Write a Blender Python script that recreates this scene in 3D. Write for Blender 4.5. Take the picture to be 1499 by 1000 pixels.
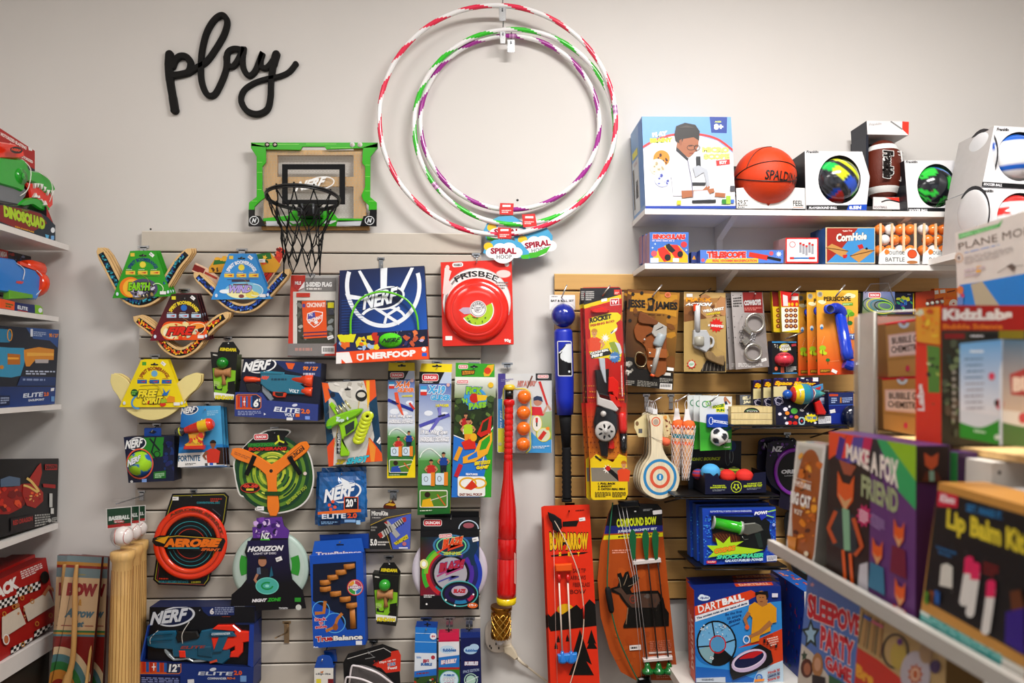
import bpy,math,random
from mathutils import Vector,Matrix
from mathutils.geometry import tessellate_polygon
for _o in list(bpy.data.objects):bpy.data.objects.remove(_o)
SC=bpy.context.scene
COL=SC.collection
PI=math.pi
RND=random.Random(7)
# ------------------------------------------------------------------ camera
F=1070.0                       # focal length in pixels of the 1499 x 1000 frame
WALL_Y=2.6
CAM=Vector((0,0,1.5))
PITCH=math.atan(52/F);YAW=math.atan(44.5/F)
_f=Vector((math.sin(YAW)*math.cos(PITCH),math.cos(YAW)*math.cos(PITCH),math.sin(PITCH)))
_r=Vector((math.cos(YAW),-math.sin(YAW),0));_u=_r.cross(_f)
cd=bpy.data.cameras.new('camera');cam=bpy.data.objects.new('camera',cd);COL.objects.link(cam)
cam.matrix_world=Matrix(((_r.x,_u.x,-_f.x,CAM.x),(_r.y,_u.y,-_f.y,CAM.y),(_r.z,_u.z,-_f.z,CAM.z),(0,0,0,1)))
cd.sensor_width=36;cd.lens=F*36/1499;cd.clip_start=.05
cd.dof.use_dof=True;cd.dof.focus_distance=2.5;cd.dof.aperture_fstop=2.9
SC.camera=cam
# ------------------------------------------------------------------ light
SC.view_settings.view_transform='Standard';SC.view_settings.look='None'
SC.view_settings.gamma=1;SC.view_settings.use_curve_mapping=False
SC.view_settings.exposure=0.3
w=bpy.data.worlds.new('world');SC.world=w;w.use_nodes=True
w.node_tree.nodes['Background'].inputs[0].default_value=(.95,.96,1,1)
w.node_tree.nodes['Background'].inputs[1].default_value=.13
def area(name,loc,rot,sx,sy,power,col):
    l=bpy.data.lights.new(name,'AREA');l.shape='RECTANGLE';l.size=sx;l.size_y=sy;l.energy=power;l.color=col
    o=bpy.data.objects.new(name,l);o.location=loc;o.rotation_euler=rot;COL.objects.link(o)
    o['kind']='structure'
    return o
area('ceiling_lamp',(.8,1.0,3.17),(math.radians(2),0,0),1.1,.5,70,(1,.98,.95))
area('ceiling_lamp',(-1.1,.7,3.17),(math.radians(6),0,0),.9,.5,15,(1,.97,.93))
area('ceiling_lamp',(.2,-1.2,3.17),(0,0,0),1.6,1.2,20,(1,.98,.95))
area('camera_fill',(.6,-3.4,1.7),(math.radians(90),0,0),3.4,2.0,9,(.93,.96,1))  # unseen broad fill light added behind the camera
# ------------------------------------------------------------------ materials: colour comes from each face's own colour
def s2l(c):return c/12.92 if c <= .04045 else ((c+.055)/1.055)**2.4
_hc={}
def hx(h):
    if not isinstance(h,str):return h
    if h not in _hc:
        k=h if len(h)==6 else ''.join(a+a for a in h)
        _hc[h]=tuple(s2l(int(k[i:i+2],16)/255)**1.14 for i in (0,2,4))+(1,)
    return _hc[h]
def mixc(a,b,t):
    a,b=hx(a),hx(b);return tuple(a[i]*(1-t)+b[i]*t for i in range(4))
MATS={}
def make_mat(name,rough,spec=.5,metal=0,coat=0,noise=0,scale=40,bump=0,wood=False,clear=0,stretch=(1,1,1)):
    m=bpy.data.materials.new(name);m.use_nodes=True;nt=m.node_tree;N=nt.nodes;L=nt.links
    p=N['Principled BSDF'];at=N.new('ShaderNodeAttribute');at.attribute_name='Col'
    p.inputs['Roughness'].default_value=rough;p.inputs['Specular IOR Level'].default_value=spec
    p.inputs['Metallic'].default_value=metal;p.inputs['Coat Weight'].default_value=coat;p.inputs['Coat Roughness'].default_value=.12
    tc=N.new('ShaderNodeTexCoord');mp=N.new('ShaderNodeMapping');mp.inputs['Scale'].default_value=stretch
    L.new(tc.outputs['Object'],mp.inputs['Vector'])
    nz=N.new('ShaderNodeTexNoise');nz.inputs['Scale'].default_value=scale;nz.inputs['Detail'].default_value=4
    L.new(mp.outputs[0],nz.inputs['Vector'])
    mr=N.new('ShaderNodeMapRange');mr.inputs['To Min'].default_value=1-noise;mr.inputs['To Max'].default_value=1+noise
    mr.inputs['From Min'].default_value=.25;mr.inputs['From Max'].default_value=.75
    L.new(nz.outputs['Fac'],mr.inputs['Value'])
    vm=N.new('ShaderNodeVectorMath');vm.operation='SCALE';L.new(at.outputs['Color'],vm.inputs[0]);L.new(mr.outputs[0],vm.inputs['Scale'])
    L.new(vm.outputs[0],p.inputs['Base Color'])
    if bump:
        bp=N.new('ShaderNodeBump');bp.inputs['Strength'].default_value=bump;bp.inputs['Distance'].default_value=.002
        L.new(nz.outputs['Fac'],bp.inputs['Height']);L.new(bp.outputs[0],p.inputs['Normal'])
    if clear:
        tr=N.new('ShaderNodeBsdfTransparent');mx=N.new('ShaderNodeMixShader');fr=N.new('ShaderNodeLayerWeight');pw=N.new('ShaderNodeMath');pw.operation='POWER';pw.inputs[1].default_value=4
        L.new(fr.outputs['Facing'],pw.inputs[0]);ma=N.new('ShaderNodeMath');ma.operation='MULTIPLY_ADD';ma.inputs[1].default_value=.6;ma.inputs[2].default_value=clear;L.new(pw.outputs[0],ma.inputs[0])
        L.new(ma.outputs[0],mx.inputs[0]);L.new(tr.outputs[0],mx.inputs[1]);L.new(p.outputs[0],mx.inputs[2])
        if clear<.2:gl=N.new('ShaderNodeBsdfGlossy');gl.inputs['Roughness'].default_value=rough;L.new(gl.outputs[0],mx.inputs[2])
        L.new(mx.outputs[0],N['Material Output'].inputs['Surface'])
    MATS[name]=m
make_mat('card',.42,.4,noise=.03)
make_mat('gloss',.16,.55,noise=.02,coat=.3)
make_mat('satin',.38,.5,noise=.02)
make_mat('matte',.8,.3,noise=.04,scale=120,bump=.15)
make_mat('metal',.25,.5,metal=.9,noise=.05)
make_mat('wood',.5,.4,noise=.13,scale=12,stretch=(12,12,1.2))
make_mat('ply',.42,.4,noise=.07,scale=5,stretch=(1.2,1,14))
make_mat('wall',.75,.2,noise=.02,scale=2.5,bump=.05)
make_mat('clear',.06,.5,clear=.015,noise=.02)
make_mat('haze',.2,.5,clear=.22,noise=.1,scale=18)
make_mat('frost',.4,.4,clear=.62,noise=.1,scale=18)
make_mat('ball',.5,.4,noise=.05,scale=500,bump=.6)
FINS=list(MATS)
# ------------------------------------------------------------------ planes: a pixel of the photograph's frame on a real plane in the room
def ray(px,py):return (_f*F+_r*(px-749.5)-_u*(py-500)).normalized()
class Pl:
    def __init__(s,d=None,yaw=0,px=749,py=548,p=None,n=None):
        if p is None:
            r0=ray(px,py);p=CAM+r0*((WALL_Y-d/1000-CAM.y)/r0.y);a=math.radians(yaw);n=Vector((-math.sin(a),-math.cos(a),0))
        s.p=Vector(p);s.n=Vector(n).normalized()
    def at(s,x,y,o=0):
        r=ray(x,y);t=(s.p-CAM).dot(s.n)/r.dot(s.n)
        return CAM+r*t+s.n*(o/1000)
    def sc(s,x,y):
        return (s.at(x+1,y)-s.at(x,y)).length
    def sh(s,o):return Pl(p=s.p+s.n*(o/1000),n=s.n)
def PX(X,n=(-1,0,0)):return Pl(p=(X,1.5,1.5),n=n)
def ellp(cx,cy,rx,ry=None,rot=0,n=28,a0=0,a1=360):
    ry=rx if ry is None else ry;t=math.radians(rot);o=[]
    full=a1-a0 >= 360
    for i in range(n if full else n+1):
        a=math.radians(a0+(a1-a0)*i/n);u,v=rx*math.cos(a),ry*math.sin(a)
        o.append((cx+u*math.cos(t)-v*math.sin(t),cy+u*math.sin(t)+v*math.cos(t)))
    return o
def starp(cx,cy,r1,r2,n,rot=0,ry=1):
    return [(cx+(r1 if i%2==0 else r2)*math.cos(math.radians(rot)+PI*i/n),cy+ry*(r1 if i%2==0 else r2)*math.sin(math.radians(rot)+PI*i/n)) for i in range(2*n)]
def rr(x0,y0,x1,y1,r=3,n=4):
    o=[]
    for cx,cy,a in ((x1-r,y0+r,-90),(x1-r,y1-r,0),(x0+r,y1-r,90),(x0+r,y0+r,180)):
        for i in range(n+1):
            t=math.radians(a+90*i/n);o.append((cx+r*math.cos(t),cy+r*math.sin(t)))
    return o
def rot(pts,cx,cy,a):
    c,s=math.cos(math.radians(a)),math.sin(math.radians(a))
    return [(cx+(x-cx)*c-(y-cy)*s,cy+(x-cx)*s+(y-cy)*c) for x,y in pts]
def strip(pts,w):
    L,R=[],[]
    for i,p in enumerate(pts):
        a=pts[max(0,i-1)];b=pts[min(len(pts)-1,i+1)];dx,dy=b[0]-a[0],b[1]-a[1];d=math.hypot(dx,dy) or 1
        h=(w[i] if isinstance(w,(list,tuple)) else w)/2
        L.append((p[0]-dy/d*h,p[1]+dx/d*h));R.append((p[0]+dy/d*h,p[1]-dx/d*h))
    return L+R[::-1]
def cat(pts,n=6,closed=False):
    o=[];m=len(pts);seg=m if closed else m-1
    for i in range(seg):
        P=[pts[(i+k)%m] if closed else pts[min(max(i+k,0),m-1)] for k in (-1,0,1,2)]
        for j in range(n):
            t=j/n
            o.append(tuple(.5*(2*b+(c-a)*t+(2*a-5*b+4*c-d)*t*t+(3*b-a-3*c+d)*t**3) for a,b,c,d in zip(*P)))
    if not closed:o.append(tuple(pts[-1]))
    return o
_tc={}
def glyphs(s,bold,ital):
    k=(s,bold,ital)
    if k not in _tc:
        c=bpy.data.curves.new('t','FONT');c.body=s;c.offset=bold;c.shear=ital;c.resolution_u=2;c.align_x='CENTER'
        o=bpy.data.objects.new('t',c);me=o.to_mesh()
        _tc[k]=([(v.co.x,v.co.y) for v in me.vertices],[tuple(p.vertices) for p in me.polygons])
        o.to_mesh_clear();bpy.data.objects.remove(o);bpy.data.curves.remove(c)
    return _tc[k]
SUBP={'seam':('ball',),'lettering':('ball','football'),'lacing':('football',),'tooth':('red_mouth',),'muzzle_print':('red_mouth',),'stitching':('baseball',),'grain_line':('barrel',),'ball_print':('ball','foam_ball'),'disc_print':('disc',),'barrel_sticker':('barrel',),'reel_slot':('reel',),'orange_tip':('revolver',),'eyepiece':('periscope',),'shooter_square':('backboard_panel',),'hexagon_print':('backboard_panel',),'rivet':('frame',),'bow_grip':('bow_limb',),'suction_tip':('arrow_shaft',),'feather':('arrow_shaft',),'barrel_print':('barrel','blaster_body'),'blaster_print':('blaster_body',),'net':('rim',),'name_print':('blaster_body',),'lower_print':('blaster_body',),'player_emblem':('foam_barrel',),'lattice':('shade',)}
# ------------------------------------------------------------------ mesh builder
class B:
    def __init__(s,P,fin='card',z=0):
        s.P=P;s.fin=fin;s.v=[];s.f=[];s.c=[];s.m=[];s.sm=[];s.z=z;s.k=1;s.clip=None
    def face(s,ids,col,fin=None,sm=False):
        s.f.append(ids);n=len(ids)
        s.c.extend([hx(c) for c in col] if isinstance(col,list) else [hx(col)]*n);s.m.append(FINS.index(fin or s.fin));s.sm.append(sm)
    def add(s,pts):i=len(s.v);s.v.extend(pts);return i
    def fl(s,pts3,col,fin=None):
        i=s.add(pts3)
        if len(pts3)==4:s.face((i,i+1,i+2,i+3),col,fin);return
        for t in tessellate_polygon([pts3]):s.face((i+t[0],i+t[1],i+t[2]),[col[j] for j in t] if isinstance(col,list) else col,fin)
    def o(s,off=None):
        if off is None:off=s.z+s.k*.06;s.k+=1
        return off
    # flat print
    def po(s,pts,col,off=None,fin=None):
        if s.clip:pts=clipped(pts,s.clip)
        if len(pts)<3:return s
        o=s.o(off);s.fl([s.P.at(x,y,o) for x,y in pts],col,fin);return s
    def re(s,x0,y0,x1,y1,col,off=None,fin=None):return s.po([(x0,y0),(x1,y0),(x1,y1),(x0,y1)],col,off,fin)
    def el(s,cx,cy,rx,ry,col,rot=0,n=24,fin=None):return s.po(ellp(cx,cy,rx,ry,rot,n),col,None,fin)
    def st(s,cx,cy,r1,r2,n,col,rot=0,ry=1):return s.po(starp(cx,cy,r1,r2,n,rot,ry),col)
    def ln(s,pts,w,col):return s.po(strip(pts,w),col)
    def ring(s,cx,cy,rx,ry,w,col,rot=0,a0=0,a1=360,n=36,fin=None):
        o=s.o();A=ellp(cx,cy,rx,ry,rot,n,a0,a1);Bq=ellp(cx,cy,rx-w,ry-w,rot,n,a0,a1);m=len(A)
        i=s.add([s.P.at(x,y,o) for x,y in A+Bq])
        for j in range(m if a1-a0 >= 360 else m-1):k=(j+1)%m;s.face((i+j,i+k,i+m+k,i+m+j),col,fin)
        return s
    def gr(s,q,cols,n=1,off=None,fin=None):
        q=qd(q);o=s.o(off);n=max(n,3);P=[];C=[]
        for j in range(n+1):
            for i in range(n+1):
                u,v=i/n,j/n;P.append(s.P.at(*bil(q,u,v),o));C.append(mixc(mixc(cols[0],cols[1],u),mixc(cols[3],cols[2],u),v))
        b=s.add(P)
        for j in range(n):
            for i in range(n):
                k=[j*(n+1)+i,j*(n+1)+i+1,(j+1)*(n+1)+i+1,(j+1)*(n+1)+i];s.face(tuple(b+a for a in k),[C[a] for a in k],fin)
        return s
    def tx(s,t,q,col,bold=0.015,ital=0,out=None,ow=.03,arc=0,fin=None):
        q=qd(q)
        for cc,bo in (((out,bold+ow),) if out else ())+((col,bold),):
            V,Fc=glyphs(t,bo,ital)
            V0=glyphs(t,bold,ital)[0]
            if not V0:return s
            x0,x1=min(a[0] for a in V0),max(a[0] for a in V0);y0,y1=min(a[1] for a in V0),max(a[1] for a in V0)
            o=s.o();P=[]
            for x,y in V:
                u=(x-x0)/max(x1-x0,1e-6);v=(y1-y)/max(y1-y0,1e-6)
                X,Y=bil(q,u,v);P.append(s.P.at(X,Y-arc*(1-(2*u-1)**2),o))
            i=s.add(P)
            for f in Fc:s.face(tuple(i+a for a in f),cc,fin)
        return s
    def arc(s,t,cx,cy,r,a0,a1,h,col,bold=.02,inner=False):
        V,Fc=glyphs(t,bold,0)
        if not V:return s
        x0,x1=min(a[0] for a in V),max(a[0] for a in V);y0,y1=min(a[1] for a in V),max(a[1] for a in V);o=s.o();P=[]
        for x,y in V:
            u=(x-x0)/(x1-x0);a=math.radians(a0+(a1-a0)*u);R=r+(y-y0)/(y1-y0)*h*(-1 if inner else 1)
            P.append(s.P.at(cx+R*math.cos(a),cy+R*math.sin(a),o))
        i=s.add(P)
        for f in Fc:s.face(tuple(i+a for a in f),col)
        return s
    def fine(s,q,n,col,seed=1,fill=.6):
        q=qd(q);R=random.Random(seed)
        for j in range(n):
            u=0;v0=(j+.5-fill/2)/n;v1=(j+.5+fill/2)/n;o=s.o();end=1 if j<n-1 else .7
            while u<end:
                w=R.uniform(.06,.2);a,b=u,min(u+w,end);u=b+.035
                s.fl([s.P.at(*bil(q,x,y),o) for x,y in ((a,v0),(b,v0),(b,v1),(a,v1))],col)
        return s
    def conf(s,q,n,cols,r0,r1,seed=3,k=6):
        q=qd(q);R=random.Random(seed)
        for i in range(n):
            x,y=bil(q,R.uniform(.03,.97),R.uniform(.03,.97));r=R.uniform(r0,r1);a=R.uniform(0,180)
            pts=ellp(x,y,r,r*R.uniform(.35,.9),a,k);s.po([(p[0]+R.uniform(-.2,.2)*r,p[1]+R.uniform(-.2,.2)*r) for p in pts],R.choice(cols))
        return s
    # solids
    def slab(s,pts,front,back,col,side=None,fin=None,rnd=0):
        n=len(pts);A=[s.P.at(x,y,front) for x,y in pts];D=s.P.n*((front-back)/1000);Bk=[a-D for a in A]
        side=side or col
        if rnd:
            cx=sum(p[0] for p in pts)/n;cy=sum(p[1] for p in pts)/n;sc=s.P.sc(cx,cy)*1000;e=min(rnd,(front-back)*.45)
            ins=inset(pts,rnd/sc);A2=[s.P.at(x,y,front) for x,y in ins];A=[a-s.P.n*(e/1000) for a in A]
            j=s.add(A2);i=s.add(A)
            for k in range(n):q=(k+1)%n;s.face((j+k,j+q,i+q,i+k),side if not rnd else col,fin,False)
            for t in tessellate_polygon([A2]):s.face((j+t[0],j+t[1],j+t[2]),col,fin)
        else:
            i=s.add(A)
            if n==4:s.face((i,i+1,i+2,i+3),col,fin)
            else:
                for t in tessellate_polygon([A]):s.face((i+t[0],i+t[1],i+t[2]),col,fin)
        b=s.add(Bk)
        for k in range(n):q=(k+1)%n;s.face((i+k,b+k,b+q,i+q),side,fin)
        for t in tessellate_polygon([Bk]):s.face((b+t[2],b+t[1],b+t[0]),side,fin)
        s.z=front;s.k=1;s.clip=pts if n==4 and not rnd else None
        return s
    def box(s,q,depth,col,side=None,z=0,top=None,right=None,left=None,bot=None,fin=None,rnd=0):
        q=qd(q)
        if rnd:return s.slab(q,z,z-depth,col,side,fin,rnd)
        A=[s.P.at(x,y,z) for x,y in q];D=s.P.n*(depth/1000);Q=A+[a-D for a in A];side=side or col
        for ids,c in (((0,1,2,3),col),((4,5,1,0),top or side),((1,5,6,2),right or side),((3,2,6,7),bot or side),((4,0,3,7),left or side),((5,4,7,6),side)):
            i=s.add([Q[a] for a in ids]);s.face((i,i+1,i+2,i+3),c,fin)
        s.z=z;s.k=1;s.clip=q
        return s
    def sph(s,cx,cy,r,off,col,n=24,fin=None,sx=1,sy=1,sz=1,rt=0):
        c=s.P.at(cx,cy,off);R=r*s.P.sc(cx,cy)*(1-off/1000/(c-CAM).length);m=n // 2;P=[];C=[]
        nn=s.P.n;ri=Vector((-nn.y,nn.x,0)).normalized();up=Vector((0,0,1));ca,sa=math.cos(math.radians(rt)),math.sin(math.radians(rt))
        rx=ri*ca-up*sa;uy=ri*sa+up*ca
        for j in range(m+1):
            b=PI*j/m
            for i in range(n):
                a=2*PI*i/n;d=(math.sin(b)*math.cos(a),math.cos(b),math.sin(b)*math.sin(a));P.append(c+(rx*d[0]*sx+uy*d[1]*sy+nn*d[2]*sz)*R)
                C.append(hx(col(d)) if callable(col) else hx(col))
        k=s.add(P)
        for j in range(m):
            for i in range(n):
                q=(j*n+i,j*n+(i+1)%n,(j+1)*n+(i+1)%n,(j+1)*n+i);q=q[::-1];s.face(tuple(k+a for a in q),[C[a] for a in q],fin,True)
        return s
    def tu(s,pts,r,col,n=8,fin=None,sm=True,closed=False,flat=1):
        Q=[s.P.at(*p) for p in pts];return s.tu3(Q,[a/1000 for a in r] if isinstance(r,(list,tuple)) else r/1000,col,n,fin,sm,closed)
    def tu3(s,Q,r,col,n=8,fin=None,sm=True,closed=False):
        m=len(Q);k=len(s.v);up=Vector((.13,.31,.94)).normalized();P=[]
        for i in range(m):
            a=Q[(i-1)%m] if closed or i>0 else Q[0];b=Q[(i+1)%m] if closed or i<m-1 else Q[-1];t=(b-a).normalized()
            x=(up-t*up.dot(t));x=x.normalized() if x.length>1e-4 else t.orthogonal().normalized();y=t.cross(x);up=x;R=r[i] if isinstance(r,(list,tuple)) else r
            for j in range(n):g=2*PI*j/n;P.append(Q[i]+(x*math.cos(g)+y*math.sin(g))*R)
        s.add(P)
        for i in range(m if closed else m-1):
            c=col[i] if isinstance(col,list) else col;i2=(i+1)%m
            for j in range(n):s.face((k+i*n+j,k+i*n+(j+1)%n,k+i2*n+(j+1)%n,k+i2*n+j),c,fin,sm)
        if not closed:
            c0=col[0] if isinstance(col,list) else col;c1=col[-1] if isinstance(col,list) else col
            s.face(tuple(k+j for j in range(n))[::-1],c0,fin);s.face(tuple(k+(m-1)*n+j for j in range(n)),c1,fin)
        return s
    def la(s,p0,p1,prof,col,off=0,n=20,fin=None,sm=True):
        A,Bp=s.P.at(*p0,off),s.P.at(*p1,off);sc=s.P.sc(*p0);ax=(Bp-A);t=ax.normalized();x=t.cross(s.P.n).normalized();y=t.cross(x);k=len(s.v);m=len(prof)
        s.add([A+ax*p[0]+(x*math.cos(2*PI*j/n)+y*math.sin(2*PI*j/n))*(p[1]*sc) for p in prof for j in range(n)])
        for i in range(m-1):
            c=prof[i][2] if len(prof[i])>2 else col
            for j in range(n):s.face((k+i*n+j,k+(i+1)*n+j,k+(i+1)*n+(j+1)%n,k+i*n+(j+1)%n),c,fin,sm)
        s.face(tuple(k+j for j in range(n)),prof[0][2] if len(prof[0])>2 else col,fin);s.face(tuple(k+(m-1)*n+j for j in range(n))[::-1],prof[-2][2] if len(prof[-2])>2 else col,fin)
        return s
    def dm(s,cx,cy,prof,n=56,fin=None,sm=True,e=1,rt=0):
        k=len(s.v);m=len(prof);ri=Vector((-s.P.n.y,s.P.n.x,0)).normalized();up=Vector((0,0,1));c=s.P.at(cx,cy);sc=s.P.sc(cx,cy)
        t=math.radians(rt)
        for p in prof:
            for j in range(n):
                a=2*PI*j/n;u,v=p[0]*math.cos(a),p[0]*e*math.sin(a)
                s.v.append(c+s.P.n*(p[1]/1000)+(ri*(u*math.cos(t)-v*math.sin(t))+up*(u*math.sin(t)+v*math.cos(t)))*sc)
        for i in range(m-1):
            for j in range(n):s.face((k+i*n+j,k+(i+1)*n+j,k+(i+1)*n+(j+1)%n,k+i*n+(j+1)%n),prof[i][2],fin,sm)
        return s
    def cut(s,name,T):s.build(name,T);s.v=[];s.f=[];s.c=[];s.m=[];s.sm=[];return s
    def build(s,name,T=None,base=None):
        me=bpy.data.meshes.new(name);org=T.location if T is not None else (base or Vector((0,0,0)))
        if T is not None and T.parent is not None:org=T.parent.location
        me.from_pydata([tuple(v-org) for v in s.v],[],s.f)
        used=sorted(set(s.m));mp={a:i for i,a in enumerate(used)}
        for a in used:me.materials.append(MATS[FINS[a]])
        me.polygons.foreach_set('material_index',[mp[a] for a in s.m]);me.polygons.foreach_set('use_smooth',s.sm)
        ca=me.color_attributes.new('Col','FLOAT_COLOR','CORNER');ca.data.foreach_set('color',[x for c in s.c for x in c])
        me.update();o=bpy.data.objects.new(name,me);COL.objects.link(o)
        if T is not None:
            o.parent=T;up=[c for c in T.children if c is not o and c.name.split('.')[0] in SUBP.get(name,())]
            if up:o.parent=max(up,key=lambda c:c['n'])
            o['n']=len(bpy.data.objects)
        else:o.location=org
        return o
def clipped(S,C):
    n=len(C);ar=sum(C[i][0]*C[(i+1)%n][1]-C[(i+1)%n][0]*C[i][1] for i in range(n));sg=1 if ar>0 else -1
    for i in range(n):
        a,c=C[i],C[(i+1)%n];sd=lambda p:sg*((c[0]-a[0])*(p[1]-a[1])-(c[1]-a[1])*(p[0]-a[0]));O=[]
        for j in range(len(S)):
            p,q=S[j],S[(j+1)%len(S)];dp,dq=sd(p),sd(q)
            if dp >= 0:O.append(p)
            if (dp >= 0) != (dq >= 0):t=dp/(dp-dq);O.append((p[0]+(q[0]-p[0])*t,p[1]+(q[1]-p[1])*t))
        S=O
        if not S:break
    return S
def qd(q):return q if isinstance(q[0],(tuple,list)) else [(q[0],q[1]),(q[2],q[1]),(q[2],q[3]),(q[0],q[3])]
def bil(q,u,v):
    return tuple((q[0][i]*(1-u)+q[1][i]*u)*(1-v)+(q[3][i]*(1-u)+q[2][i]*u)*v for i in (0,1))
def inset(pts,d):
    n=len(pts);ar=sum(pts[i][0]*pts[(i+1)%n][1]-pts[(i+1)%n][0]*pts[i][1] for i in range(n));sg=1 if ar>0 else -1;o=[]
    for i in range(n):
        a,b,c=pts[i-1],pts[i],pts[(i+1)%n]
        e1=(b[0]-a[0],b[1]-a[1]);e2=(c[0]-b[0],c[1]-b[1]);l1=math.hypot(*e1) or 1;l2=math.hypot(*e2) or 1
        nx=(-e1[1]/l1-e2[1]/l2)*sg;ny=(e1[0]/l1+e2[0]/l2)*sg;l=nx*nx+ny*ny or 1;f=min(2/l,1.6)*d
        o.append((b[0]+nx*f,b[1]+ny*f))
    return o
def ipt(pts,n): # resample open px polyline
    return pts
# ------------------------------------------------------------------ things
def thing(name,label,cat_,P,x,y,o=0,group=None):
    e=bpy.data.objects.new(name,None);COL.objects.link(e);e.empty_display_size=.02;e.location=P.at(x,y,o) if P else Vector((x,y,o))
    e['label']=label;e['category']=cat_
    if group:e['group']=group
    return e
def tag(o,label,cat_,group=None):
    o['label']=label;o['category']=cat_
    if group:o['group']=group
    return o
def struct(o):o['kind']='structure';return o
KIDS={}
def copy_tree(r,d,label,rotz=0,group=None):
    c=r.copy();COL.objects.link(c);c.location=r.location+Vector(d);c['label']=label
    if group:c['group']=group
    for ch in [o for o in bpy.data.objects if o.parent is r]:
        k=ch.copy();COL.objects.link(k);k.parent=c
        for g in [o for o in bpy.data.objects if o.parent is ch]:
            q=g.copy();COL.objects.link(q);q.parent=k
    return c
def hook(x,y,tip,L,what,up=None,plate=(8,12),r=2.0,col='b9bcc0',d0=18,wire='metal'):
    P=Pl(d0);t=thing('display_hook','metal peg hook holding the '+what,'hook',P,x,y,0,'peg hooks on the walls')
    b=B(P,'metal');w,h=plate
    b.box((x-w,y-2,x+w,y+1.5),3,col,z=4);b.box((x-w*.6,y,x+w*.6,y+h),3,col,z=4);b.build('backplate',t)
    b=B(P,wire);Q=[P.at(x,y+h*.5,4),P.at(x,y+h*.5,4).lerp(Pl(L).at(*tip),.5),Pl(L).at(*tip)]
    if up:Q+=[Pl(L+6).at(*up)]
    b.tu3(Q,r/1000,col);b.build('wire',t);return t
# ------------------------------------------------------------------ marks that come back on several packs
def nerf(b,x0,y0,x1,y1,tilt=-3,c='f4f4f4',dark='14203c'):
    cx,cy=(x0+x1)/2,(y0+y1)/2;w,h=x1-x0,y1-y0
    b.el(cx+w*.08,cy,w*.44,h*.5,c,-8+tilt,32);b.el(cx+w*.07,cy,w*.40,h*.42,dark,-8+tilt,32)
    b.tx('NERF',rot([(x0,y0+h*.24),(x1-w*.12,y0+h*.08),(x1-w*.14,y1-h*.25),(x0,y1-h*.1)],cx,cy,tilt),c,.045,.35,dark,.03)
def duncan(b,x0,y0,x1,y1,tilt=0):
    q=rot(rr(x0,y0,x1,y1,(y1-y0)*.3),(x0+x1)/2,(y0+y1)/2,tilt);b.po(q,'f3e8e4')
    b.po(inset(q,.9),'d6283a');m=(y1-y0)*.26
    b.tx('DUNCAN',rot(qd((x0+m*1.2,y0+m,x1-m*1.2,y1-m)),(x0+x1)/2,(y0+y1)/2,tilt),'fbeeee',.05)
def tagp(b,x,y,w=9,h=5,a=0):
    q=rot(qd((x-w/2,y-h/2,x+w/2,y+h/2)),x,y,a);b.po(q,'f5f3f2');b.fine(rot(qd((x-w*.4,y-h*.25,x+w*.4,y+h*.3)),x,y,a),1,'a9a6a8',2)
def slot(b,x,y,w=11):
    b.po(rr(x-w/2,y-1.1,x+w/2,y+1.1,1),'17171a');b.el(x,y-1,1.9,1.8,'17171a',n=10)
def person(b,x,y,h,shirt,hair='2a1c14',skin='c98f68',arms=(-1,1),pants=None):
    b.po([(x-h*.95,y+h*.95),(x-h*.3,y+h*.6),(x+h*.3,y+h*.6),(x+h*.95,y+h*.95),(x+h*.75,y+h*2.5),(x-h*.75,y+h*2.5)],shirt)
    b.re(x-h*.16,y+h*.3,x+h*.16,y+h*.7,skin);b.el(x,y,h*.36,h*.48,skin);b.po(ellp(x,y-h*.12,h*.42,h*.42,0,16,175,365),hair)
    b.el(x-h*.14,y+h*.02,h*.05,h*.04,'1a1210',n=8).el(x+h*.14,y+h*.02,h*.05,h*.04,'1a1210',n=8).ln([(x-h*.12,y+h*.26),(x+h*.12,y+h*.26)],h*.06,'8c3b34')
    for s_ in arms:
        if s_:b.ln([(x+s_*h*.8,y+h*1.05),(x+s_*h*1.25,y+h*1.6),(x+s_*h*.9,y+h*2.1)],[h*.45,h*.36,h*.2],skin)
    if pants:b.po([(x-h*.7,y+h*2.4),(x+h*.7,y+h*2.4),(x+h*.6,y+h*4),(x+h*.12,y+h*4),(x,y+h*3),(x-h*.12,y+h*4),(x-h*.6,y+h*4)],pants)
# ================================================================== THE ROOM
def bx3(name,x0,x1,y0,y1,z0,z1,col,fin='wall',T=None):
    b=B(Pl(0),fin);i=b.add([Vector(p) for p in ((x0,y0,z0),(x1,y0,z0),(x1,y0,z1),(x0,y0,z1),(x0,y1,z0),(x1,y1,z0),(x1,y1,z1),(x0,y1,z1))])
    for q in ((0,1,2,3),(1,5,6,2),(5,4,7,6),(4,0,3,7),(3,2,6,7),(4,5,1,0)):b.face(tuple(i+a for a in q),col,fin)
    return b.build(name,T)
struct(bx3('wall_back',-1.9,3.2,WALL_Y,WALL_Y+.1,0,3.25,'dbd7d3'))
struct(bx3('wall_left',-1.9,-1.75,-3.6,WALL_Y,0,3.25,'dbd7d3'))
struct(bx3('wall_right',3.2,3.3,-3.6,WALL_Y,0,3.25,'dbd7d3'))
struct(bx3('floor',-1.9,3.2,-3.6,WALL_Y,-.1,0,'8a7f74','satin'))
struct(bx3('ceiling',-1.9,3.2,-3.6,WALL_Y,3.2,3.3,'dedbd8'))
struct(bx3('baseboard_back',-1.75,3.2,WALL_Y-.012,WALL_Y,0,.1,'e4e0dc','satin'))
zat=lambda x,y,d=18:Pl(d).at(x,y).z
xat=lambda x,y,d=18:Pl(d).at(x,y).x
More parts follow.
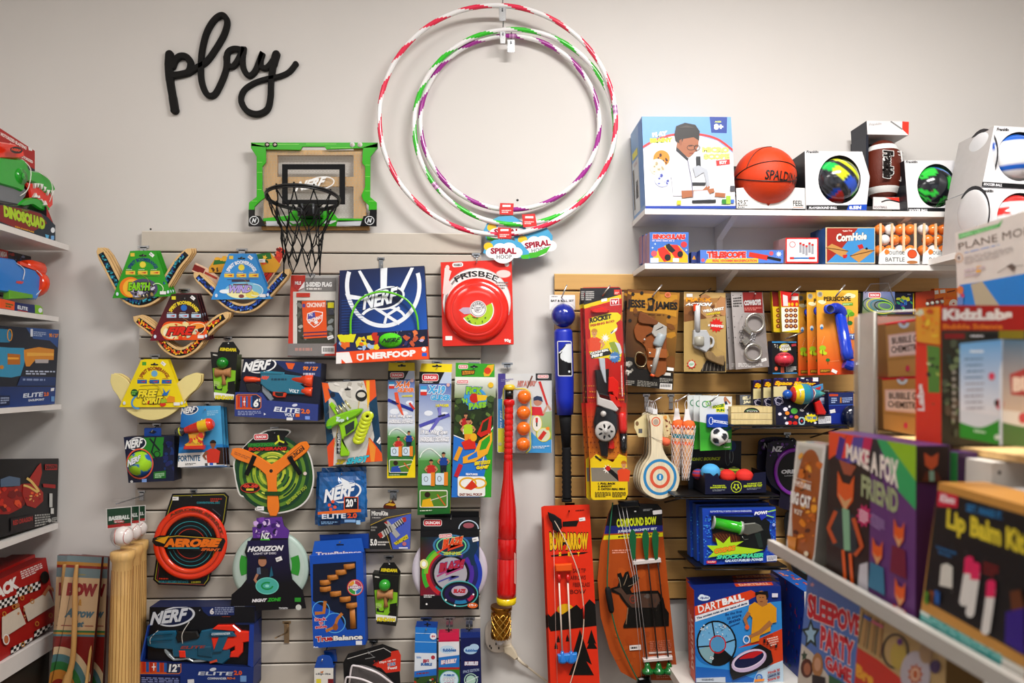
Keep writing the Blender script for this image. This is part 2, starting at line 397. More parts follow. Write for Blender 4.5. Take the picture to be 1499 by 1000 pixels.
def slatwall(label,x0,x1,ztop,zg,pitch,zbot,col,back,fin,hi):
    t=thing('slatwall_panel',label,'slat wall',None,(x0+x1)/2,WALL_Y,zbot);L=t.location;t['kind']='structure';del t['category']
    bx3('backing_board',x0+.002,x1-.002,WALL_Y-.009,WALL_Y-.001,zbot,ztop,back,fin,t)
    zt=ztop;me={}
    k=0
    while zt>zbot+.01:
        zb=max(zg-pitch*k,zbot);h=round(zt-zb,5)
        if h not in me:
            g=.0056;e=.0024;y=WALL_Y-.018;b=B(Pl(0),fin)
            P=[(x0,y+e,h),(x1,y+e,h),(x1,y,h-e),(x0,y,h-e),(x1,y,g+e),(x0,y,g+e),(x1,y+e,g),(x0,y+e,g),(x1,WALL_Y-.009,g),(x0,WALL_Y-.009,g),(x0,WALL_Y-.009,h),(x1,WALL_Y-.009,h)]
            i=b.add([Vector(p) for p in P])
            for q in ((0,1,2,3),(3,2,4,5),(5,4,6,7),(7,6,8,9),(10,11,1,0)):b.face(tuple(i+a for a in q),hi if q[0]==0 else col,fin)  # upper bevel coloured lighter, a painted highlight below each groove
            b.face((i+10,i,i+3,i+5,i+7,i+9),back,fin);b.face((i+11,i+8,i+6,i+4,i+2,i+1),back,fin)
            o=b.build('slat',None,Vector((0,0,0)));me[h]=o.data
        else:o=bpy.data.objects.new('slat',me[h]);COL.objects.link(o)
        o.parent=t;o.location=Vector((0,0,zb))-L
        zt=zb;k+=1
    return t
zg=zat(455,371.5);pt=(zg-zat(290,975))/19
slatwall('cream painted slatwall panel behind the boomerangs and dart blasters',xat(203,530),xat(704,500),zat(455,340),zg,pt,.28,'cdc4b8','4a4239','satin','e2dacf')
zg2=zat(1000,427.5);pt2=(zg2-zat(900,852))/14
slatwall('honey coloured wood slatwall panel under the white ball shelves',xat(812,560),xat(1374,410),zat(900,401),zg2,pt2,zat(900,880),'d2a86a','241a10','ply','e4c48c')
# outlet with cord, gold warmer
P=Pl(6)
t=thing('wall_outlet','off-white oval power adapter on the wall under the red bat','outlet',P,731,953)
b=B(P,'satin');b.slab(rr(710,905,749,954,18,7),14,-6,'e2d6c8',rnd=3)
for x,y in ((717,944),(726,941),(719,947),(730,947)):b.re(x-1,y-2,x+1,y+1.5,'2a2522')
b.build('plate',t)
b=B(P,'satin');b.slab([(736,943),(748,940),(755,951),(758,958),(753,962),(744,955),(737,951)],34,12,'ded0b8',rnd=4);b.build('plug',t)
t=thing('power_cord','cream extension cord trailing down the wall from the outlet','cord',P,840,1060)
b=B(P,'satin');b.tu(cat([(754,957,22),(762,966,20),(773,975,14),(786,986,8),(800,997,5),(818,1014,5),(832,1040,5),(838,1075,5)],6),3.2,'d8cbb4',10)
b.tu([(755,958,22),(764,967.5,19),(772,974,14)],[6,5,4.2],'dcd0ba',10);b.build('cord')['category']='cord'
o=bpy.data.objects['cord'];o.parent=t;o.location=-t.location;del o['category']
P=Pl(62)
t=thing('scent_warmer','gold lattice plug-in scent warmer on the white outlet','warmer',P,733,941)
b=B(P,'metal');pr=[(0,15.6),(.03,16),(.1,15.8),(.13,14.4),(.16,14),(.84,13.6),(.87,14.2),(.97,13.6),(1,12)]
b.la((734,887),(732,934),[(a,r,'a8742a') for a,r in pr],'a8742a',0,28,'metal');b.build('shade',t)
b=B(P,'metal')
for s_ in (-1,1):
    for k in range(9):
        Q=[(k*40+s_*(j*22),896+j*6.3) for j in range(7)]
        c0=P.at(733.5,900);sc=P.sc(733,900)
        pts=[]
        for a,yy in Q:
            c=P.at(733.5,yy);pts.append(c+Vector((math.cos(math.radians(a)),math.sin(math.radians(a)),0))*sc*14.4)
        b.tu3(pts,.0016,'e0b860',5)
b.build('lattice',t)
b=B(P,'gloss');b.la((732.5,934),(731,944),[(0,7.5),(.5,7),(1,4)],'e9e6ea',-4,16);b.build('bulb_base',t)
# ================================================================== LEFT PANEL: boomerangs
def boomerang(nm,label,line,wd,card,cardcol,artc,d=95,seed=1,group=None,plain=None,title=None,tcol='fff',tq=None,glow=None,ptag=None,boxes='e9c94e',arccol='1a3a80',sun='e8d84a',cname='card',twocol=None,n=3):
    P=Pl(d);xm=sum(p[0] for p in line)/len(line);yb=max(p[1] for p in line)+wd/2
    t=thing('boomerang',label,'boomerang',P,xm,yb,0,'boxed boomerangs on pegs');cl=cat(line,7);W=[wd*(.62+.38*min(1,min(i,len(cl)-1-i)/4)) for i in range(len(cl))]
    pol=strip(cl,W);h=len(cl)
    cap=lambda a,c:[(a[0]+(a[0]-c[0])*.0,a[1])]
    e0=((cl[0][0]-cl[3][0]),(cl[0][1]-cl[3][1]));l0=math.hypot(*e0);e1=((cl[-1][0]-cl[-4][0]),(cl[-1][1]-cl[-4][1]));l1=math.hypot(*e1)
    pol=pol[:h]+[(cl[-1][0]+e1[0]/l1*wd*.28,cl[-1][1]+e1[1]/l1*wd*.28)]+pol[h:]+[(cl[0][0]+e0[0]/l0*wd*.28,cl[0][1]+e0[1]/l0*wd*.28)]
    b=B(P,'satin' if plain else 'wood');b.slab(pol,0,-7,plain or 'e2bf8a','b98a50' if not plain else 'caa050',rnd=1.4)
    if not plain:
        b.fin='card';b.z=0
        b.ln(cl[2:-2],[wd*.56]*(len(cl)-4),'10131c')
        R=random.Random(seed)
        for i in range(3,len(cl)-4):
            for q in range(3):
                x,y=cl[i][0]+R.uniform(-2.4,2.4),cl[i][1]+R.uniform(-2.6,2.6);b.po(ellp(x,y,R.uniform(1.2,3.1),R.uniform(.7,1.5),R.uniform(0,180),6),R.choice(artc))
    b.build('boomerang_body',t)
    if plain is None:pass
    b=B(P);b.slab(card,7,6,cardcol,rnd=0);b.z=7
    if twocol:b.gr(inset(card,.3),twocol,4)
    cx=(card[0][0]+card[1][0])/2;ty=card[0][1];s_=(card[2][0]-card[3][0])/88
    slot(b,cx,ty+7)
    b.po(rot(qd((cx-18,ty+3,cx-12,ty+8)),cx-15,ty+5,0),boxes if not isinstance(boxes,tuple) else boxes[0]);tagp(b,cx+13,ty+5.5,7,4.5,40)
    b.arc('SPIRIT BOOMERANGS',cx,ty+34,19,203,337,5.5,arccol,.05)
    b.st(cx,ty+20,5.2,4,12,sun)
    for dx in (-18,0,18):b.re(cx+dx-7,ty+29,cx+dx+7,ty+34.5,boxes if not isinstance(boxes,tuple) else boxes[1]);b.po([(cx+dx-3,ty+32),(cx+dx+5,ty+30.5),(cx+dx+4,ty+33)],'cc3328');b.fine((cx+dx-6,ty+26.5,cx+dx+6,ty+28),1,'e8e4da' if arccol != 'a4481c' else 'c06030',4)
    if glow:glow(b,cx,ty)
    if title:b.tx(title,tq,tcol,.06,.15,'1c1420',.05)
    b.re(card[2][0]-17,card[2][1]-7,card[2][0]-8,card[2][1]-2.5,'f2f0ee');b.el(card[3][0]+8,card[3][1]-6,2,2.6,'dce6f4').el(card[2][0]-5,card[2][1]-6,1.8,2.4,'dce6f4')
    b.build('header_card',t)
    b=B(P,'satin');y=ty+37;b.tu([(cx-21,y+1,7.6),(cx-4,y,9),(cx+12,y-1,9),(cx+24,y,7.6)],.55,'8a6a3c' if not plain else '5a3a20',5);b.tu([(cx-8,y-6,8.6),(cx+6,y+2,9.4),(cx+18,y+22,9)],.5,'c9a25c' if not plain else '7a5a30',5);b.build('elastic_band',t)
    hook(cx,ty-6,(cx,ty+6),d+12,label.split(' boomerang')[0]+' boomerangs',plate=(8,9))
    for i in range(1,n):
        copy_tree(t,(i*.002,i*.014,i*.003),label.replace('front ','')+(', second in its stack' if i==1 else ', rearmost in its stack'))
    return t
def g_earth(b,cx,ty):
    b.el(cx-18,ty+53,16,15,'f08a24').el(cx-16,ty+54,13,13,'f7c040').el(cx+1,ty+55,21,14.5,'5c5878',0).el(cx+1,ty+57,17,11,'2a2a30',0)
    b.conf((cx-16,ty+44,cx+18,ty+68),26,['b9b4c8','8a86a0','d8d4e0','3a3a44','6a5a9a'],2,5,5);b.ring(cx+22,ty+55,9,8,1.2,'d8f0c0',20,200,400);b.conf((cx-12,ty+62,cx+16,ty+69),9,['f0e8d0','a89058','3c3c44'],1.5,4,6)
def g_wind(b,cx,ty):
    b.el(cx+4,ty+54,28,13,'8cc8e4').el(cx-2,ty+56,20,9,'f3eeb8').el(cx-24,ty+55,8,3,'eef6fb').el(cx+16,ty+60,10,5,'f0e070').ring(cx+20,ty+53,12,9,1,'e6f4fa',10,250,470);b.re(cx-14,ty+38,cx+12,ty+41,'4a3a48').re(cx-12,ty+44,cx+10,ty+46,'7a5a58').el(cx,ty+62,4,2.6,'8a4a4c')
def g_fire(b,cx,ty):
    b.po(rr(cx-32,ty+40,cx+34,ty+67,10),'f0601c');b.el(cx-14,ty+54,20,12,'f7d890').el(cx-18,ty+56,12,9,'f9f0cc').el(cx+20,ty+47,13,5,'f9a040').po([(cx+16,ty+52),(cx+30,ty+48),(cx+28,ty+58)],'3a1818').ring(cx+16,ty+52,16,9,1,'fbe8c0',-20,250,440);b.conf((cx-28,ty+42,cx+28,ty+66),22,['f9b050','f9e0a0','e84818','d8e0c8'],2,5,8)
def g_free(b,cx,ty):
    b.ring(cx-20,ty+60,15,11,2.6,'5b9fd8',-30,120,290);b.el(cx-29,ty+48,5.4,5.4,'1c5c30').fine((cx-33,ty+45,cx-25,ty+51),2,'8fd050',3)
    b.conf((cx-16,ty+56,cx+16,ty+68),18,['e2402c','f08c28','d83828'],2,5,3);b.po([(cx+12,ty+40),(cx+17,ty+48),(cx+23,ty+43),(cx+19,ty+52),(cx+11,ty+52),(cx+14,ty+47)],'2a7cc8').po([(cx+14,ty+62),(cx+22,ty+52),(cx+30,ty+54),(cx+30,ty+62)],'e89a28').el(cx+12,ty+60,7,3,'a8c832')
    b.tx('SPIRIT',(cx-17,ty+53,cx+13,ty+64),'f7e23a',.06,.3,'2a1a14',.06)
# the other wooden boomerang behind the blue carded one
P=Pl(62);t=thing('boomerang','pink patterned boomerang with a red tip behind the blue card','boomerang',P,350,420)
cl=cat([(283,391),(302,400),(322,416),(348,432),(372,424),(394,400),(414,364)],6)
b=B(P,'wood');b.slab(strip(cl,14),0,-6,'edc9ae','c89a60',rnd=1.2);b.fin='card'
b.z=0;b.k=1;b.ln(cl[-10:],11,'d23a26').ln(cl[:6],9,'8a1c14').ln(cl[-16:-9],11,'f3c6b0');b.conf([(402,366),(414,362),(416,376),(404,384)],12,['7a1410','2a0c0c','f05030'],1.5,3.5)
b.ln([(396,388),(392,394),(394,400),(388,406)],.9,'4a2a30').ln([(402,388),(398,396),(399,402),(394,408)],.9,'4a2a30').ln([(300,399),(318,408)],3,'b8402c')
b.build('boomerang_body',t)
b=B(P);b.slab([(315,379),(396,370),(411,388),(404,399),(306,399),(306,392)],2,0,'e2a82c');b.po([(315,379),(396,370),(398,379),(312,388)],'2c7a34');b.conf((314,378,398,388),12,['e8542c','f0b83c','d83a20','1c5c28'],3,5);tagp(b,384,382,9,5);b.st(388,377,4,2,5,'f4c83c');b.conf((310,392,322,399),4,['5a3818'],2,4);b.build('header_card',t)
boomerang('EARTH','front green carded wooden boomerang with blue painted art',[(145,366),(157,388),(170,413),(184,435),(205,443),(229,433),(245,410),(260,386),(277,367)],15,[(192,368),(229,368),(253,434),(166,437)],'3aa42c',['1b7f92','2a9fb0','1c3f8c','146478','56b8c8'],95,2,title='EARTH',tq=(189.5,414,222,426),tcol='8ed42c',glow=g_earth)
boomerang('WIND','front blue carded wooden boomerang with dark blue art',[(286,402),(300,415),(318,432),(337,447),(355,452),(373,447),(390,432),(406,414),(421,397)],14,[(336,372),(373,372),(398,438),(310,439)],'3f97d8',['1c49a8','2a63cc','12306c','88b4e4','2250b0'],105,3,title='WIND',tq=[(337,418),(371,418),(368,429),(335,429)],tcol='b8a8e4',glow=g_wind,arccol='f2f4f8',n=2)
boomerang('FIRE','front dark red carded wooden boomerang with flame coloured art',[(198,466),(214,477),(230,490),(244,508),(263,517),(283,508),(298,489),(314,473),(332,461)],15,[(252,431),(289,431),(308,498),(221,499)],'7a1c2a',['e8481c','f0a024','f4cc38','d22c18','b81c14'],115,4,title='FIRE',tq=[(248,479),(287,478),(283,491),(245,491)],tcol='e0301c',glow=g_fire,arccol='f2dc3c',boxes=('e6dc3a','bcd4e8'),sun='2c74c4',twocol=['2a1a1c','1c1618','3a1618','861c34'])
boomerang('FREE','front yellow carded foam boomerang, plain cream and yellow',[(167,553),(182,572),(196,594),(222,603),(247,594),(268,570),(289,553)],25,[(208,527),(247,527),(273,596),(176,596)],'f3dc18',[],100,5,title='FREE',tq=[(204,571),(233,570),(231,581),(203,582)],tcol='f7e23a',glow=g_free,arccol='a4481c',plain='efdf9c',boxes=('58a83c','2a6fb4'),sun='78b4d8',n=2)
# ------------------------------------------------------------------ black script sign
P=Pl(4);t=thing('word_sign','black wooden script sign reading play on the white wall','sign',P,340,172)
S=lambda L:[(220+x/5.2625,y/5.2625) for x,y in L]
strokes=[(cat(S([(155,425),(150,520),(160,640),(180,760),(195,855)]),8),[62,60,56,60,64]),
 (cat(S([(165,590),(240,580),(300,560),(318,500),(290,450),(240,440),(200,470),(178,520)]),7),[50]*8),
 (cat(S([(300,570),(360,530),(440,480),(520,370),(580,260),(597,170),(560,125),(500,160),(440,260),(405,400),(395,540),(405,650),(445,735),(500,735),(550,650),(590,540),(600,420),(650,385),(720,395)]),6),[44]*19),
 (cat(S([(590,450),(600,500),(640,520),(680,470),(715,400),(725,380),(715,460),(725,540),(765,590),(810,560),(845,480),(870,415),(855,470),(860,520),(900,530),(945,480),(975,420)]),6),[42]*17),
 (cat(S([(975,425),(950,520),(935,640),(930,760),(905,850),(830,885),(750,860),(705,780),(730,700),(810,645),(900,615),(1000,595),(1075,560),(1125,500)]),7),[58,48,44,44,46,46,44,40,38,36,36,36,38,42])]
b=B(P,'matte')
for k,(L,wl) in enumerate(strokes):
    n_=len(L);ws=[wl[min(int(i/max(n_-1,1)*(len(wl)-1)),len(wl)-1)]/5.2625 for i in range(n_)]
    # a rounded square-section ribbon
    b.z=0
    pol=strip(L,ws);f_=14+k*.15;A=[P.at(x,y,f_) for x,y in pol];Bk=[P.at(x,y,0) for x,y in pol];ins=strip(L,[w_-2.2 for w_ in ws]);A=[P.at(x,y,f_-3) for x,y in pol];T_=[P.at(x,y,f_) for x,y in ins]
    i=b.add(T_);j=b.add(A);l=b.add(Bk);m=len(pol);hh=m // 2
    for q in range(hh-1):b.face((i+q,i+q+1,i+m-2-q,i+m-1-q),'1a1817')
    for q in range(m):r_=(q+1)%m;b.face((i+q,i+r_,j+r_,j+q),'1a1817');b.face((j+q,j+r_,l+r_,l+q),'141312')
    for e_ in (0,-1):
        x,y=L[e_];b.dm(x,y,[(0.01,f_+.1,'1a1817'),(ws[e_]/2-1.1,f_+.1,'1a1817'),(ws[e_]/2,f_-3,'141312'),(ws[e_]/2,0,'141312')],14,sm=False)
b.build('lettering',t)
# ------------------------------------------------------------------ over-door basketball hoop
P=Pl(40);t=thing('basketball_hoop','clear mini basketball backboard with green edging and black net','basketball hoop',P,458,333)
X=lambda L:[(350+x/4.7636,190+y/4.7636) for x,y in L]
b=B(P,'clear');b.slab(X([(160,140),(900,140),(870,230),(870,420),(930,510),(950,640),(100,640),(110,510),(165,440),(165,230)]),0,-3,'dfe4e4');b.build('backboard_panel',t)
b=B(P,'wood',-9)
for q in ((385,215,405,326),(517,215,535,326),(385,219,535,226),(386,258,534,272)):b.box(q,12,'d8b077','b98a50',z=-9+.5*(q[2]-q[0]>50))
b.box((382,331,540,335.5),18,'c69c62',z=-8);b.build('wooden_mount',t)
b=B(P,'card',.4)
for j in range(22):
    for i in range(30):
        x=384+i*5.1+(j%2)*2.55;y=224+j*4.45
        if x<538 and not (411<x<507 and 238<y<300 and False):b.ring(x,y,2.4,2.4,.5,'b9b4a8',0,n=6);b.k=1
b.build('hexagon_print',t)['kind']='stuff'
b=B(P,'gloss',1)
green='45b52c'
frm=[X(q) for q in ([(85,92),(968,92),(968,128),(610,140),(600,122),(445,122),(430,145),(190,140),(195,128),(88,118)],[(88,95),(190,120),(190,180),(190,230),(165,260),(165,420),(190,470),(150,500),(110,540),(110,570),(70,560),(72,510),(125,470),(125,190),(85,130)],[(968,95),(865,125),(860,235),(880,260),(880,400),(855,460),(865,490),(905,530),(905,565),(962,560),(962,510),(915,470),(918,190),(968,130)],[(345,600),(380,565),(440,570),(445,628),(580,628),(590,565),(650,570),(690,620),(880,622),(880,640),(350,660),(345,640),(170,640),(170,620)])]
for q in frm:b.slab(q,6,-2,green,'2f8f20','gloss',rnd=1)
b.z=6;b.fin='card'
for x0,y0,x1 in ((120,105,420),(470,103,680),(640,130,800),(130,230,165),(130,300,165),(130,420,160),(882,250,915),(882,330,915),(882,430,915),(90,500,130),(905,500,950)):b.ln(X([(x0,y0),(x1,y0)]),.6,'9be070')
b.build('frame',t)
b=B(P,'gloss',2);b.slab(X([(70,560),(110,560),(110,600),(150,605),(190,675),(70,675)]),8,-2,'15171a',rnd=1);b.slab(X([(962,560),(915,560),(910,600),(870,605),(845,675),(960,675)]),8,-2,'15171a',rnd=1)
b.slab(X([(190,640),(345,640),(370,672),(195,672)]),6,-2,'c9ccd0','777');b.slab(X([(690,635),(865,635),(845,672),(680,672)]),6,-2,'c9ccd0','777');b.slab(X([(345,640),(690,635),(680,675),(370,672)]),5.5,-2,'3a9c28','2f8f20');b.z=6;b.fin='card'
for x0 in (240,300,720,735,800):b.ln(X([(x0,642),(x0+20,670)]),.8,'22262a')
b.po(X([(365,590),(420,600),(440,650),(380,660),(350,640)]),'d6d8da').po(X([(620,590),(670,600),(680,640),(640,660),(590,655)]),'d6d8da')
for cx,cy in ((110,636),(912,636)):
    q=X([(cx,cy)])[0];b.z=8;b.ring(q[0],q[1],7,6.5,1.1,'d8dadc').tx('N',(q[0]-3.5,q[1]-3.2,q[0]+3.5,q[1]+3.2),'d8dadc',.06,.3)
b.build('corner_plate',t)
b=B(P,'matte',1);b.z=.6;q=X([(300,240),(740,240),(740,522),(300,522)]);i_=X([(340,278),(700,278),(700,488),(340,488)])
for k in range(4):b.fl([P.at(*q[k],1),P.at(*q[(k+1)%4],1),P.at(*i_[(k+1)%4],1),P.at(*i_[k],1)],'141416')
b.z=1.2;b.ring(470,268,20,9.5,1.6,'f0eeec',-8);b.tx('NERF',[(434,267),(479,258),(476,272),(431,281)],'f2f1ef',.05,.35);b.build('shooter_square',t)
b=B(P,'gloss',4)
for x,c in ((200,'15171a'),(254,'15171a'),(792,'dcdcdc'),(845,'dcd8d8')):q=X([(x,108)])[0];b.dm(q[0],q[1],[(.01,9,'c9b9b0'),(1.8,9,'c9b9b0'),(2,8,c),(3.6,8,c),(3.6,0,c)],14);b.cut('rivet',t)
b=B(P,'gloss',4);b.slab(X([(435,545),(590,545),(590,625),(435,625)]),60,0,'121214',rnd=4);b.slab(X([(450,625),(595,625),(590,672),(450,672)]),12,0,'2c8c20',rnd=3)
for x in (468,545):b.tu([(*X([(x,545)])[0],62),(*X([(x,615)])[0],62)],4,'55585c',8)
b.build('bracket',t)
# rim: circle of 104 px across standing out from the board, tilted to the eye
rc=Pl(40).at(444.5,290);rw=53*Pl(40).sc(444,290)*.93;rimc=Vector((rc.x,WALL_Y-.04-.06-rw*.93,0));k_=(rimc.y-0)/rc.y
rimc.x=ray(443.5,289).x/ray(443.5,289).y*rimc.y;rimc.z=CAM.z+ray(443.5,289).z/ray(443.5,289).y*rimc.y
RIM=[rimc+Vector((math.cos(a)*rw,math.sin(a)*rw,math.sin(a)*-.012)) for a in [2*PI*i/48 for i in range(48)]]
b=B(P,'satin');b.tu3(RIM,.0042,'17181a',8,closed=True);b.tu3([p+Vector((0,0,-.007)) for p in RIM],.003,'17181a',6,closed=True);b.tu3([rimc+Vector((0,rw,0)),rimc+Vector((.0,rw+.05,-.02))],.012,'17181a',8);b.build('rim',t)
b=B(P,'matte');NS=12;zz=[0,-.055,-.11,-.165,-.215];rs=[.98,.80,.58,.52,.50];RN=random.Random(5)
nd=[[rimc+Vector((math.cos(2*PI*(i+.5*(j%2))/NS)*rw*rs[j],math.sin(2*PI*(i+.5*(j%2))/NS)*rw*rs[j],zz[j]+RN.uniform(-.012,.012)*(j>0))) for i in range(NS)] for j in range(5)]
for j in range(4):
    for i in range(NS):
        for a in ((0,-1) if j%2==0 else (0,1)):
            p,q=nd[j][i],nd[j+1][(i+a)%NS];mid=p.lerp(q,.5)+Vector((RN.uniform(-.006,.006),0,-.004));b.tu3([p,mid,q],.0021,'141416',5)
for i in range(0,NS,2):p,q=nd[4][i],nd[4][(i+1)%NS];b.tu3([p,p.lerp(q,.5)+Vector((0,0,-.035)),q],.0021,'141416',5)
for i in range(NS):p=RIM[i*4];b.tu3([p+Vector((0,0,.008)),nd[0][i]+Vector((0,0,-.008))],.003,'141416',5)
b.build('net',t)
# ------------------------------------------------------------------ spiral hoops
def hoop(label,cx,cy,r,d,c1,N,ph,tape,tr=8.8,e=1.0,hk=None):
    P=Pl(d);t=thing('spiral_hoop',label,'hoop',P,cx,cy+r,0,'striped hoops hung on the wall');c=P.at(cx,cy);R=r*P.sc(cx,cy);b=B(P,'gloss');n,m=560,12;P_=[]
    for i in range(n):
        a=2*PI*i/n;k=Vector((math.cos(a),0,math.sin(a)*e))
        for j in range(m):g=2*PI*j/m;P_.append(c+k*(R+math.cos(g)*tr/1000)+Vector((0,math.sin(g)*tr/1000,0)))
    b.add(P_)
    for i in range(n):
        for j in range(m):
            i2,j2=(i+1)%n,(j+1)%m;u=(N*i/n-j/m+ph)%1;dg=360*i/n
            col=c1 if u<.45 else 'f0eeee'
            if abs((dg-tape+180)%360-180)<2.3:col='b070a8' if (i // 2)%2 else 'd8a8d0'
            b.face((i*m+j,i2*m+j,i2*m+j2,i*m+j2),col,None,True)
    b.build('hoop_tube',t);return t
h1=hoop('largest hoop, white with pink red spiral stripes',729.5,174.5,173,70,'e8365a',17,.1,5,e=.985)
h2=hoop('middle sized hoop, white with green spiral stripes',754,185,147,48,'3cc832',14,.6,218,e=.985)
h3=hoop('smallest hoop, white with purple spiral stripes',747,179,131,30,'a8329a',14,.35,88,e=.985)
def hoop_tag(label,q,card,d,P2,txt):
    P=Pl(d);t=thing('hoop_tag',label,'tag',P,card[0][0],card[0][1]+20,0,'cardboard hoop tags');b=B(P)
    b.slab(q,2,-2,'d42a28','a81c1c');cx=sum(p[0] for p in q)/4;cy=sum(p[1] for p in q)/4
    b.re(cx-6,cy-6,cx+6,cy-3,'f4f2f0');b.fine((cx-7,cy+1,cx+7,cy+6),2,'f0d8d4',3);b.build('red_tab',t)
    b=B(P,'gloss');b.slab(card[1],0,-1,'5cb0d8');cx,cy=card[0]
    b.po(ellp(cx-22,cy-7,7,6,0,16),'f4cc3a')
    for dx,dy,r in ((-16,2,10),(-5,-4,10),(8,-4,11),(18,2,10),(0,5,16)):b.el(cx+dx,cy+dy,r,r*.8,'f6f2f2')
    if txt:b.tx('SPIRAL',rot(qd((cx-19,cy-5,cx+19,cy+4)),cx,cy,P2),'a82440',.05);b.tx('HOOP',rot(qd((cx-10,cy+5,cx+12,cy+11)),cx,cy,P2),'5a6068',.01)
    b.po(card[2],'58c040');b.build('picture_card',t)
hoop_tag('blue cloud tag on the purple striped hoop',[(732,297.5),(752,298),(751,315),(731,314)],((742,340),[(708,337),(714,325),(730,317),(750,316),(766,325),(772,340),(766,352),(712,352)],[(712,346),(730,350),(728,354),(714,352)]),44,0,True)
hoop_tag('blue cloud tag on the green striped hoop',rot([(764,314),(783,313),(786,331),(766,333)],774,322,0),((787,358),[(752,346),(775,334),(800,333),(809,345),(808,360),(796,372),(775,379),(762,376)],[(762,372),(785,369),(806,360),(800,370),(785,377),(768,379)]),62,-8,True)
hoop_tag('blue cloud tag on the pink striped hoop',[(728.5,333),(748.5,334),(748.5,350),(728.5,349)],((737,368),[(707,370),(712,358),(724,351),(745,350),(762,355),(774,368),(775,378),(716,375)],[(762,374),(775,372),(774,379),(764,379)]),84,0,True)
def hpl(x,y,h,L,what,w=5):
    P=Pl(L);t=thing('display_hook','metal wall hook holding the '+what,'hook',P,x,y+h);b=B(P,'metal');b.slab(rr(x-w,y,x+w,y+h,1),2,0,'c8cacc',rnd=.6);b.z=2;b.el(x,y+h*.3,1.3,1.3,'55585c').re(x-1,y+2,x+1,y+5,'77797c');b.build('plate',t)
    b=B(Pl(0),'metal');b.tu([(x,y+4,1),(x,y-3,L*.6),(x,y-4,L-4)],2,'9a9ca0');b.build('wire',t)
hpl(735.5,10,21,88,'largest hoop');hpl(736,46,18,66,'green striped hoop',4);hpl(748,58,19,46,'purple striped hoop',5.5)
b=B(Pl(0),'satin');b.dm(757.5,293,[(.01,2,'222'),(1.6,2,'222'),(1.8,0,'222')],10);b.build('wall_plug',None,Pl(0).at(757,293));o=bpy.data.objects['wall_plug'];tag(o,'small dark screw left in the wall inside the hoops','screw')
b=B(Pl(0),'metal');b.dm(224,337,[(.01,20,'444'),(1.3,20,'444'),(1.5,18,'444')],10);o=b.build('wall_screw',None,Pl(18).at(224,337));tag(o,'dark screw head in the top board of the cream panel','screw')
# ================================================================== LEFT PANEL: packs, top to bottom
def pack(name,label,cat_,q,d,depth,col,side=None,hk=None,group=None,part='carton',**kw):
    P=Pl(d);q=qd(q);t=thing(name,label,cat_,P,(q[2][0]+q[3][0])/2,(q[2][1]+q[3][1])/2,0,group)
    b=B(P);b.box(q,depth,col,side,**kw)
    if hk:hook(hk[0],hk[1],hk[2] if len(hk)>2 else (hk[0],hk[1]+9),d+10,hk[3] if len(hk)>3 else label.split(' ',1)[1],hk[4] if len(hk)>4 else None)
    return t,b,P
# garden flag in a bag
t,b,P=pack('garden_flag','bagged orange garden flag in a red edged picture sleeve','flag',[(426,403),(496,403),(494,522),(421,522)],72,22,'b9b6b4','c23a28')
b.po([(426,403),(447,403),(447,413),(437,418),(437,500),(432,521),(421,522)],'d2402c').re(429,427,491,505,'dedad4').re(435,440,490,503,'4a4a40').conf((436,441,489,500),30,['8a8c84','62665a','b8b8b0','3a4034','9aa0a0'],2,6,2).re(447,407,492,426,'8a8684').tx('2-SIDED FLAG',(448,413,486,420),'f2f0ef',.05).fine((449,421,480,425),1,'e8e4e0')
b.re(434,429,454,435,'d2402c').po([(429,411),(446,410),(446,421),(437,426),(430,420)],'c23a3a').tx('MLS',(432,412,441,417),'f4f0f0',.05).po([(437,425),(446,412),(446,421)],'f4f0f0')
b.re(421,503,494,521,'8f8a88').po([(474,521),(493,501),(494,521)],'d2402c').fine((432,508,468,515),1,'c89a90',9)
b.re(471,507,490,518,'f2f0ee')
for i in range(9):b.re(473+i*1.8,509,474+i*1.8,515,'222')
b.re(480,443,489,451,'d8d020').re(481,453,489,461,'4a4c58');tagp(b,484,494,9,5,-20);b.build('sleeve',t)
b=B(P,'matte',.8);b.slab([(442,441),(477,440),(479,494),(445,496)],2,.5,'e8632a');b.tx('CINCINNATI',rot(qd((449,443,476,450)),462,446,-1),'f3e6dc',.04);b.re(443,445,447,450,'5a58a0')
for y in (486,491):b.ln([(444.5,y+1.5),(479,y-.3)],1.6,'3c3468')
sh=[(450,459),(461,455),(473,457),(472,470),(467,476),(460,480),(453,474),(449,468)];b.po(sh,'f4f0ee');b.po(inset(sh,1.2),'e8632a').po([(451,460),(461,457),(462,465),(451,469)],'5a58a8').tx('FC',(453,459,458,463),'f0ecf4',.04).tx('CINCINNATI',[(450,468),(472,461),(472,466),(451,474)],'f4f0ee',.05).st(463,472,4.5,2,6,'f4f0ee');b.build('folded_flag',t)
b=B(P,'clear',3);b.slab([(419,402),(498,402),(496,523),(418,524)],4,3,'f0f0f0');b.build('bag',t);hook(455,403,(458,408),84,'bagged garden flag',(461,402),plate=(7,8))
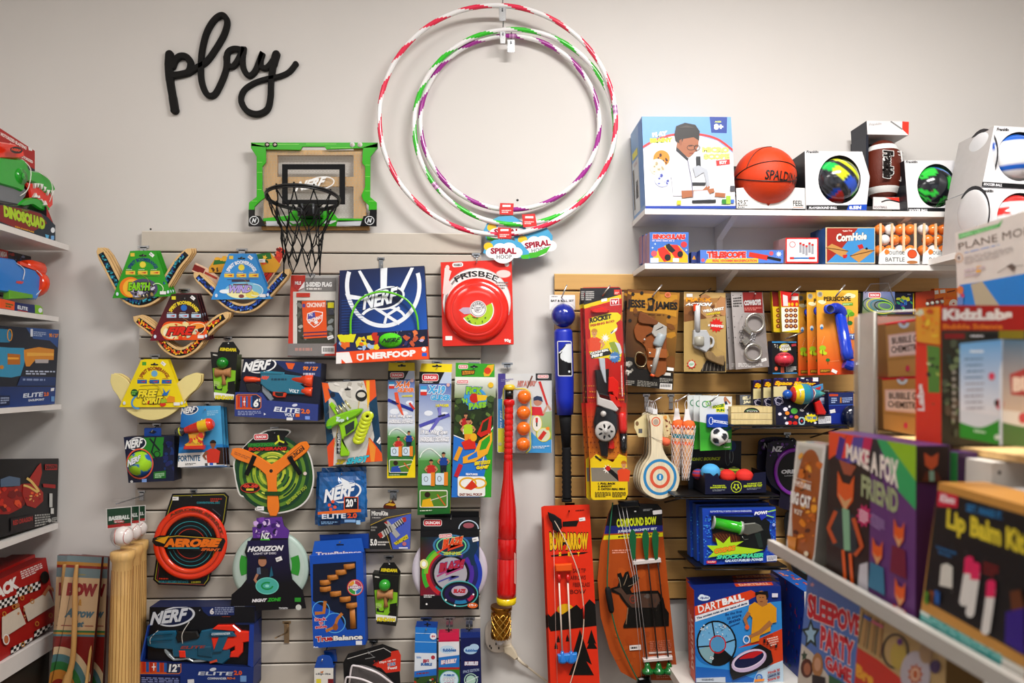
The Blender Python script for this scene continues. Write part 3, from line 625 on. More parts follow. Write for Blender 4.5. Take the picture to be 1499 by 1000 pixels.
# foam basketball hoop box
t,b,P=pack('hoop_set','blue boxed foam hoop set with green rim and green ball','toy box',[(497,396),(621,389),(628,525),(496,533)],110,40,'16264e','142246')
b.gr([(497,396),(621,389),(626,490),(497,492)],['1b2a54','1b2a54','2468c8','1c2c5c'],5)
b.ring(561,418,56,62,6,'eef1f6',0,-18,200,40);b.po([(557,393),(567,392),(566,426),(557,427)],'eef1f6').po([(524,397),(528,396),(547,428),(540,430)],'eef1f6').po([(601,392),(606,392),(590,428),(583,428)],'eef1f6').po([(505,430),(540,436),(530,440),(508,437)],'eef1f6')
for y in range(440,492,4):b.ln([(500,y),(540-(y-440)*.3,y-2)],.6,'2c5aa8')
b.ring(561,467,34,20,4,'eef1f6',0,200,350).ln([(548,450),(585,474)],4.5,'eef1f6').ln([(585,450),(566,462),(563,474)],4,'eef1f6')
nerf(b,529,420,592,453,-8,'eef1f6','16264e');b.z=0;b.build('backboard',t)
b=B(P,'gloss',0);b.tu(cat([(514,490,10),(516,462,16),(530,438,18),(560,428,18),(592,437,18),(609,458,16),(613,486,10)],8),3.6,'6ccc28',12);b.build('rim',t)
b=B(P);b.box([(496,491),(627,483),(629,526),(495,533)],32,'1c2248','c84a24',z=34,top='2c3050');b.gr([(496,491),(627,483),(628,510),(496,516)],['20284e','1a2040','141a34','2a3468'],4)
b.conf([(497,492),(555,488),(555,512),(498,516)],26,['f0b424','e8d824','c83c24','2c3c98','e8742c','a8c4e8'],3,8,4,5);b.po([(499,492),(524,490),(520,502),(501,501)],'e0dc24');b.conf([(590,488),(626,485),(627,507),(592,510)],14,['c8603c','b8b4d8','3c3c70','e8824c'],2,5,8)
b.conf([(555,486),(592,485),(592,495),(555,496)],14,['e8f0ff'],.4,.8,2,4)
b.po([(496,516),(628,508),(629,526),(495,533)],'f05a24').po([(495,517),(514,516),(519,531),(509,532),(503,526),(503,533),(495,533)],'f4f0ee').tx('NERFOOP',[(539,517),(610,512.5),(610,522),(539,527)],'f4f0ee',.06).po([(525,519),(535,518),(535,527),(530,529),(525,526)],'f4f0ee').po([(527,521),(533,520),(533,525),(530,527),(527,525)],'f05a24').el(622,512,3.4,3.4,'f4f0ee').re(619,517,626,522,'2a6ad0')
b.build('lower_carton',t)
b=B(P,'matte');b.sph(573.5,499,18,26,'5fd02c',28,sy=.66,sz=.55);b.build('foam_ball',t)
b=B(P,'satin',52.5);b.tx('NERF',[(563,497),(590,495),(588,501),(561,503)],'173a1c',.05,.3);b.build('ball_print',t)
hook(558,379,(560,391),122,'blue boxed foam hoop set',plate=(5,14))
# flying disc box
t,b,P=pack('flying_disc','red flying disc in a square red and white box','disc',[(645,384),(749,380),(752,504),(648,507)],70,46,'e03222','a82018')
b.el(698,443,50,50,'f2eeec').ring(698,443,50,51,1,'c8c4c4').po([(665,384),(720,382),(724,393),(700,389),(672,396)],'e03222')
b.ring(698,443,47,47,3.2,'9a8c8a',0,100,260).po([(651,392),(661,397),(657,410),(663,420),(654,432),(648,430)],'ecd8d4').el(655,392,3,4,'ecd8d4').el(737,401,11,6,'ecd4d0').ring(737,401,11,6,.8,'d8a09a')
b.po(rot(rr(662,384.5,678,391,3),670,388,-4),'f2eeec').tx('WHAM-O',rot(qd((664,386,676,390)),670,388,-4),'222',.05);b.el(742,387,3.4,3.4,'f4f0ee');b.re(652,492,662,498,'f4f0ee').tx('90g',(738,496,748,502),'f6ecea',.05).fine((726,412,744,424),3,'8a8080',4)
b.arc('FRISBEE',698,459,54,237,302,8.4,'191718',.02);b.build('carton',t)
b=B(P,'gloss');R_=47
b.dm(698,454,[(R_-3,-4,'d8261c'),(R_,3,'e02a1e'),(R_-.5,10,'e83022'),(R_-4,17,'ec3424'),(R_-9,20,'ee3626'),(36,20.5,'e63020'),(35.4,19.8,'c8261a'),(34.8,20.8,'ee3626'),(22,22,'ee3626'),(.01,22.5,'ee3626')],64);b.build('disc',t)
b=B(P,'card',22.6);b.ring(699,455,23,22,11,'b4d428',0,-28,150).ring(699,455,24,23,1.4,'f4f0ee',0,-28,150).po([(678,451),(690,451),(690,460),(680,461),(672,455)],'c8b4c8').el(700,453,12,12,'f2eeee').ring(700,453,11,11,1,'8a8688').arc('FRISBEE',700,453,6.5,180,360,3,'333',.02).ring(700,453,6,6,.6,'8a8688').fine((696,450,704,457),3,'66636a',4).conf((684,464,718,474),9,['2c5020','3a6a28','6a9a28'],1,2.4,4);b.build('disc_print',t)
b=B(P,'clear',23);b.dm(698,443,[(53,-.4,'eee'),(50,4,'eee'),(49,24,'eee'),(40,27,'eee'),(.01,28,'eee')],40);b.build('blister',t);hook(697,373,(698,384),82,'boxed red flying disc',(698,378),plate=(6,4),col='c8ccd0')
# dart blaster box, mid size, tilted
def plus6(b,x0,y0,x1,y1,n):
    w=x1-x0;b.po([(x0,y0+2),(x0+3,y0),(x1-w*.18,y0),(x1,y0+5),(x1,y1-3),(x1-3,y1),(x0,y1)],'e8862c');b.po(inset([(x0,y0+2),(x0+3,y0),(x1-w*.18,y0),(x1,y0+5),(x1,y1-3),(x1-3,y1),(x0,y1)],.9),'28345c');b.re(x0+1,y0+2,x1-w*.36,y1-1,'d8582c')
    for k in range(3):b.re(x0+3+k*w*.09,y0+3,x0+3+k*w*.09+w*.07,y1-3,('c23a28','2c68b0','c23a28')[k]);b.re(x0+w*.4+k*w*.09,y0+3,x0+w*.4+k*w*.09+w*.07,y1-3,('2c68b0','b84028','2c68b0')[k])
    b.re(x0+w*.28,(y0+y1)/2-.7,x0+w*.38,(y0+y1)/2+.7,'fff').re(x0+w*.32,y0+5,x0+w*.34,y1-5,'fff');b.tx(n,(x1-w*.31,y0+(y1-y0)*.3,x1-w*.1,y1-3),'f4f4f4',.05,.15,'15192c')
    b.tx('x',(x1-w*.09,y0+(y1-y0)*.3,x1-w*.02,y0+(y1-y0)*.5),'f4f4f4',.05)
q=[(357,525),(471,532),(466,616),(345,609)]
t,b,P=pack('blaster_box','navy box with a teal and orange dart blaster, six darts','toy box',q,105,78,'1b2238','26356c',top='34406c',right='1e2848')
b.po([(402,528),(470,532),(469,552),(446,548),(418,542),(408,534)],'2a3c70').po([(418,531),(432,532),(428,541),(422,540)],'e8682c').tx('90 / 27',[(444,536),(466,537),(465,543),(443,542)],'ee8a2c',.06).fine((444,545,468,550),1,'c4cadc').fine((446,529,468,533),1,'98a4c8');nerf(b,355,525,404,546,-2);b.build('backing_card',t)
b=B(P);b.slab([(346,574),(384,575),(392,586),(467,592),(466,616),(345,609)],12,-64,'39488c','2a3a78')
plus6(b,347,577,384,599,'6');b.fine((350,601,384,608),3,'9aa4cc',3);b.tx('ELITE',[(403,595),(441,598),(441,605),(402,602)],'e8ebf4',.03,.1).tx('2.0',[(442,598),(455,599),(455,606),(442,605)],'ec7a34',.05).tx('VOLT',[(418,604),(433,605),(433,610),(418,609)],'e8ebf4',.04).re(434,605.5,440,610,'ec7a34').re(421,611,430,615,'f0eeee').re(448,609,455,614,'88a4e8').po([(388,604),(391,606),(388,608)],'e8ebf4').el(433,593,4,2,'d8dcec',-10);b.build('tray',t)
b=B(P,'gloss');teal='2f7c96';ora='f2562a'
b.slab([(382,546),(389,546),(389,543),(417,545),(417,548),(436,550),(450,552),(449,562),(441,563),(449,570),(449,578),(425,577),(398,574),(391,570),(382,562)],8,-14,teal,'20586c','gloss',rnd=3)
b.slab([(382,544),(413,545),(413,548),(382,547)],10,-8,'35869e','20586c','gloss',rnd=1);b.build('blaster_body',t)
b=B(P,'gloss');b.la((357,555),(382,556),[(0,2.6),(.1,4.6),(.7,4),(.8,3),(1,3)],ora,-2,16).cut('plunger',t);b.la((428,555),(458,558),[(0,5),(.6,7),(.62,8.4),(.95,9.2),(1,8)],ora,-3,18).cut('muzzle',t);b.la((442,572),(457,574),[(0,5.4),(.8,7.2),(1,7)],ora,-3,16).cut('lower_muzzle',t);b.slab([(400,573),(400,579),(406,582),(418,582),(421,575),(419,573)],8,-6,'d84420',None,'gloss',rnd=2);b.slab([(404,574),(404,578),(408,580),(415,580),(416,575)],9,8,'15181f');b.build('trigger',t)
b=B(P,'satin');b.z=8.2;b.tx('NERF',[(384,550),(395,551),(394,556),(383,555)],'ee5a30',.05,.3).fine((398,553,430,558),1,'1b4a60',3).cut('name_print',t).tx('VOLT',[(424,569),(439,571),(438,576),(424,574)],'dce6ec',.05);b.build('blaster_print',t)
b=B(P,'gloss');b.slab([(358,561),(372,559),(384,564),(382,572),(374,578),(362,574)],2,-14,'16181d',rnd=3);b.slab([(383,562),(390,566),(401,584),(396,588),(384,574)],2,-10,'8c949c',rnd=2);b.build('grip',t)
for k in range(4):
    b=B(P,'matte');b.la((354+k*4.6,562),(354+k*4.6,572),[(0,1.6,'e8562c'),(.1,2.2,'e8562c'),(.4,2.2,'2f62a8'),(1,2.2,'2f62a8')],'2f62a8',-6,10);b.build('foam_dart',t)
# spiral boomerang card, three-armed
t=thing('spiral_boomerang','orange three-armed boomerang strapped on a swirling green card','boomerang',Pl(75),402,754);P=Pl(75)
b=B(P);out=cat([(356,655),(372,640),(392,629),(418,628),(426,632),(418,641),(424,650),(447,656),(456,672),(460,695),(458,715),(449,734),(430,747),(400,753),(382,750),(373,746),(378,739),(376,732),(362,729),(350,724),(344,700),(342,675)],4,True)
b.slab(out,1,-2,'e4e2dd','b4b2ac');i_=inset(out,2.2);b.po(i_,'35602f');cx,cy=399,690
for k,(r,c) in enumerate([(55,'1e4a34'),(50,'6a9438'),(45,'2c5c34'),(40,'9cb83c'),(35,'3c6c34'),(30,'b4c840'),(25,'4c7c34'),(20,'c4d048'),(15,'64903c'),(10,'d0d850'),(5,'8aa848')]):
    b.el(cx,cy+2,r*.98,r*1.02,c,0,40)
for k in range(26):
    a=k*61%360;r=14+(k*37)%36;b.ring(cx,cy+2,r,r*1.02,2.2,('1e4a34','dce060','88a83c')[k%3],0,a,a+40,10)
b.po([(357,655),(372,641),(392,631),(418,630),(424,633),(416,642),(423,651),(395,654),(372,660),(356,664)],'15181a');duncan(b,372,635,393,644,-2)
b.po(rot(qd((363,648,408,654)),385,651,-2),'2e7c34');b.tx('MOTION',rot(qd((366,648.5,405,653.5)),385,651,-2),'3c9c40',.06,.2,'123018');b.po(rot(qd((363,654,421,660)),391,657,-1),'2a1412');b.tx('BOOMERANG',rot(qd((364,654.5,420,659.5)),391,657,-1),'d83424',.05,.2)
for a in (20,140,260):b.ln([(409,645),(409+8*math.cos(math.radians(a)),645+8*math.sin(math.radians(a)))],2.6,'dce048')
b.el(367,714,14,7,'1e1a16').ring(367,714,14.5,7.4,1.2,'c84030').tx('40-50',rot(qd((356,709,378,714)),367,712,0),'e8503c',.06).re(361,715,372,718,'e8d040');tagp(b,382,744,10,6);b.tx('RETURNS TO YOU',[(419,735),(447,710),(450,714),(422,739)],'b8c848',.03).el(447,693,2.6,2.6,'e8d4d0');b.build('card',t)
b=B(P,'gloss');oc='f58a24';od='c86818'
def arm(pts,ws):return strip(cat(pts,5),cat([(w_,) for w_ in ws],5) and [x[0] for x in cat([(w_,) for w_ in ws],5)])
armset=[([(398,690),(382,678),(366,670),(350,664),(340,661)],[18,15,17,17,9]),([(398,690),(414,678),(430,666),(444,655),(452,650)],[18,15,17,17,9]),([(398,690),(399,710),(400,728),(401,744),(401,755)],[18,13,16,17,9])]
for k,(p_,w_) in enumerate(armset):b.slab(arm(p_,w_),9+k*.05,3+k*.05,oc,od,'gloss',rnd=1.6)
b.dm(398,689,[(.01,9.4,'1c1a18'),(2.6,9.4,'1c1a18')],14);b.z=9.4;duncan_=[(424,668),(443,653),(447,658),(428,673)];b.po(inset([(422,670),(444,651),(449,657),(427,676)],.0),oc);b.ln([(424,671),(445,654)],7.5,'2a1c14').ln([(425,670.5),(444.3,654.6)],6.2,oc).tx('DUNCAN',duncan_,'2a1c14',.04).fine([(345,660),(374,671),(372,676),(344,665)],2,'c8702c',5)
b.build('boomerang_body',t)
for i,L in enumerate((((374,667),(362,695)),((424,668),(441,694)),((396,719),(403,719)))):
    b=B(P,'matte');b.slab(strip([L[0],L[1]],6.5 if i<2 else 0.1) if i<2 else rr(389,719,412,725,.5),11,9.2,'121314' if i<2 else '2c5428');b.build('strap',t)
hook(402,627,(402,634),90,'green swirl card',plate=(6,5))
# zip shooter card
q=[(471,560),(549,556),(560,675),(481,683)]
t,b,P=pack('shooter_card','lime green disc shooter toy on an orange and navy card','toy',q,95,3,'1d4a68','888')
b.po([(480,560),(536,557),(541,600),(548,640),(538,677),(484,682),(490,650),(482,610)],'d8d4cc').po([(532,557),(549,556),(551,580),(540,590),(536,570)],'e8642c').po([(536,557),(541,557),(541,588),(538,600)],'f0c03c').po([(471,560),(480,561),(486,580),(476,590)],'ee6c2c').po([(478,655),(490,640),(488,682),(481,683)],'e85a2c').po([(541,640),(560,665),(560,675),(534,677)],'ee6428').po([(539,640),(550,655),(548,676),(543,676)],'f09c3c')
b.ln([(489,655),(496,620),(524,600),(530,560)],1.2,'c8a838');b.conf((488,562,530,580),12,['b8b2a8','c4c0b8','e8e4de'],2,6,2);b.po([(480,568),(484,582),(490,586),(497,600),(505,590),(496,575),(486,573)],'24507c').el(487,578,4,4,'1c2c44')
slot(b,509,570,9);b.el(529,579,8.5,8.5,'2a2a28').el(529,578,6,4,'d8d4c8').tx('ZIP',[(491,673),(506,672),(506,679),(491,680)],'c8b428',.06,.3,'15181c').tx('SHOT',[(507,671),(541,666),(540,676),(507,680)],'4ac4d8',.08,.3,'14202c').fine([(492,682),(540,678),(540,680),(492,684)],1,'3a3c40').po([(493,634),(497,634),(499,664),(493,664)],'33363a').tx('80M+',[(499,634),(499,663),(494,663),(494,634)],'e4e4e4',.05);tagp(b,556,645,9,6,-55);b.build('card',t)
b=B(P,'gloss');lm='9ed826'
b.slab(cat([(479,623),(482,614),(492,608),(506,603),(520,599),(532,598),(530,604),(520,611),(506,617),(492,623),(484,628)],3,True),26,6,'8ccc28','6aa81c','gloss',rnd=5)
b.slab([(492,617),(504,613),(521,604),(525,620),(520,630),(505,640),(503,645),(513,662),(512,667),(500,668),(499,664),(501,640),(498,624)],18,8,lm,'72a81c','gloss',rnd=3);b.build('pistol_body',t)
b=B(P,'satin',18.4);b.po([(506,623),(520,615),(520,627),(508,636)],'2f3c3c').build('trigger_gap',t)
b=B(P,'satin',26.4);b.conf([(490,612),(515,606),(512,612),(490,620)],7,['e4f0e8','d0e4d8'],2,4,3,5);b.po([(480,624),(488,622),(487,626),(482,627)],'3a9c3c');b.build('flash_print',t)
b=B(P,'gloss')
b.slab([(483,592),(487,588),(492,593),(498,604),(493,608)],20,8,lm,'72a81c',rnd=2);b.build('front_sight',t)
for k in range(4):b=B(P,'metal');b.la((493+k*4.5,596-k*3.3),(500+k*5,610-k*4),[(0,1.2),(.5,1.5),(1,1.2)],'e6e0a0' if k%2 else 'c8ccb0',20,8);b.build('coil',t)
for k in range(7):
    x,y=539.5-k*2.2,609+k*5.6;b=B(P,'gloss');b.dm(x,y,[(.01,26-k,'c8d828'),(2.2,26-k,'23261c'),(2.4,27-k,'d8e430'),(8.6-.1*k,27-k,'e8ec70' if k%2 else 'c4dc28'),(9.2,24-k,'30352a' if k%2 else 'b8cc24'),(9.2,20-k,'30352a')],24,e=.82,rt=20);b.build('flying_disk',t)
b=B(P,'clear',28);b.slab(cat([(480,628),(478,614),(490,588),(500,584),(530,590),(548,600),(552,615),(536,652),(516,670),(496,670),(492,640)],3,True),30,1,'f0f0f0',rnd=3);b.build('blister',t);hook(508,558,(509,568),108,'lime shooter card',plate=(5,3))
# foil dart refill bags
def foil(label,dx,dy,d,front):
    P=Pl(d);t=thing('dart_bag',label,'bag',P,500+dx,768+dy,0,'blue foil dart bags');b=B(P,'gloss');n=12;q=[(468,692),(533,690),(535,764),(465,770)];q=[(x+dx,y+dy) for x,y in q];RN=random.Random(int(d));G=[]
    for j in range(n+1):
        for i in range(n+1):u,v=i/n,j/n;x,y=bil(q,u,v);puff=16*math.sin(PI*u)**.6*math.sin(PI*min(1,max(0,(v-.08)/.84)))**.6;G.append(P.at(x+RN.uniform(-.6,.6),y+RN.uniform(-.6,.6),puff+RN.uniform(-2.4,2.4)))
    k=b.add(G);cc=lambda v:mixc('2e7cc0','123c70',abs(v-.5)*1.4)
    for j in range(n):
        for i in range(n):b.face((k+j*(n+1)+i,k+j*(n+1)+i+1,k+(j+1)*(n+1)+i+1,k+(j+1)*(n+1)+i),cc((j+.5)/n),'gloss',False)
    b.build('foil_bag',t)
    if front:
        b=B(P,'card',19);b.k=1;nerf(b,474,706,530,734,-8,'f2f4f8','1d5a98');b.po([(500,698),(512,704),(516,716),(505,714)],'f0f4f8');b.re(505,726,526,745,'e8682c').re(506.2,727.2,524.8,743.8,'101c30').tx('20',(508,729,518.5,741),'f4f4f4',.05).tx('x',(519.5,729,523,733),'f4f4f4',.05)
        for x,y in ((484,738),(489,733),(486,744),(492,741)):b.ln([(x,y),(x+9,y+5)],4.4,'2868a8').el(x,y,2.4,2.4,'f0643c')
        b.po([(467,748),(505,745),(530,744),(530,748),(500,750),(467,752)],'e8782c').tx('ELITE',[(473,751),(508,750),(508,757),(473,758)],'dfe8f4',.03).tx('2.0',[(510,750),(524,749),(524,757),(510,757)],'e8602c',.05).re(470,760,500,767,'10284c').fine((472,761.5,496,766),2,'8cb4dc').re(506,759,522,763,'8cb4e0').re(523,760,529,766,'a8ccec');b.build('bag_print',t)
    return t
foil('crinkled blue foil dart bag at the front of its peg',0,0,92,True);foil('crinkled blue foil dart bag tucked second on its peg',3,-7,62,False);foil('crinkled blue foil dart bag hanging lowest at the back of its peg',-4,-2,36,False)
hook(500,684,(500,694),100,'foil dart bags',plate=(7,4))
# ball-and-cup toys
def kendama(label,ox,oy,d,s=1.0,bottom=668,lab2='green ball'):
    X=lambda L:[(ox+(x-640)*s,oy+(y-70)*s) for x,y in L];k_=.24*s;X=lambda L:[(ox+(x-614)*k_,oy+(y-60)*k_) for x,y in L]
    P=Pl(d);t=thing('kendama',label,'toy',P,ox+21*s,oy+95*s,0,'boxed kendama toys');b=B(P)
    b.box(X([(614,135),(778,150),(758,455),(640,440)]),48,'1b1c1a','26281f',right='3a4a1c',z=0)
    b.po(X([(628,235),(680,230),(700,330),(735,245),(768,250),(765,330),(720,370),(700,400),(640,390),(634,330)]),'8cc42c').po(X([(634,382),(760,396),(756,430),(638,418)]),'f2f2ee').tx('KENDAMA',X([(642,400),(756,405),(755,428),(642,425)]),'f0e024',.06,.2,'141410').po(X([(640,330),(690,345),(684,372),(640,366)]),'1c2418').el(*X([(670,350)])[0],4*s,3*s,'8cc42c').po(X([(720,320),(765,312),(758,372),(718,366)]),'14170f').fine(X([(636,312),(672,318),(672,350),(636,344)]),4,'c8dc90').fine(X([(630,146),(668,152),(668,166),(630,160)]),1,'dddad0')
    b.po(X([(628,140),(612,138),(620,160)]),'1b1c1a');b.build('carton',t)
    b=B(P);b.slab(X([(680,75),(745,72),(785,130),(780,150),(650,140),(655,110)]),-14,-16,'17181a','333');b.z=-14;b.tx('KENDAMA',X([(664,108),(766,112),(764,134),(662,128)]),'ecd828',.07,.15);b.el(*X([(715,82)])[0],1,1,'ddd');b.build('header_card',t)
    b=B(P,'gloss');c=X([(690,203)])[0];b.sph(c[0],c[1],8.6*s,4,'1f8a2c' if oy<600 else '3aa838',26);b.build('ball',t)
    b=B(P,'wood');y0=X([(693,262)])[0];b.la((y0[0]-11.5*s,y0[1]),(y0[0]+11.5*s,y0[1]),[(0,7*s),(.05,7.6*s),(.5,4.6*s),(.95,7.6*s),(1,7*s)],'b98658',-2,20);b.la((y0[0],y0[1]),(y0[0]+1,y0[1]+18*s),[(0,4.5*s),(.2,3.6*s),(.6,2.6*s),(1,3.8*s)],'b98658',-2,16);b.build('wooden_cup',t)
    return t
kendama('ball-and-cup toy with a green ball, beside the foam boomerang',308,497,88)
hook(334,495,(335,500),80,'upper ball-and-cup toy',plate=(6,3))
# small foam launcher cards
for k in (2,1,0):
    P=Pl(88-22*k);ox=k*4.2;oy=k*1.0;X=lambda L:[(x+ox,y+oy) for x,y in L]
    t=thing('launcher_card',['front blue card with a red and yellow squirt launcher','second blue launcher card behind the red and yellow launcher','rearmost blue launcher card behind the red and yellow launcher'][k],'toy',P,294+ox,684,0,'launcher cards on one peg');b=B(P)
    b.box(X([(266,595),(323,594),(328,682),(260,684)]),3,'2a88cc','1c5c94');b.gr(X([(266,595),(323,594),(326,650),(262,655)]),['1e7cc4','5ab4e4','58b0dc','1c60b0'],3)
    b.po(X([(259,664),(300,662),(327,655),(329,681),(260,684)]),'f2f0ee');
    b.tx('FORTNITE',X([(261,667),(293,666),(293,675),(261,676)]),'2a6c94',.04).fine(X([(271,678),(287,677.5),(287,681),(271,681.5)]),2,'444');b.re(300+ox,678,304+ox,682,'555').re(307+ox,677,312+ox,681,'2a6ad0').fine(X([(303,601),(320,600),(320,608),(303,609)]),3,'9cd0ee',4);nerf(b,264+ox,594,290+ox,607,-4,'f2f2f2','1c3c64')
    b.re(317+ox,655,328+ox,680,'3a2418');person(b,312+ox,650+oy,11,'d8402c','2a1810','9a6444',(-1,));b.build('card',t)
    if k==0:
        b=B(P,'gloss');b.la((262,633),(316,619),[(0,5,'3a3f44'),(.06,7,'3a3f44'),(.1,6.4,'c8cc30'),(.14,7,'3a3f44'),(.18,5,'30343a'),(.24,4.5,'c4322a'),(.4,6.8,'d23a2c'),(.6,8.5,'d8382a'),(.62,9,'f0c828'),(.84,9.6,'f0cc2c'),(.86,9.8,'f04c24'),(.95,8.4,'e84420'),(1,5,'d83c1c')],'d23a2c',22,24);b.build('barrel',t)
        b=B(P,'gloss');b.slab([(279,634),(302,627),(303,636),(299,645),(302,657),(276,656),(274,650),(281,646)],26,12,'e8a828','b8301f','gloss',rnd=4);b.slab([(274,652),(303,651),(302,657),(273,657)],28,10,'d8341f',rnd=2);b.conf([(281,636),(300,630),(299,650),(279,652)],12,['d8381f','e04424','f4cc30'],2,5,6);b.build('grip',t)
        b=B(P,'satin',33);b.fine([(278,628),(305,621),(306,625),(279,632)],1,'2a1c18',4);b.build('barrel_print',t)
        b=B(P,'satin');b.tu(cat([(299,613,20),(297,620,34),(299,630,32),(302,634,16)],4),1,'f0eee8',6);b.build('cable_tie',t)
hook(304,591,(300,600),100,'squirt launcher cards',plate=(4,4))
# ball and slingshot box
t,b,P=pack('sling_ball','navy boxed foam soccer ball in blue and lime','toy box',[(181,640),(255,638),(255,704),(188,707)],92,60,'1c2444','131a34')
b.po([(205,641),(240,640),(238,668),(208,674),(206,655)],'2f8c30').ln([(219,642),(234,660)],2.6,'14202c').ln([(228,640),(222,662),(230,674)],2.2,'14202c').ring(230,665,5,5,1.4,'14301c');b.conf([(240,640),(255,640),(255,690),(240,692)],14,['16286c','1c3c78','0f1830','2c7c38','28306c'],2,6,5);b.po([(225,691),(243,689),(243,700),(225,701)],'2c7c34').fine([(227,693),(241,691.5),(241,699),(227,700)],3,'b8dcb8').el(193,705,2,2,'ddd').re(208,701,215,706,'88a8e0');nerf(b,183,640,214,659,-2);b.ring(205,679,20,22.5,2,'e8684a');b.build('carton',t)
def foamball(d):
    for v in ((.2,.5,.84),(-.65,.3,.7),(-.1,-.55,.83),(.75,-.1,.65),(.1,.95,.2)):
        vv=Vector(v).normalized()
        if vv.dot(Vector(d))>.87:return 'a8d832'
    return '2a6cc0'
b=B(P,'matte');b.sph(205,679,18.3,-4,foamball,48);b.build('ball',t);b=B(P,'card',40);b.tx('NERF',[(194,672),(214,664),(215,671),(195,682)],'f0f2f6',.05,.3,'16307c');b.build('ball_print',t)
b=B(P);b.slab(rr(207,627,232,642,2),-20,-22,'1d4fa0');b.z=-20;b.k=1;b.po([(213,634),(220,630),(226,633),(221,636)],'16203c');b.build('hang_tab',t);hook(230,622,(222,632),90,'navy boxed foam ball',plate=(6,3))
# ring disc on slanted card
P=Pl(58);t=thing('ring_disc','orange red flying ring on a slanted black card','disc',P,277,860)
b=B(P);cd_=[(252,723),(329,721),(335,727),(330,762),(318,800),(307,850),(300,859),(232,856),(224,849),(231,800),(243,750)];b.slab(cd_,0,-3,'16181c','0c0c0e');b.po(inset(cd_,2.6),'a8a02c');b.po(inset(cd_,3.6),'15171c');b.ln([(237,800),(230,848),(236,854),(300,856)],1,'8c2c3c');tagp(b,257,730,9,5)
b.fine([(308,729),(325,729),(325,735),(308,735)],2,'b8402c',3).tx('CONVENTIONAL DISC',(288,734.5,322,737.5),'3a9ca8',.03).ln([(311,745),(323,755),(320,758)],1.4,'50545c')
for r,c in ((33,'3aa0a8'),(27,'2c7c88'),(22,'c03c28')):b.ring(279,796,r,r,1,c,0,200,340).ring(279,796,r,r,1,c,0,20,160)
b.arc('WORLD RECORD - TURN TO VIEW',279,796,38,215,325,3,'b83c28',.02);b.fine([(233,845),(252,846),(252,849),(233,849)],1,'b83c28').tx('WORLD RECORD DISTANCE',(232,850,276,853.5),'3a90a0',.03).fine([(280,850),(300,850),(300,854),(280,854)],1,'a8a02c');b.build('card',t)
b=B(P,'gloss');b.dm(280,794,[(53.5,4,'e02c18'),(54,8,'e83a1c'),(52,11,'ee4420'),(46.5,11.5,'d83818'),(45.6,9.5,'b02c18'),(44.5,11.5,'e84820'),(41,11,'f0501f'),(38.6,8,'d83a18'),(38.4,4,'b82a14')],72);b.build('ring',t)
b=B(P,'satin',12);b.arc('AEROBIE SPRINT',280,794,46.6,232,345,4.2,'7a3412',.05);b.k=2
b.po([(226,787),(236,783),(262,782),(330,787),(332,791),(326,806),(300,806),(230,798),(225,792)],'15161a').tx('AEROBIE',[(240,787),(327,788),(324,800),(242,800)],'f2801c',.07,.25).po([(229,790),(250,783),(243,795)],'e8a828').ln([(232,787),(262,783.5),(326,788)],1,'d8b028').tx('SPRINT',[(297,801),(325,802),(324,806),(296,805)],'e8742c',.05,.2).re(248,800.5,294,802,'3a9ca8');b.build('name_plate',t);hook(284,718,(280,727),72,'slanted black ring card',plate=(5,3))
# light up disc in dark stand
P=Pl(72);t=thing('glow_disc','translucent white disc in a purple and black night sleeve','disc',P,398,892)
b=B(P,'satin');b.dm(397,832,[(54,-4,'a4b8b0'),(56.5,3,'b4c8be'),(55,11,'bccfc6'),(50,14,'c4d4cc'),(36,15,'b4c8be'),(30,15.5,'3aa838'),(20,15.5,'3aa838'),(.01,16,'b4c8be')],64);b.build('disc',t)
b=B(P,'satin',16);b.ring(397,826,44,44,12,'3ca03c',0,160,200).cut('side_print',t);b.ring(397,826,44,44,12,'3ca03c',0,-20,20);b.build('disc_print',t)
slv=[(378,757),(415,755),(418,768),(426,775),(424,787),(424,800),(425,820),(430,846),(445,862),(450,888),(340,893),(342,868),(356,856),(370,838),(366,820),(361,806),(364,796),(373,784),(372,770),(379,770)]
b=B(P);b.slab(slv,20,17,'15131c','0c0b10');b.gr([(365,790),(424,788),(428,850),(364,852)],['221c4c','2a2054','141220','18162c'],3);b.po([(378,757),(415,755),(418,768),(426,775),(424,786),(373,786),(372,770),(379,770)],'6a3c9c');b.conf([(376,758),(418,757),(424,785),(374,785)],30,['b48ad8','4a2878','d8b4ec','2c1c4c','8a50b8','e4ccf0'],1.5,5,4)
b.ln([(385,779),(385,788),(392,782),(398,778),(398,785)],1.6,'16141c').tx('NZ',(385,778,398,787),'f0eef4',.04,.2,'16141c').re(384,787,398,789,'48b83c').tx('HORIZON',[(366,798),(418,796),(417,804),(365,806)],'f2f0f4',.05,.2).tx('LIGHT UP DISC',[(374,807),(407,806),(407,809),(374,810)],'e4e0ec',.03)
b.el(387,820,6,7,'b98468').po(ellp(387,816.5,6.4,5,0,14,180,360),'2c1c14').po([(379,829),(395,829),(397,844),(392,848),(378,848)],'2a2630').po([(379,829),(384,828),(385,838),(379,838)],'6a7c94').ln([(380,838),(376,846),(382,854)],4,'b98468').po([(400,826),(403,840),(397,843)],'2c6c84').el(394,855,17,12.5,'7cd0c4').el(394,855,15.5,11,'58b8ac').ring(394,855,9,6,2.4,'1f9c54',0,0,300).el(394,855,3,2,'9ce4d8')
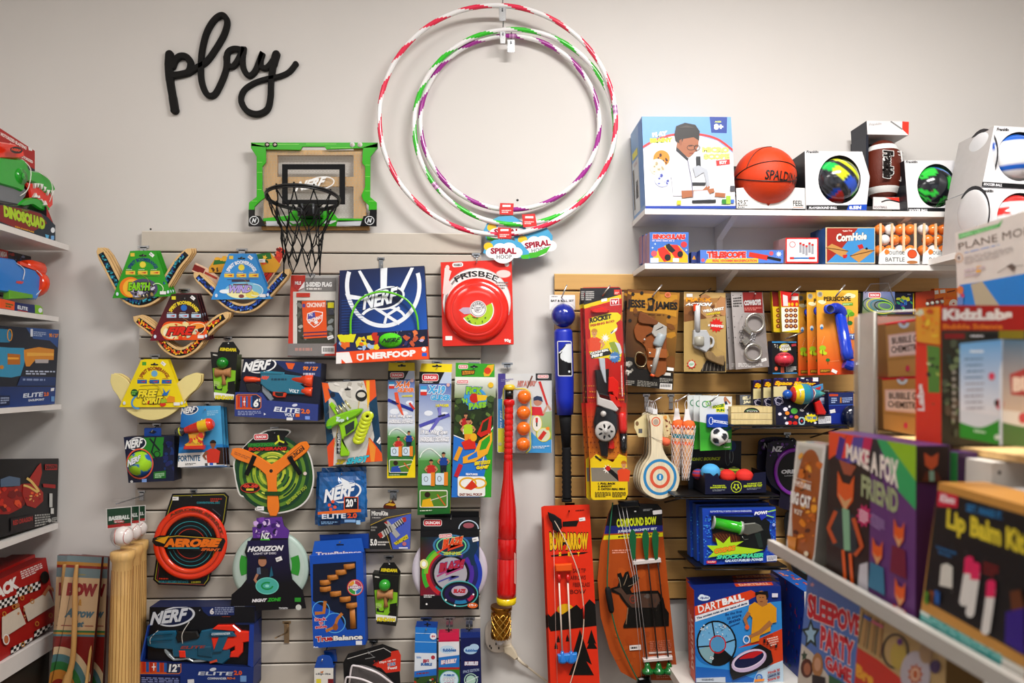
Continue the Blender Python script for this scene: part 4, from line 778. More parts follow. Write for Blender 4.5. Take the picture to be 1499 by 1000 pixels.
tagp(b,411,816,9,6,-20);b.tx('NIGHT',[(372,874),(394,873),(393,878),(372,879)],'f0eef2',.06,.15).tx('ZONE',[(395,872.5),(414,871.5),(414,877),(394,878)],'3cb43c',.06,.15).fine((346,884,362,890),3,'a8a8ac').tx('TOYSMITH',(411,886,424,889),'d8d8da',.03,.2).el(439.5,886,4.2,4.2,'d4d6cf').re(434,872,443,878,'3ca03c');b.build('sleeve',t)
# balance game box
t,b,P=pack('balance_game','royal blue windowed balance game box with wooden discs','game',[(453,814),(531,809),(535,944),(459,949)],88,62,'1c5cc0','164aa4',right='2060c8',top='2a6cd0',hk=(504,782,(497,794)))
win=[(458,825),(519,822),(521,921),(505,922),(500,915),(458,880)];b.po([(458,826),(521,822),(523,921),(508,922),(496,900),(458,880)],'14203c')
b.po([(460,823),(453,823),(453,814)],'1c5cc0');b.ring(470,894,13,14,1.3,'68b4ec').ring(490,912,16,15,1.3,'68b4ec').ln([(461,898),(474,897),(476,880)],5,'c8803c').ln([(477,924),(490,918),(494,906),(501,898)],4.5,'c8803c').el(491,918,4,5,'a8602c')
for i,s_ in enumerate(('Stack','to','solve')):b.tx(s_,rot(qd((461+(i==1)*6,904+i*5.5,478-(i==1)*5,909+i*5.5)),469,911,-5),'d8344c',.04,0,'f6f2f2',.05)
b.tx('True',[(462,932),(487,930),(487,938),(463,940)],'c82c2c',.05,0,'f4f0ee',.05).tx('Balance',[(488,931),(531,928),(531,936),(488,938)],'f0ece8',.05,0,'22304c',.05).re(521,938,530,944,'f0f0f4').tx('fun',(459,946,466,948.5),'e8ecf4',.03);b.el(520,860,12,12,'d8483c').el(520,860,10.5,10.5,'e8e4e0')
for k,c in enumerate(('3c88c8','48a848','e8a83c','c84864')):b.ring(520,860,10,10,5,c,0,k*90,k*90+80,8)
b.re(511,857.5,529,862,'a84888').tx('AWARD',(512,858,528,861.5),'f4f0f4',.05);b.build('carton',t)
b=B(P);b.slab([(460,793),(529,788),(533,808),(456,814)],-4,-6,'2468cc','164aa4');b.z=-4;b.tx('TrueBalance',[(462,809),(529,806.5),(529,811),(462,814)],'e4e0e8',.04,0,'9c2c48',.03);b.re(492,797,503,799,'14203c');b.build('hang_flap',t)
b=B(P);b.slab([(465,786),(538,784),(539,806),(466,806)],-30,-34,'1a50ac','123c84');b.build('rear_flap',t)
wd='c07e38'
for i,(x,y) in enumerate(((511,829),(499,837.5),(487,845),(476,852.5),(476,862),(491,869),(505,877),(514.5,886))):
    b=B(P,'wood');b.la((x,y-3.4),(x+.5,y+3.6),[(0,9.2),(.06,9.8),(.94,9.8),(1,9.2)],wd,-12,24);b.build('wooden_disc',t)
b=B(P,'wood');b.la((515.5,890),(517,920),[(0,6.6),(1,6.8)],wd,-12,22);b.build('wooden_peg',t)
# micro kite
t,b,P=pack('micro_kite','small black and blue carton with a striped fighter plane kite','kite',[(542,746),(602,746),(600,804),(541,804)],66,14,'2a2a2c','1a1a1c',hk=(576,719,(572,732)))
b.po([(602,747),(566,762),(575,804),(600,804)],'5468c4').po([(542,746),(602,746),(602,752),(542,768)],'4c4a4c').ln([(542,769),(566,758),(602,751)],.8,'c8a828').ln([(564,775),(573,804)],.8,'c8a828').tx('MicroKite',(544,748,568,755),'e6e4e0',.04).fine((545,757,562,759),1,'c8c4c0').tx('5.0',(542,789,552,799),'f0eeea',.05).fine((553,792,570,799),2,'d8d4d0',3).fine((543,770,552,778),2,'98948f')
for pol,c in (([(553,782),(590,757),(594,762),(560,788)],'c4c2be'),([(553,782),(558,779),(561,785),(557,788)],'b83c34'),([(588,758),(594,757),(595,763),(591,765)],'b83c34'),([(562,765),(568,762),(586,783),(580,788)],'b4b2ae'),([(562,765),(566,763),(568,768)],'b83c34'),([(576,795),(596,782),(598,788),(580,798)],'d4c428')):b.po(pol,c)
for k in range(4):b.ln([(561+k*3,776-k*2),(565+k*3,785-k*2)],1.3,'1c1a1c').ln([(577+k*3,766-k*2),(582+k*3,773-k*2)],1.3,'1c1a1c')
b.conf([(578,792),(596,784),(597,789),(581,797)],12,['1c1a1c'],.7,1.2,5,4);b.el(592,796,3,3,'c87880').re(584,801,597,803,'e8e8f0');b.build('carton',t)
b=B(P,'clear');b.slab([(556,746),(559,734),(565,728),(575,724),(590,730),(591,746)],-2,-3,'e8e0e4');b.build('hang_card',t)
b=B(P,'gloss');b.slab(cat([(562,744),(563,738),(568,736),(572,731),(577,735),(580,742),(578,745)],3,True),3,-1,'5a2418',rnd=1);b.slab([(564,739),(570,736),(574,737),(580,738),(576,741)],4,2,'d8a82c',rnd=.6);b.sph(572,733.5,2,3,'d8c070',12);b.build('packed_figure',t)
kendama('ball-and-cup toy with a bright green ball, lowest on the cream panel',545,822,88,1.0)
hook(569,815,(569,824),80,'lower ball-and-cup toy',plate=(7,4))
o=[x for x in bpy.data.objects if x.name.startswith('kendama')][-1]
# black light up disc pack
P=Pl(62);t=thing('light_disc','white disc behind a black rainbow print carton','disc',P,658,890)
b=B(P,'satin');b.dm(658.5,835,[(53,-8,'c8c0cc'),(55.5,-3,'d4ccd8'),(55,4,'d8d0dc'),(50,7,'dcd6e0'),(.01,8,'d4ccd8')],64);b.build('disc',t)
b=B(P);b.box([(616,776),(702,776),(701,890),(615,890)],26,'14141a','0c0c10',z=16);b.gr((616,785,701,870),['1c3018','1a4a8c','1c1c5c','8c1c30'],5)
for r0,c,a0,a1 in ((42,'48b83c',150,300),(36,'c82c38',120,260),(46,'2c48b8',290,420),(39,'8cc838',180,280),(30,'1c8c98',20,140),(34,'5c38a8',300,390)):b.ring(660,838,r0,r0,6,c,0,a0,a1)
b.el(621,824,6,7,'f0e8a0').el(621,824,3,4,'fff');b.po([(682,790),(696,786),(700,800),(694,812),(696,826),(690,826),(686,812),(674,822),(680,806)],'1c3c58');b.el(660,838,27,27,'101014').el(660,838,24,24,'b8b4bc').tx('BLAZE',rot([(642,822),(682,818),(681,831),(642,836)],660,828,-4),'b8304c',.09,.3,'4a48a0',.04).ln([(640,842),(655,834),(652,840),(676,830)],2.6,'b85088').ln([(642,850),(662,842),(656,848),(672,842)],2,'5858a8')
b.el(661,797,27,16,'4a88b4').el(661,797,24,14,'1f3c50').ring(661,797,22,13,2,'7cd8a8');duncan(b,643,780,662,786,-4);b.tx('BLAZE',rot([(648,787),(679,785),(678,796),(647,800)],661,792,-6),'e8582c',.08,.3,'f2d8a8',.04).ln([(640,808),(660,796),(655,804),(678,796)],2.6,'e8502c').tx('LIGHT-UP DISC',(650,806,676,811),'e0d83c',.04,.1)
b.el(673,867,27,18,'16202c').ring(673,867,27,19,1.6,'58b8b8').ring(673,867,22,14,6,'2c1c58').ring(673,867,22,15,5,'2c88b8',0,60,110).ring(673,867,22,15,5,'c02c58',0,10,50).el(673,863,12,7.5,'c4b4c4').tx('BLAZE',(664,860,682,866),'c82c3c',.08,.2)
for x,y in ((653,876),(693,868),(666,884),(625,882)):b.el(x,y,1.4,1.4,'fff')
b.fine((621,868,637,873),2,'e0e0e0').el(692,884,7.5,4,'e8742c').tx('175 g',(687,882,697,886),'fff',.03);tagp(b,696,788,9,6,-12);b.build('carton',t)
b=B(P);b.slab([(616,758),(702,757),(702,777),(616,777)],4,2,'1c1c20');b.z=4;duncan(b,620,760,647,770);b.ring(686,774,15,13,1.6,'c8d8e8',0,180,360).el(686,769,8,4,'a8606c');b.build('hang_flap',t)
b=B(P);b.slab([(621,751),(701,751),(701,760),(621,760)],-30,-34,'16161a');b.build('rear_flap',t)
hook(661,751,(660,760),80,'black light disc carton',plate=(8,4))
# ================================================================== tall packs beside the frisbee column
def glider(label,q,d,top,title,num,tcol,span,hk_,wing,yb):
    t,b,P=pack('glider_pack',label,'toy box',q,d,22,'c4d0e4','d8c81c',right='e0c81a',left='e8d81c',group='glider cartons')
    (x0,y0),(x1,_),(x2,y2),(x3,_)=q;w=x1-x0;h=y2-y0;U=lambda u,v:bil(q,u,v);R_=lambda u0,v0,u1,v1:[U(u0,v0),U(u1,v0),U(u1,v1),U(u0,v1)]
    b.gr(R_(0,.08,1,.5),['6a84bc','5874b8','d8dfec','dfe4f0'],3).gr(R_(0,.5,1,.62),['dfe4f0','dfe4f0','7cb46c','6aac5c'],3).gr(R_(0,.62,1,1),['5c9c50','4c9448','1c6c2c','186428'],3)
    for u,v,r in ((.25,.38,8),(.6,.4,7),(.8,.3,6),(.3,.29,6),(.7,.47,8),(.2,.47,6)):b.el(*U(u,v),r*w/44,r*.6*w/44,'e8ecf4')
    b.po([U(0,0),U(.78,0),U(.6,.085),U(0,.085)],'17171b');a,c=U(.08,.015),U(.6,.065);duncan(b,a[0],a[1],c[0],c[1]);b.fine(R_(.1,.068,.56,.078),1,'ddd')
    b.po(R_(.04,.1,.24,.165),'e8ecf0').po(R_(.04,.1,.24,.125),'48a4d8').po(R_(.04,.14,.24,.165),'d8382c');b.tx(num,R_(.26,.095,.82,.155),tcol,.07,.15,'f0f2f4',.05).tx('GLIDER',R_(.36,.16,.98,.2),tcol,.06,.15,'f0f2f4',.04).tx('LAUNCHER',R_(.52,.225,.93,.245),'e8dc2c',.06,.1).el(*U(.9,.09),2.6,2.6,'e0b4b4')
    for pts,ww,c in wing:b.ln([U(*p) for p in pts],ww,c)
    b.tx(span,R_(.06,.405,.9,.445),'f2f2f6',.05,.2,'5a607c',.03).tx('INCREDIBLE DISTANCES',R_(.05,.455,.95,.49),'f2f2f6',.06,.2,'5a607c',.03)
    b.ln(cat([U(.05,.6),U(.15,.56),U(.4,.54),U(.8,.62)],5),1.6,'e8f0e8')
    person(b,*U(.4,.63),w*.15,'c8342c',arms=(-1,1));person(b,*U(.78,.58),w*.14,'1c4c9c',pants='1c2434')
    b.po(rr(*U(.12,.71),*U(.5,.795),2),'d4e4f0').po(rr(*U(.54,.71),*U(.9,.795),2),'d4e4f0').po(R_(.4,.705,.52,.8),'e8902c').po(R_(.8,.705,.92,.8),'e8902c').ring(*U(.25,.75),3,4,.7,'48504c').ring(*U(.66,.75),3,4,.7,'48504c')
    b.po(rr(*U(.06,.825),*U(.92,.955),2),'ece8dc').po(rr(*U(.085,.833),*U(.895,.947),1.6),'5c8c34').el(*U(.3,.86),w*.09,w*.09,'3a2018').po([U(.12,.945),U(.16,.895),U(.4,.885),U(.5,.945)],'e8b820' if yb else '3458b0').ln([U(.4,.9),U(.88,.87)],1.2,'e0d4c4').ln([U(.6,.86),U(.85,.94)],1.6,'d8642c').fine(R_(.08,.965,.6,.975),1,'e8ecd8')
    if not yb:b.po([U(1,.78),U(1,1),U(0,1),U(0,.8),U(.05,.98),U(.7,.98)],'f0d814')
    b.build('carton',t)
    b=B(P);b.slab(top,-2,-4,'f2dc1c','c8b418');b.z=-2;slot(b,(top[0][0]+top[1][0])/2,(top[0][1]*2+top[3][1])/3,w*.3);b.build('hang_tab',t);hook(*hk_,d+6,label.split(' with')[0],plate=(7,4));return t
glider('narrow glider box with an orange and blue plane',[(568,543),(607,543),(608,699),(567,700)],76,[(569,531),(607,531),(607,545),(568,545)],'','X-14','f0803c','14 in. Wing Span',(586,530,(586,537)),[([(0,.27),(.95,.37)],4.5,'24389c'),([(.3,.2),(.38,.3),(.58,.43)],[5,5.5,2],'e8603c'),([(.8,.3),(.98,.36)],3,'d83c30'),([(.15,.285),(.4,.31)],2,'14204c')],False)
glider('taller wider glider box with a purple plane',[(614,544),(661,545),(659,752),(611,754)],86,[(617,532),(662,533),(661,546),(614,545)],'','X-19','58b0e0','19 in. Wing Span',(640,530,(640,538)),[([(.02,.38),(.95,.3)],5,'5a5cb4'),([(.6,.25),(.68,.31),(.35,.42)],[3,5,4],'7470c4'),([(.68,.24),(.62,.32)],3,'8c88d0'),([(.6,.315),(.82,.3)],2.6,'20264c')],True)
t,b,P=pack('scoop_game','green and blue boxed scoop ball game with red and yellow scoops','game',[(667,552),(724,553),(719,728),(661,728)],80,24,'1f5cb0','2c8c2c',right='3c9c30',hk=(694,532,(694,538)))
Q=[(667,552),(724,553),(719,728),(661,728)];U=lambda x,y:(560+x/4.165,520+y/4.165);L=lambda *a:[U(x,y) for x,y in a]
b.po(L((442,132),(692,135),(685,440),(665,455),(640,560),(520,520),(430,490)),'2c3c1c').gr(L((442,132),(692,135),(690,260),(438,260)),['eef0ea','eef0ea','8c9a70','8c9c6c'],3);b.conf(L((436,250),(688,250),(684,420),(432,480)),30,['1c2c14','4c6430','6c8440','24341a','3a5024'],3,7,4)
b.po(L((668,430),(690,425),(668,868),(560,868),(610,700)),'38a42c').po(L((430,490),(520,530),(600,560),(640,640),(590,868),(414,868),(424,640)),'2c7cd0').ln(L((430,486),(500,515),(560,545)),1.4,'f0f0ee').ln(L((690,420),(650,470),(600,700)),1.4,'f0f0ee')
b.el(*U(566,262),17,15,'48a0d8',10);duncan(b,*U(452,150),*U(525,175));b.el(*U(660,182),4,4,'e8c030')
b.tx('PICK',L((510,190),(612,195),(608,240),(508,240)),'8cc83c',.08,0,'2850a8',.05).tx("'N",L((482,262),(518,262),(518,294),(484,290)),'8cc83c',.08,0,'2850a8',.05).tx('PASS',L((525,292),(636,282),(632,318),(526,334)),'8cc83c',.08,0,'2850a8',.05);b.el(*U(560,262),7,7,'c82c1c').po(L((575,240),(640,245),(630,275),(580,280)),'e8c02c')
person(b,*U(508,365),7,'b8282c',pants='e8e4dc');person(b,*U(522,400),8,'b8d42c',pants='e89c2c')
for pts,c in ((L((665,368),(610,400),(575,480),(600,500),(660,470)),'d02c1c'),(L((665,370),(615,405),(590,475),(650,462)),None)):
    if c:b.po(pts,c)
b.po(L((650,385),(612,412),(598,470),(638,455)),'2c3c1c').po(L((480,530),(560,500),(570,570),(500,575)),'d83020').el(*U(555,500),5,6,'e8b424').ln(L((478,560),(445,640)),6.5,'e8a42c')
b.po(L((668,468),(590,520),(560,590),(490,620),(490,660),(560,650),(640,600),(668,520)),'f0b02c').po(L((655,485),(605,525),(590,580),(630,570),(655,520)),'38a42c').po(L((575,585),(520,622),(520,640),(580,620)),'2c7cd0').ln(L((478,665),(448,740)),6.5,'c8283c').tx('GREAT OUTDOOR',L((560,648),(660,636),(655,662),(560,672)),'f4e02c',.07,.1,'8a4c10',.04).tx('GAME',L((570,676),(650,668),(640,690),(572,696)),'f4e02c',.07,.1,'8a4c10',.04)
b.tx('FEATURES',L((508,718),(580,720),(580,732),(508,732)),'f4f4f4',.05);b.po(rr(*U(458,738),*U(626,860),3),'f0f0ec').ring(*U(520,780),13,9,2.6,'e8b42c').ring(*U(585,780),12,8,2.6,'e8b42c').po(L((500,810),(545,760),(580,800),(540,822)),'d83c1c').tx('EASY BALL PICKUP',L((470,840),(608,840),(608,856),(470,856)),'8c3c28',.05)
b.build('carton',t);b=B(P);b.slab([(667,531),(724,533),(724,554),(667,553)],-2,-4,'44a82c','2c8c20');b.z=-2;duncan(b,671,534,685,540);b.po(L((480,92),(565,90),(560,118),(482,126)),'3c1c14').tx('OUTDOOR FUN',L((486,96),(560,94),(556,114),(486,122)),'e8a02c',.05);b.po(L((615,110),(640,62),(680,56),(676,90),(650,128),(620,130)),'e8b42c').el(*U(640,95),5,5,'d8481c');slot(b,694,537,11);b.build('hang_tab',t)
# bat and balls blister
P=Pl(58);t=thing('bat_set','long red plastic bat with four orange balls on a picture card','bat',P,741,881)
U=lambda x,y:(720+x/6.67,530+y/6.67);L=lambda *a:[U(x,y) for x,y in a]
b=B(P);b.slab(rr(728,547,808,663,3),0,-2,'d4d4d4','999');b.po([(729,547),(806,547),(806,610),(729,627)],'d8d8d8').po([(729,547),(740,547),(740,563),(732,588),(729,588)],'4c3c94').re(729,584,738,627,'3c90d0').re(729,627,738,662,'e0dc2c').gr(L((430,500),(585,480),(585,760),(430,760)),['b8c4a0','b0c098','8cac48','94b04c'],3).po(L((330,886),(375,780),(385,680),(440,740),(520,770),(582,755),(582,888)),'48a0d8')
b.re(*U(428,112),*U(585,180),'17171b');duncan(b,*U(445,125),*U(555,160));b.tx('HIT A WAY',L((250,185),(440,185),(435,235),(250,240)),'c88478',.08,.2,'8c5448',.03);b.ln(L((395,135),(345,255)),2.2,'7c4c34').ln(L((465,190),(545,430)),[3.8,2.6],'d02c24')
b.el(*U(448,385),6.4,6.5,'c89078').po(L((405,380),(408,345),(440,330),(485,340),(500,390),(450,372)),'2c3c60').po(L((385,435),(480,440),(500,500),(520,500),(500,525),(390,520)),'d82c38').ln(L((500,505),(530,450),(545,420),(575,470)),3.2,'d0a48c').fine(L((90,165),(215,160),(205,190),(90,195)),2,'8a84b8').tx('BAT & BALL',L((96,650),(96,470),(80,470),(80,640)),'d8e8f4',.04).el(*U(80,800),2.6,2.6,'c8c49c')
b.el(*U(440,600),7.5,12,'e8dc3c').el(*U(440,600),6.6,11,'ece8e0').ln(L((438,545),(438,590)),3.4,'d02c24').ln(L((438,590),(438,630)),2,'222').el(*U(505,710),10.5,10.5,'e8dc3c').el(*U(505,710),9.4,9.4,'d8dcc0').ln(L((465,755),(520,680)),6,'d03424').el(*U(545,650),2.8,2.6,'f0902c').fine(L((395,820),(570,812),(560,845),(400,845)),2,'dce8f4')
b.ln(cat(L((112,560),(108,420),(112,340),(115,260),(150,228),(210,226),(235,262),(320,262),(375,310),(378,400),(385,500),(370,640),(378,780),(370,850),(330,886)),4),1.6,'e8e048');b.build('card',t)
b=B(P,'gloss');rd='d81c1c'
b.la((744.8,584.5),(741,871),[(0,4,rd),(.0,6.5,rd),(.008,8.2,rd),(.026,8.2,rd),(.034,6.3,rd)]+[(.045+.0295*k+e_,r_,rd) for k in range(9) for e_,r_ in ((0,5.8),(.004,6.3),(.022,6.6),(.0265,6.0))]+[(.32,6.6,rd),(.40,7.2,rd),(.48,10,rd),(.56,12.6,rd),(.62,13.4,rd),(.70,13.7,rd),(.702,13.2,'a81414'),(.706,13.8,rd),(.80,13.9,rd),(.802,13.4,'a81414'),(.806,13.9,rd),(.97,14,rd),(1,14,rd)],rd,22,28);b.build('barrel',t)
b=B(P,'gloss');b.la((741,871),(741,881),[(0,14.4),(.8,14.3),(1,13)],'f0d41c',22,28);b.build('end_cap',t)
b=B(P,'gloss');b.la((745.5,563),(745.3,571),[(0,5),(.2,8),(.8,8),(1,7)],'e8c42c',16,20);b.build('knob',t);b=B(P,'metal');b.la((745.3,571),(745,584),[(0,6),(1,6)],'484848',16,20);b.build('spring_neck',t)
for y,x in ((581,767),(604,766),(627,766),(650,765.5)):b=B(P,'gloss');b.sph(x,y,10.2,13,'f27c18',26);b.build('ball',t)
b=B(P,'clear');b.slab(rr(725,542,811,665,5),2,1,'eee');b.slab(cat([(752,572),(767,567),(780,580),(779,615),(779,650),(768,664),(753,655)],3,True),36,2,'f0f0f0',rnd=8);b.build('blister',t)
b=B(P,'card',46);b.po([(752,804),(754,806),(754,850),(752,848)],'d8a8a0');b.build('barrel_sticker',t);hook(742.5,533,(743,541),62,'red bat and orange balls',plate=(8,5))
# bottom row of the cream panel
q=[(219,889),(373,888),(372,1010),(214,1010)]
t,b,P=pack('blaster_box','large navy box with a long teal and orange blaster, twelve darts','toy box',q,96,84,'15171f','22305c',right='1c2a54',hk=(300,880,(292,894)))
U=lambda x,y:(190+x/5.552,860+y/5.552);L=lambda *a:[U(x,y) for x,y in a]
nerf(b,*U(158,158),*U(525,315),-3,'d8dce4','16254e');b.po(L((575,150),(850,148),(850,225),(640,232),(600,200)),'22346c').tx('6',L((650,168),(685,168),(685,220),(650,220)),'e4e0e4',.05).fine(L((692,158),(845,158),(845,222),(692,222)),4,'9ca4c0').fine(L((750,234),(850,234),(850,240),(750,240)),1,'b8482c');b.build('backing_card',t)
b=B(P);b.box(L((100,590),(1018,635),(1010,820),(90,820)),82,'1f3c84','1a3274',z=14,top='16285c');plus6(b,*U(102,575),*U(432,690),'12');b.po(L((102,700),(425,706),(425,780),(95,780)),'101c4c').fine(L((112,712),(415,720),(415,775),(112,770)),4,'8c98c8',3).tx('ELITE',L((568,670),(852,672),(852,700),(568,698)),'d8dce8',.02,.1).tx('2.0',L((858,660),(925,662),(925,698),(858,698)),'e8642c',.05).tx('COMMANDER',L((645,716),(800,716),(800,734),(645,734)),'d8dce8',.04).tx('RD-6',L((805,714),(870,714),(870,732),(805,732)),'e8842c',.04).el(*U(690,652),5,2.4,'d8dce8',-12).re(*U(910,702),*U(960,752),'7ca4d8').po(rot(qd((*U(485,732),*U(538,762))),*U(510,747),-3),'e4e4e8');b.build('tray',t)
b=B(P,'card');b.slab(L((100,575),(160,300),(166,300),(112,590)),14,-70,'2f5cb8','26489c').cut('side_flap',t);b.slab(L((970,620),(985,292),(1020,292),(1014,640)),14,-70,'2648a0','1c3880');b.slab(L((860,288),(1020,288),(1018,300),(870,300)),6,-20,'1c2c58');b.build('side_flap',t)
b=B(P,'gloss');te='1d6482'
b.slab(L((145,400),(240,350),(380,345),(400,400),(560,400),(590,345),(700,325),(850,350),(885,400),(860,425),(820,500),(820,570),(760,620),(660,600),(430,560),(360,560),(350,500),(210,490),(148,470)),10,-30,te,'123f54',rnd=4);b.slab(L((560,470),(680,470),(680,560),(560,545)),14,0,'1a5872',rnd=3)
for y in (385,430):b.ln(L((160,y),(360,y-15)),1,'0f3c4e')
b.build('blaster_body',t)
b=B(P,'gloss');rd='f23a20';b.slab(L((680,330),(720,298),(850,296),(910,345),(980,350),(990,430),(930,440),(925,520),(890,560),(820,560),(830,515),(860,500),(860,470),(800,500),(690,500),(672,400),(850,395),(860,350)),13,-10,rd,'b82414',rnd=3).cut('red_stock',t);b.slab(L((410,505),(460,505),(465,560),(415,560)),13,0,rd,rnd=2);b.build('trigger',t)
b=B(P,'gloss',13);b.slab(L((735,395),(815,380),(760,510),(690,515)),17,12,te,'123f54',rnd=2);b.slab(L((668,348),(850,345),(880,385),(670,385)),18,12,te,'123f54',rnd=2);b.build('strap_panel',t)
b=B(P,'satin');b.z=18.3;b.tx('COMMANDER',L((680,355),(832,350),(832,368),(680,374)),'d8e4ec',.04,.2).cut('name_print',t);b.z=14.3;b.tx('ELITE',L((425,465),(630,458),(630,480),(425,488)),'a84434',.03,.2).cut('lower_print',t);b.po(L((660,590),(720,570),(725,590),(665,605)),'d8583c');b.build('blaster_print',t)
b=B(P,'gloss');b.slab(L((400,345),(560,345),(580,390),(560,410),(400,440),(385,400)),16,-30,'101216',rnd=4);b.slab(cat(L((300,495),(370,575),(480,560),(520,590),(650,560),(655,590),(530,605),(470,580),(360,590),(290,520)),2,True),8,-4,'98a0a4',rnd=1.5);b.build('grip',t)
b=B(P,'satin');b.tu(cat([(*U(485,280),0),(*U(445,360),18),(*U(450,440),20)],4),1.2,'d8d4cc',6).cut('cable_tie',t);b.tu(cat([(*U(230,350),0),(*U(185,400),14),(*U(180,450),12)],4),1,'d8d4cc',6);b.build('cable_tie',t)
hook(420,911,(403,934),130,'nothing at all, left empty on the cream panel',None,(6,30),2.6,'c0aa8c')
bpy.data.objects[[x.name for x in bpy.data.objects if x.name.startswith('display_hook')][-1]]['label']='bare peg hook with its pointing wire, nothing hung on it'
# blue hang pack, flip goggles pack
t,b,P=pack('letter_pack','small cream and blue hang pack under the balance game','toy box',[(460,978),(488,978),(488,1010),(460,1010)],84,40,'ece8e0','1c3c8c',right='24386c',top='1c5cb8');b.tx('clip-its',(462,985,484,989),'24344c',.03).re(463,994,470,1004,'e8d848').re(480,994,488,1010,'8c2430').po([(468,984),(474,982),(472,986)],'c87c3c');b.build('carton',t)
b=B(P,'gloss');b.slab([(460,978),(465,962),(472,959),(482,960),(486,965),(489,978)],0,-3,'1b58b4','143f84',rnd=1);b.slab([(472,956),(490,954),(492,972),(474,972)],-18,-22,'164a98',rnd=1);b.build('hang_tab',t);hook(480,944,(471,968),92,'cream and blue hang pack',plate=(5,3))
P=Pl(100);t=thing('flip_disc_pack','black and red pack with a white rimmed clear scoop, bottom of panel','toy',P,540,1010);U=lambda x,y:(450+x/5.552,880+y/5.552);L=lambda *a:[U(x,y) for x,y in a]
b=B(P);b.slab(L((330,430),(610,350),(740,400),(755,660),(750,720),(300,720),(290,500)),0,-3,'17171a','333');b.ln(L((325,470),(620,382),(750,460)),.9,'d8d4d0').po(L((530,520),(680,450),(680,410),(740,400),(760,440),(755,570),(640,585),(600,545)),'d83c28').tx('Flips up to',L((585,492),(718,465),(720,485),(588,515)),'f2e4e0',.03).tx('125',L((652,505),(715,495),(716,522),(655,530)),'5c8cb4',.05,0,'f0e8e8',.03).tx('Feet!',L((652,535),(728,528),(728,550),(655,558)),'f2e4e0',.05)
b.ln(L((490,405),(540,455)),.8,'888').ln(L((470,470),(550,455)),.8,'aaa').conf(L((540,450),(600,470),(580,560),(520,500)),6,['d83c28','a82c1c'],1,3,3,4);b.build('card',t)
b=B(P,'gloss');b.tu(cat([(*U(345,660),10),(*U(365,525),14),(*U(400,512),16),(*U(470,520),24),(*U(580,560),26),(*U(670,630),20),(*U(730,690),10)],5),3.4,'ece4e6',8);b.tu(cat([(*U(310,720),14),(*U(322,612),20),(*U(360,598),22),(*U(460,608),30),(*U(560,650),32),(*U(640,700),26)],5),3.4,'ece4e6',8);b.build('white_rim',t)
b=B(P,'haze');b.slab(cat(L((365,530),(470,520),(600,575),(690,650),(720,720),(330,720),(350,640)),3,True),12,2,'a8a0a0',rnd=4);b.build('clear_shell',t);hook(547,939,(540,957),112,'black and red flip pack',plate=(6,4))
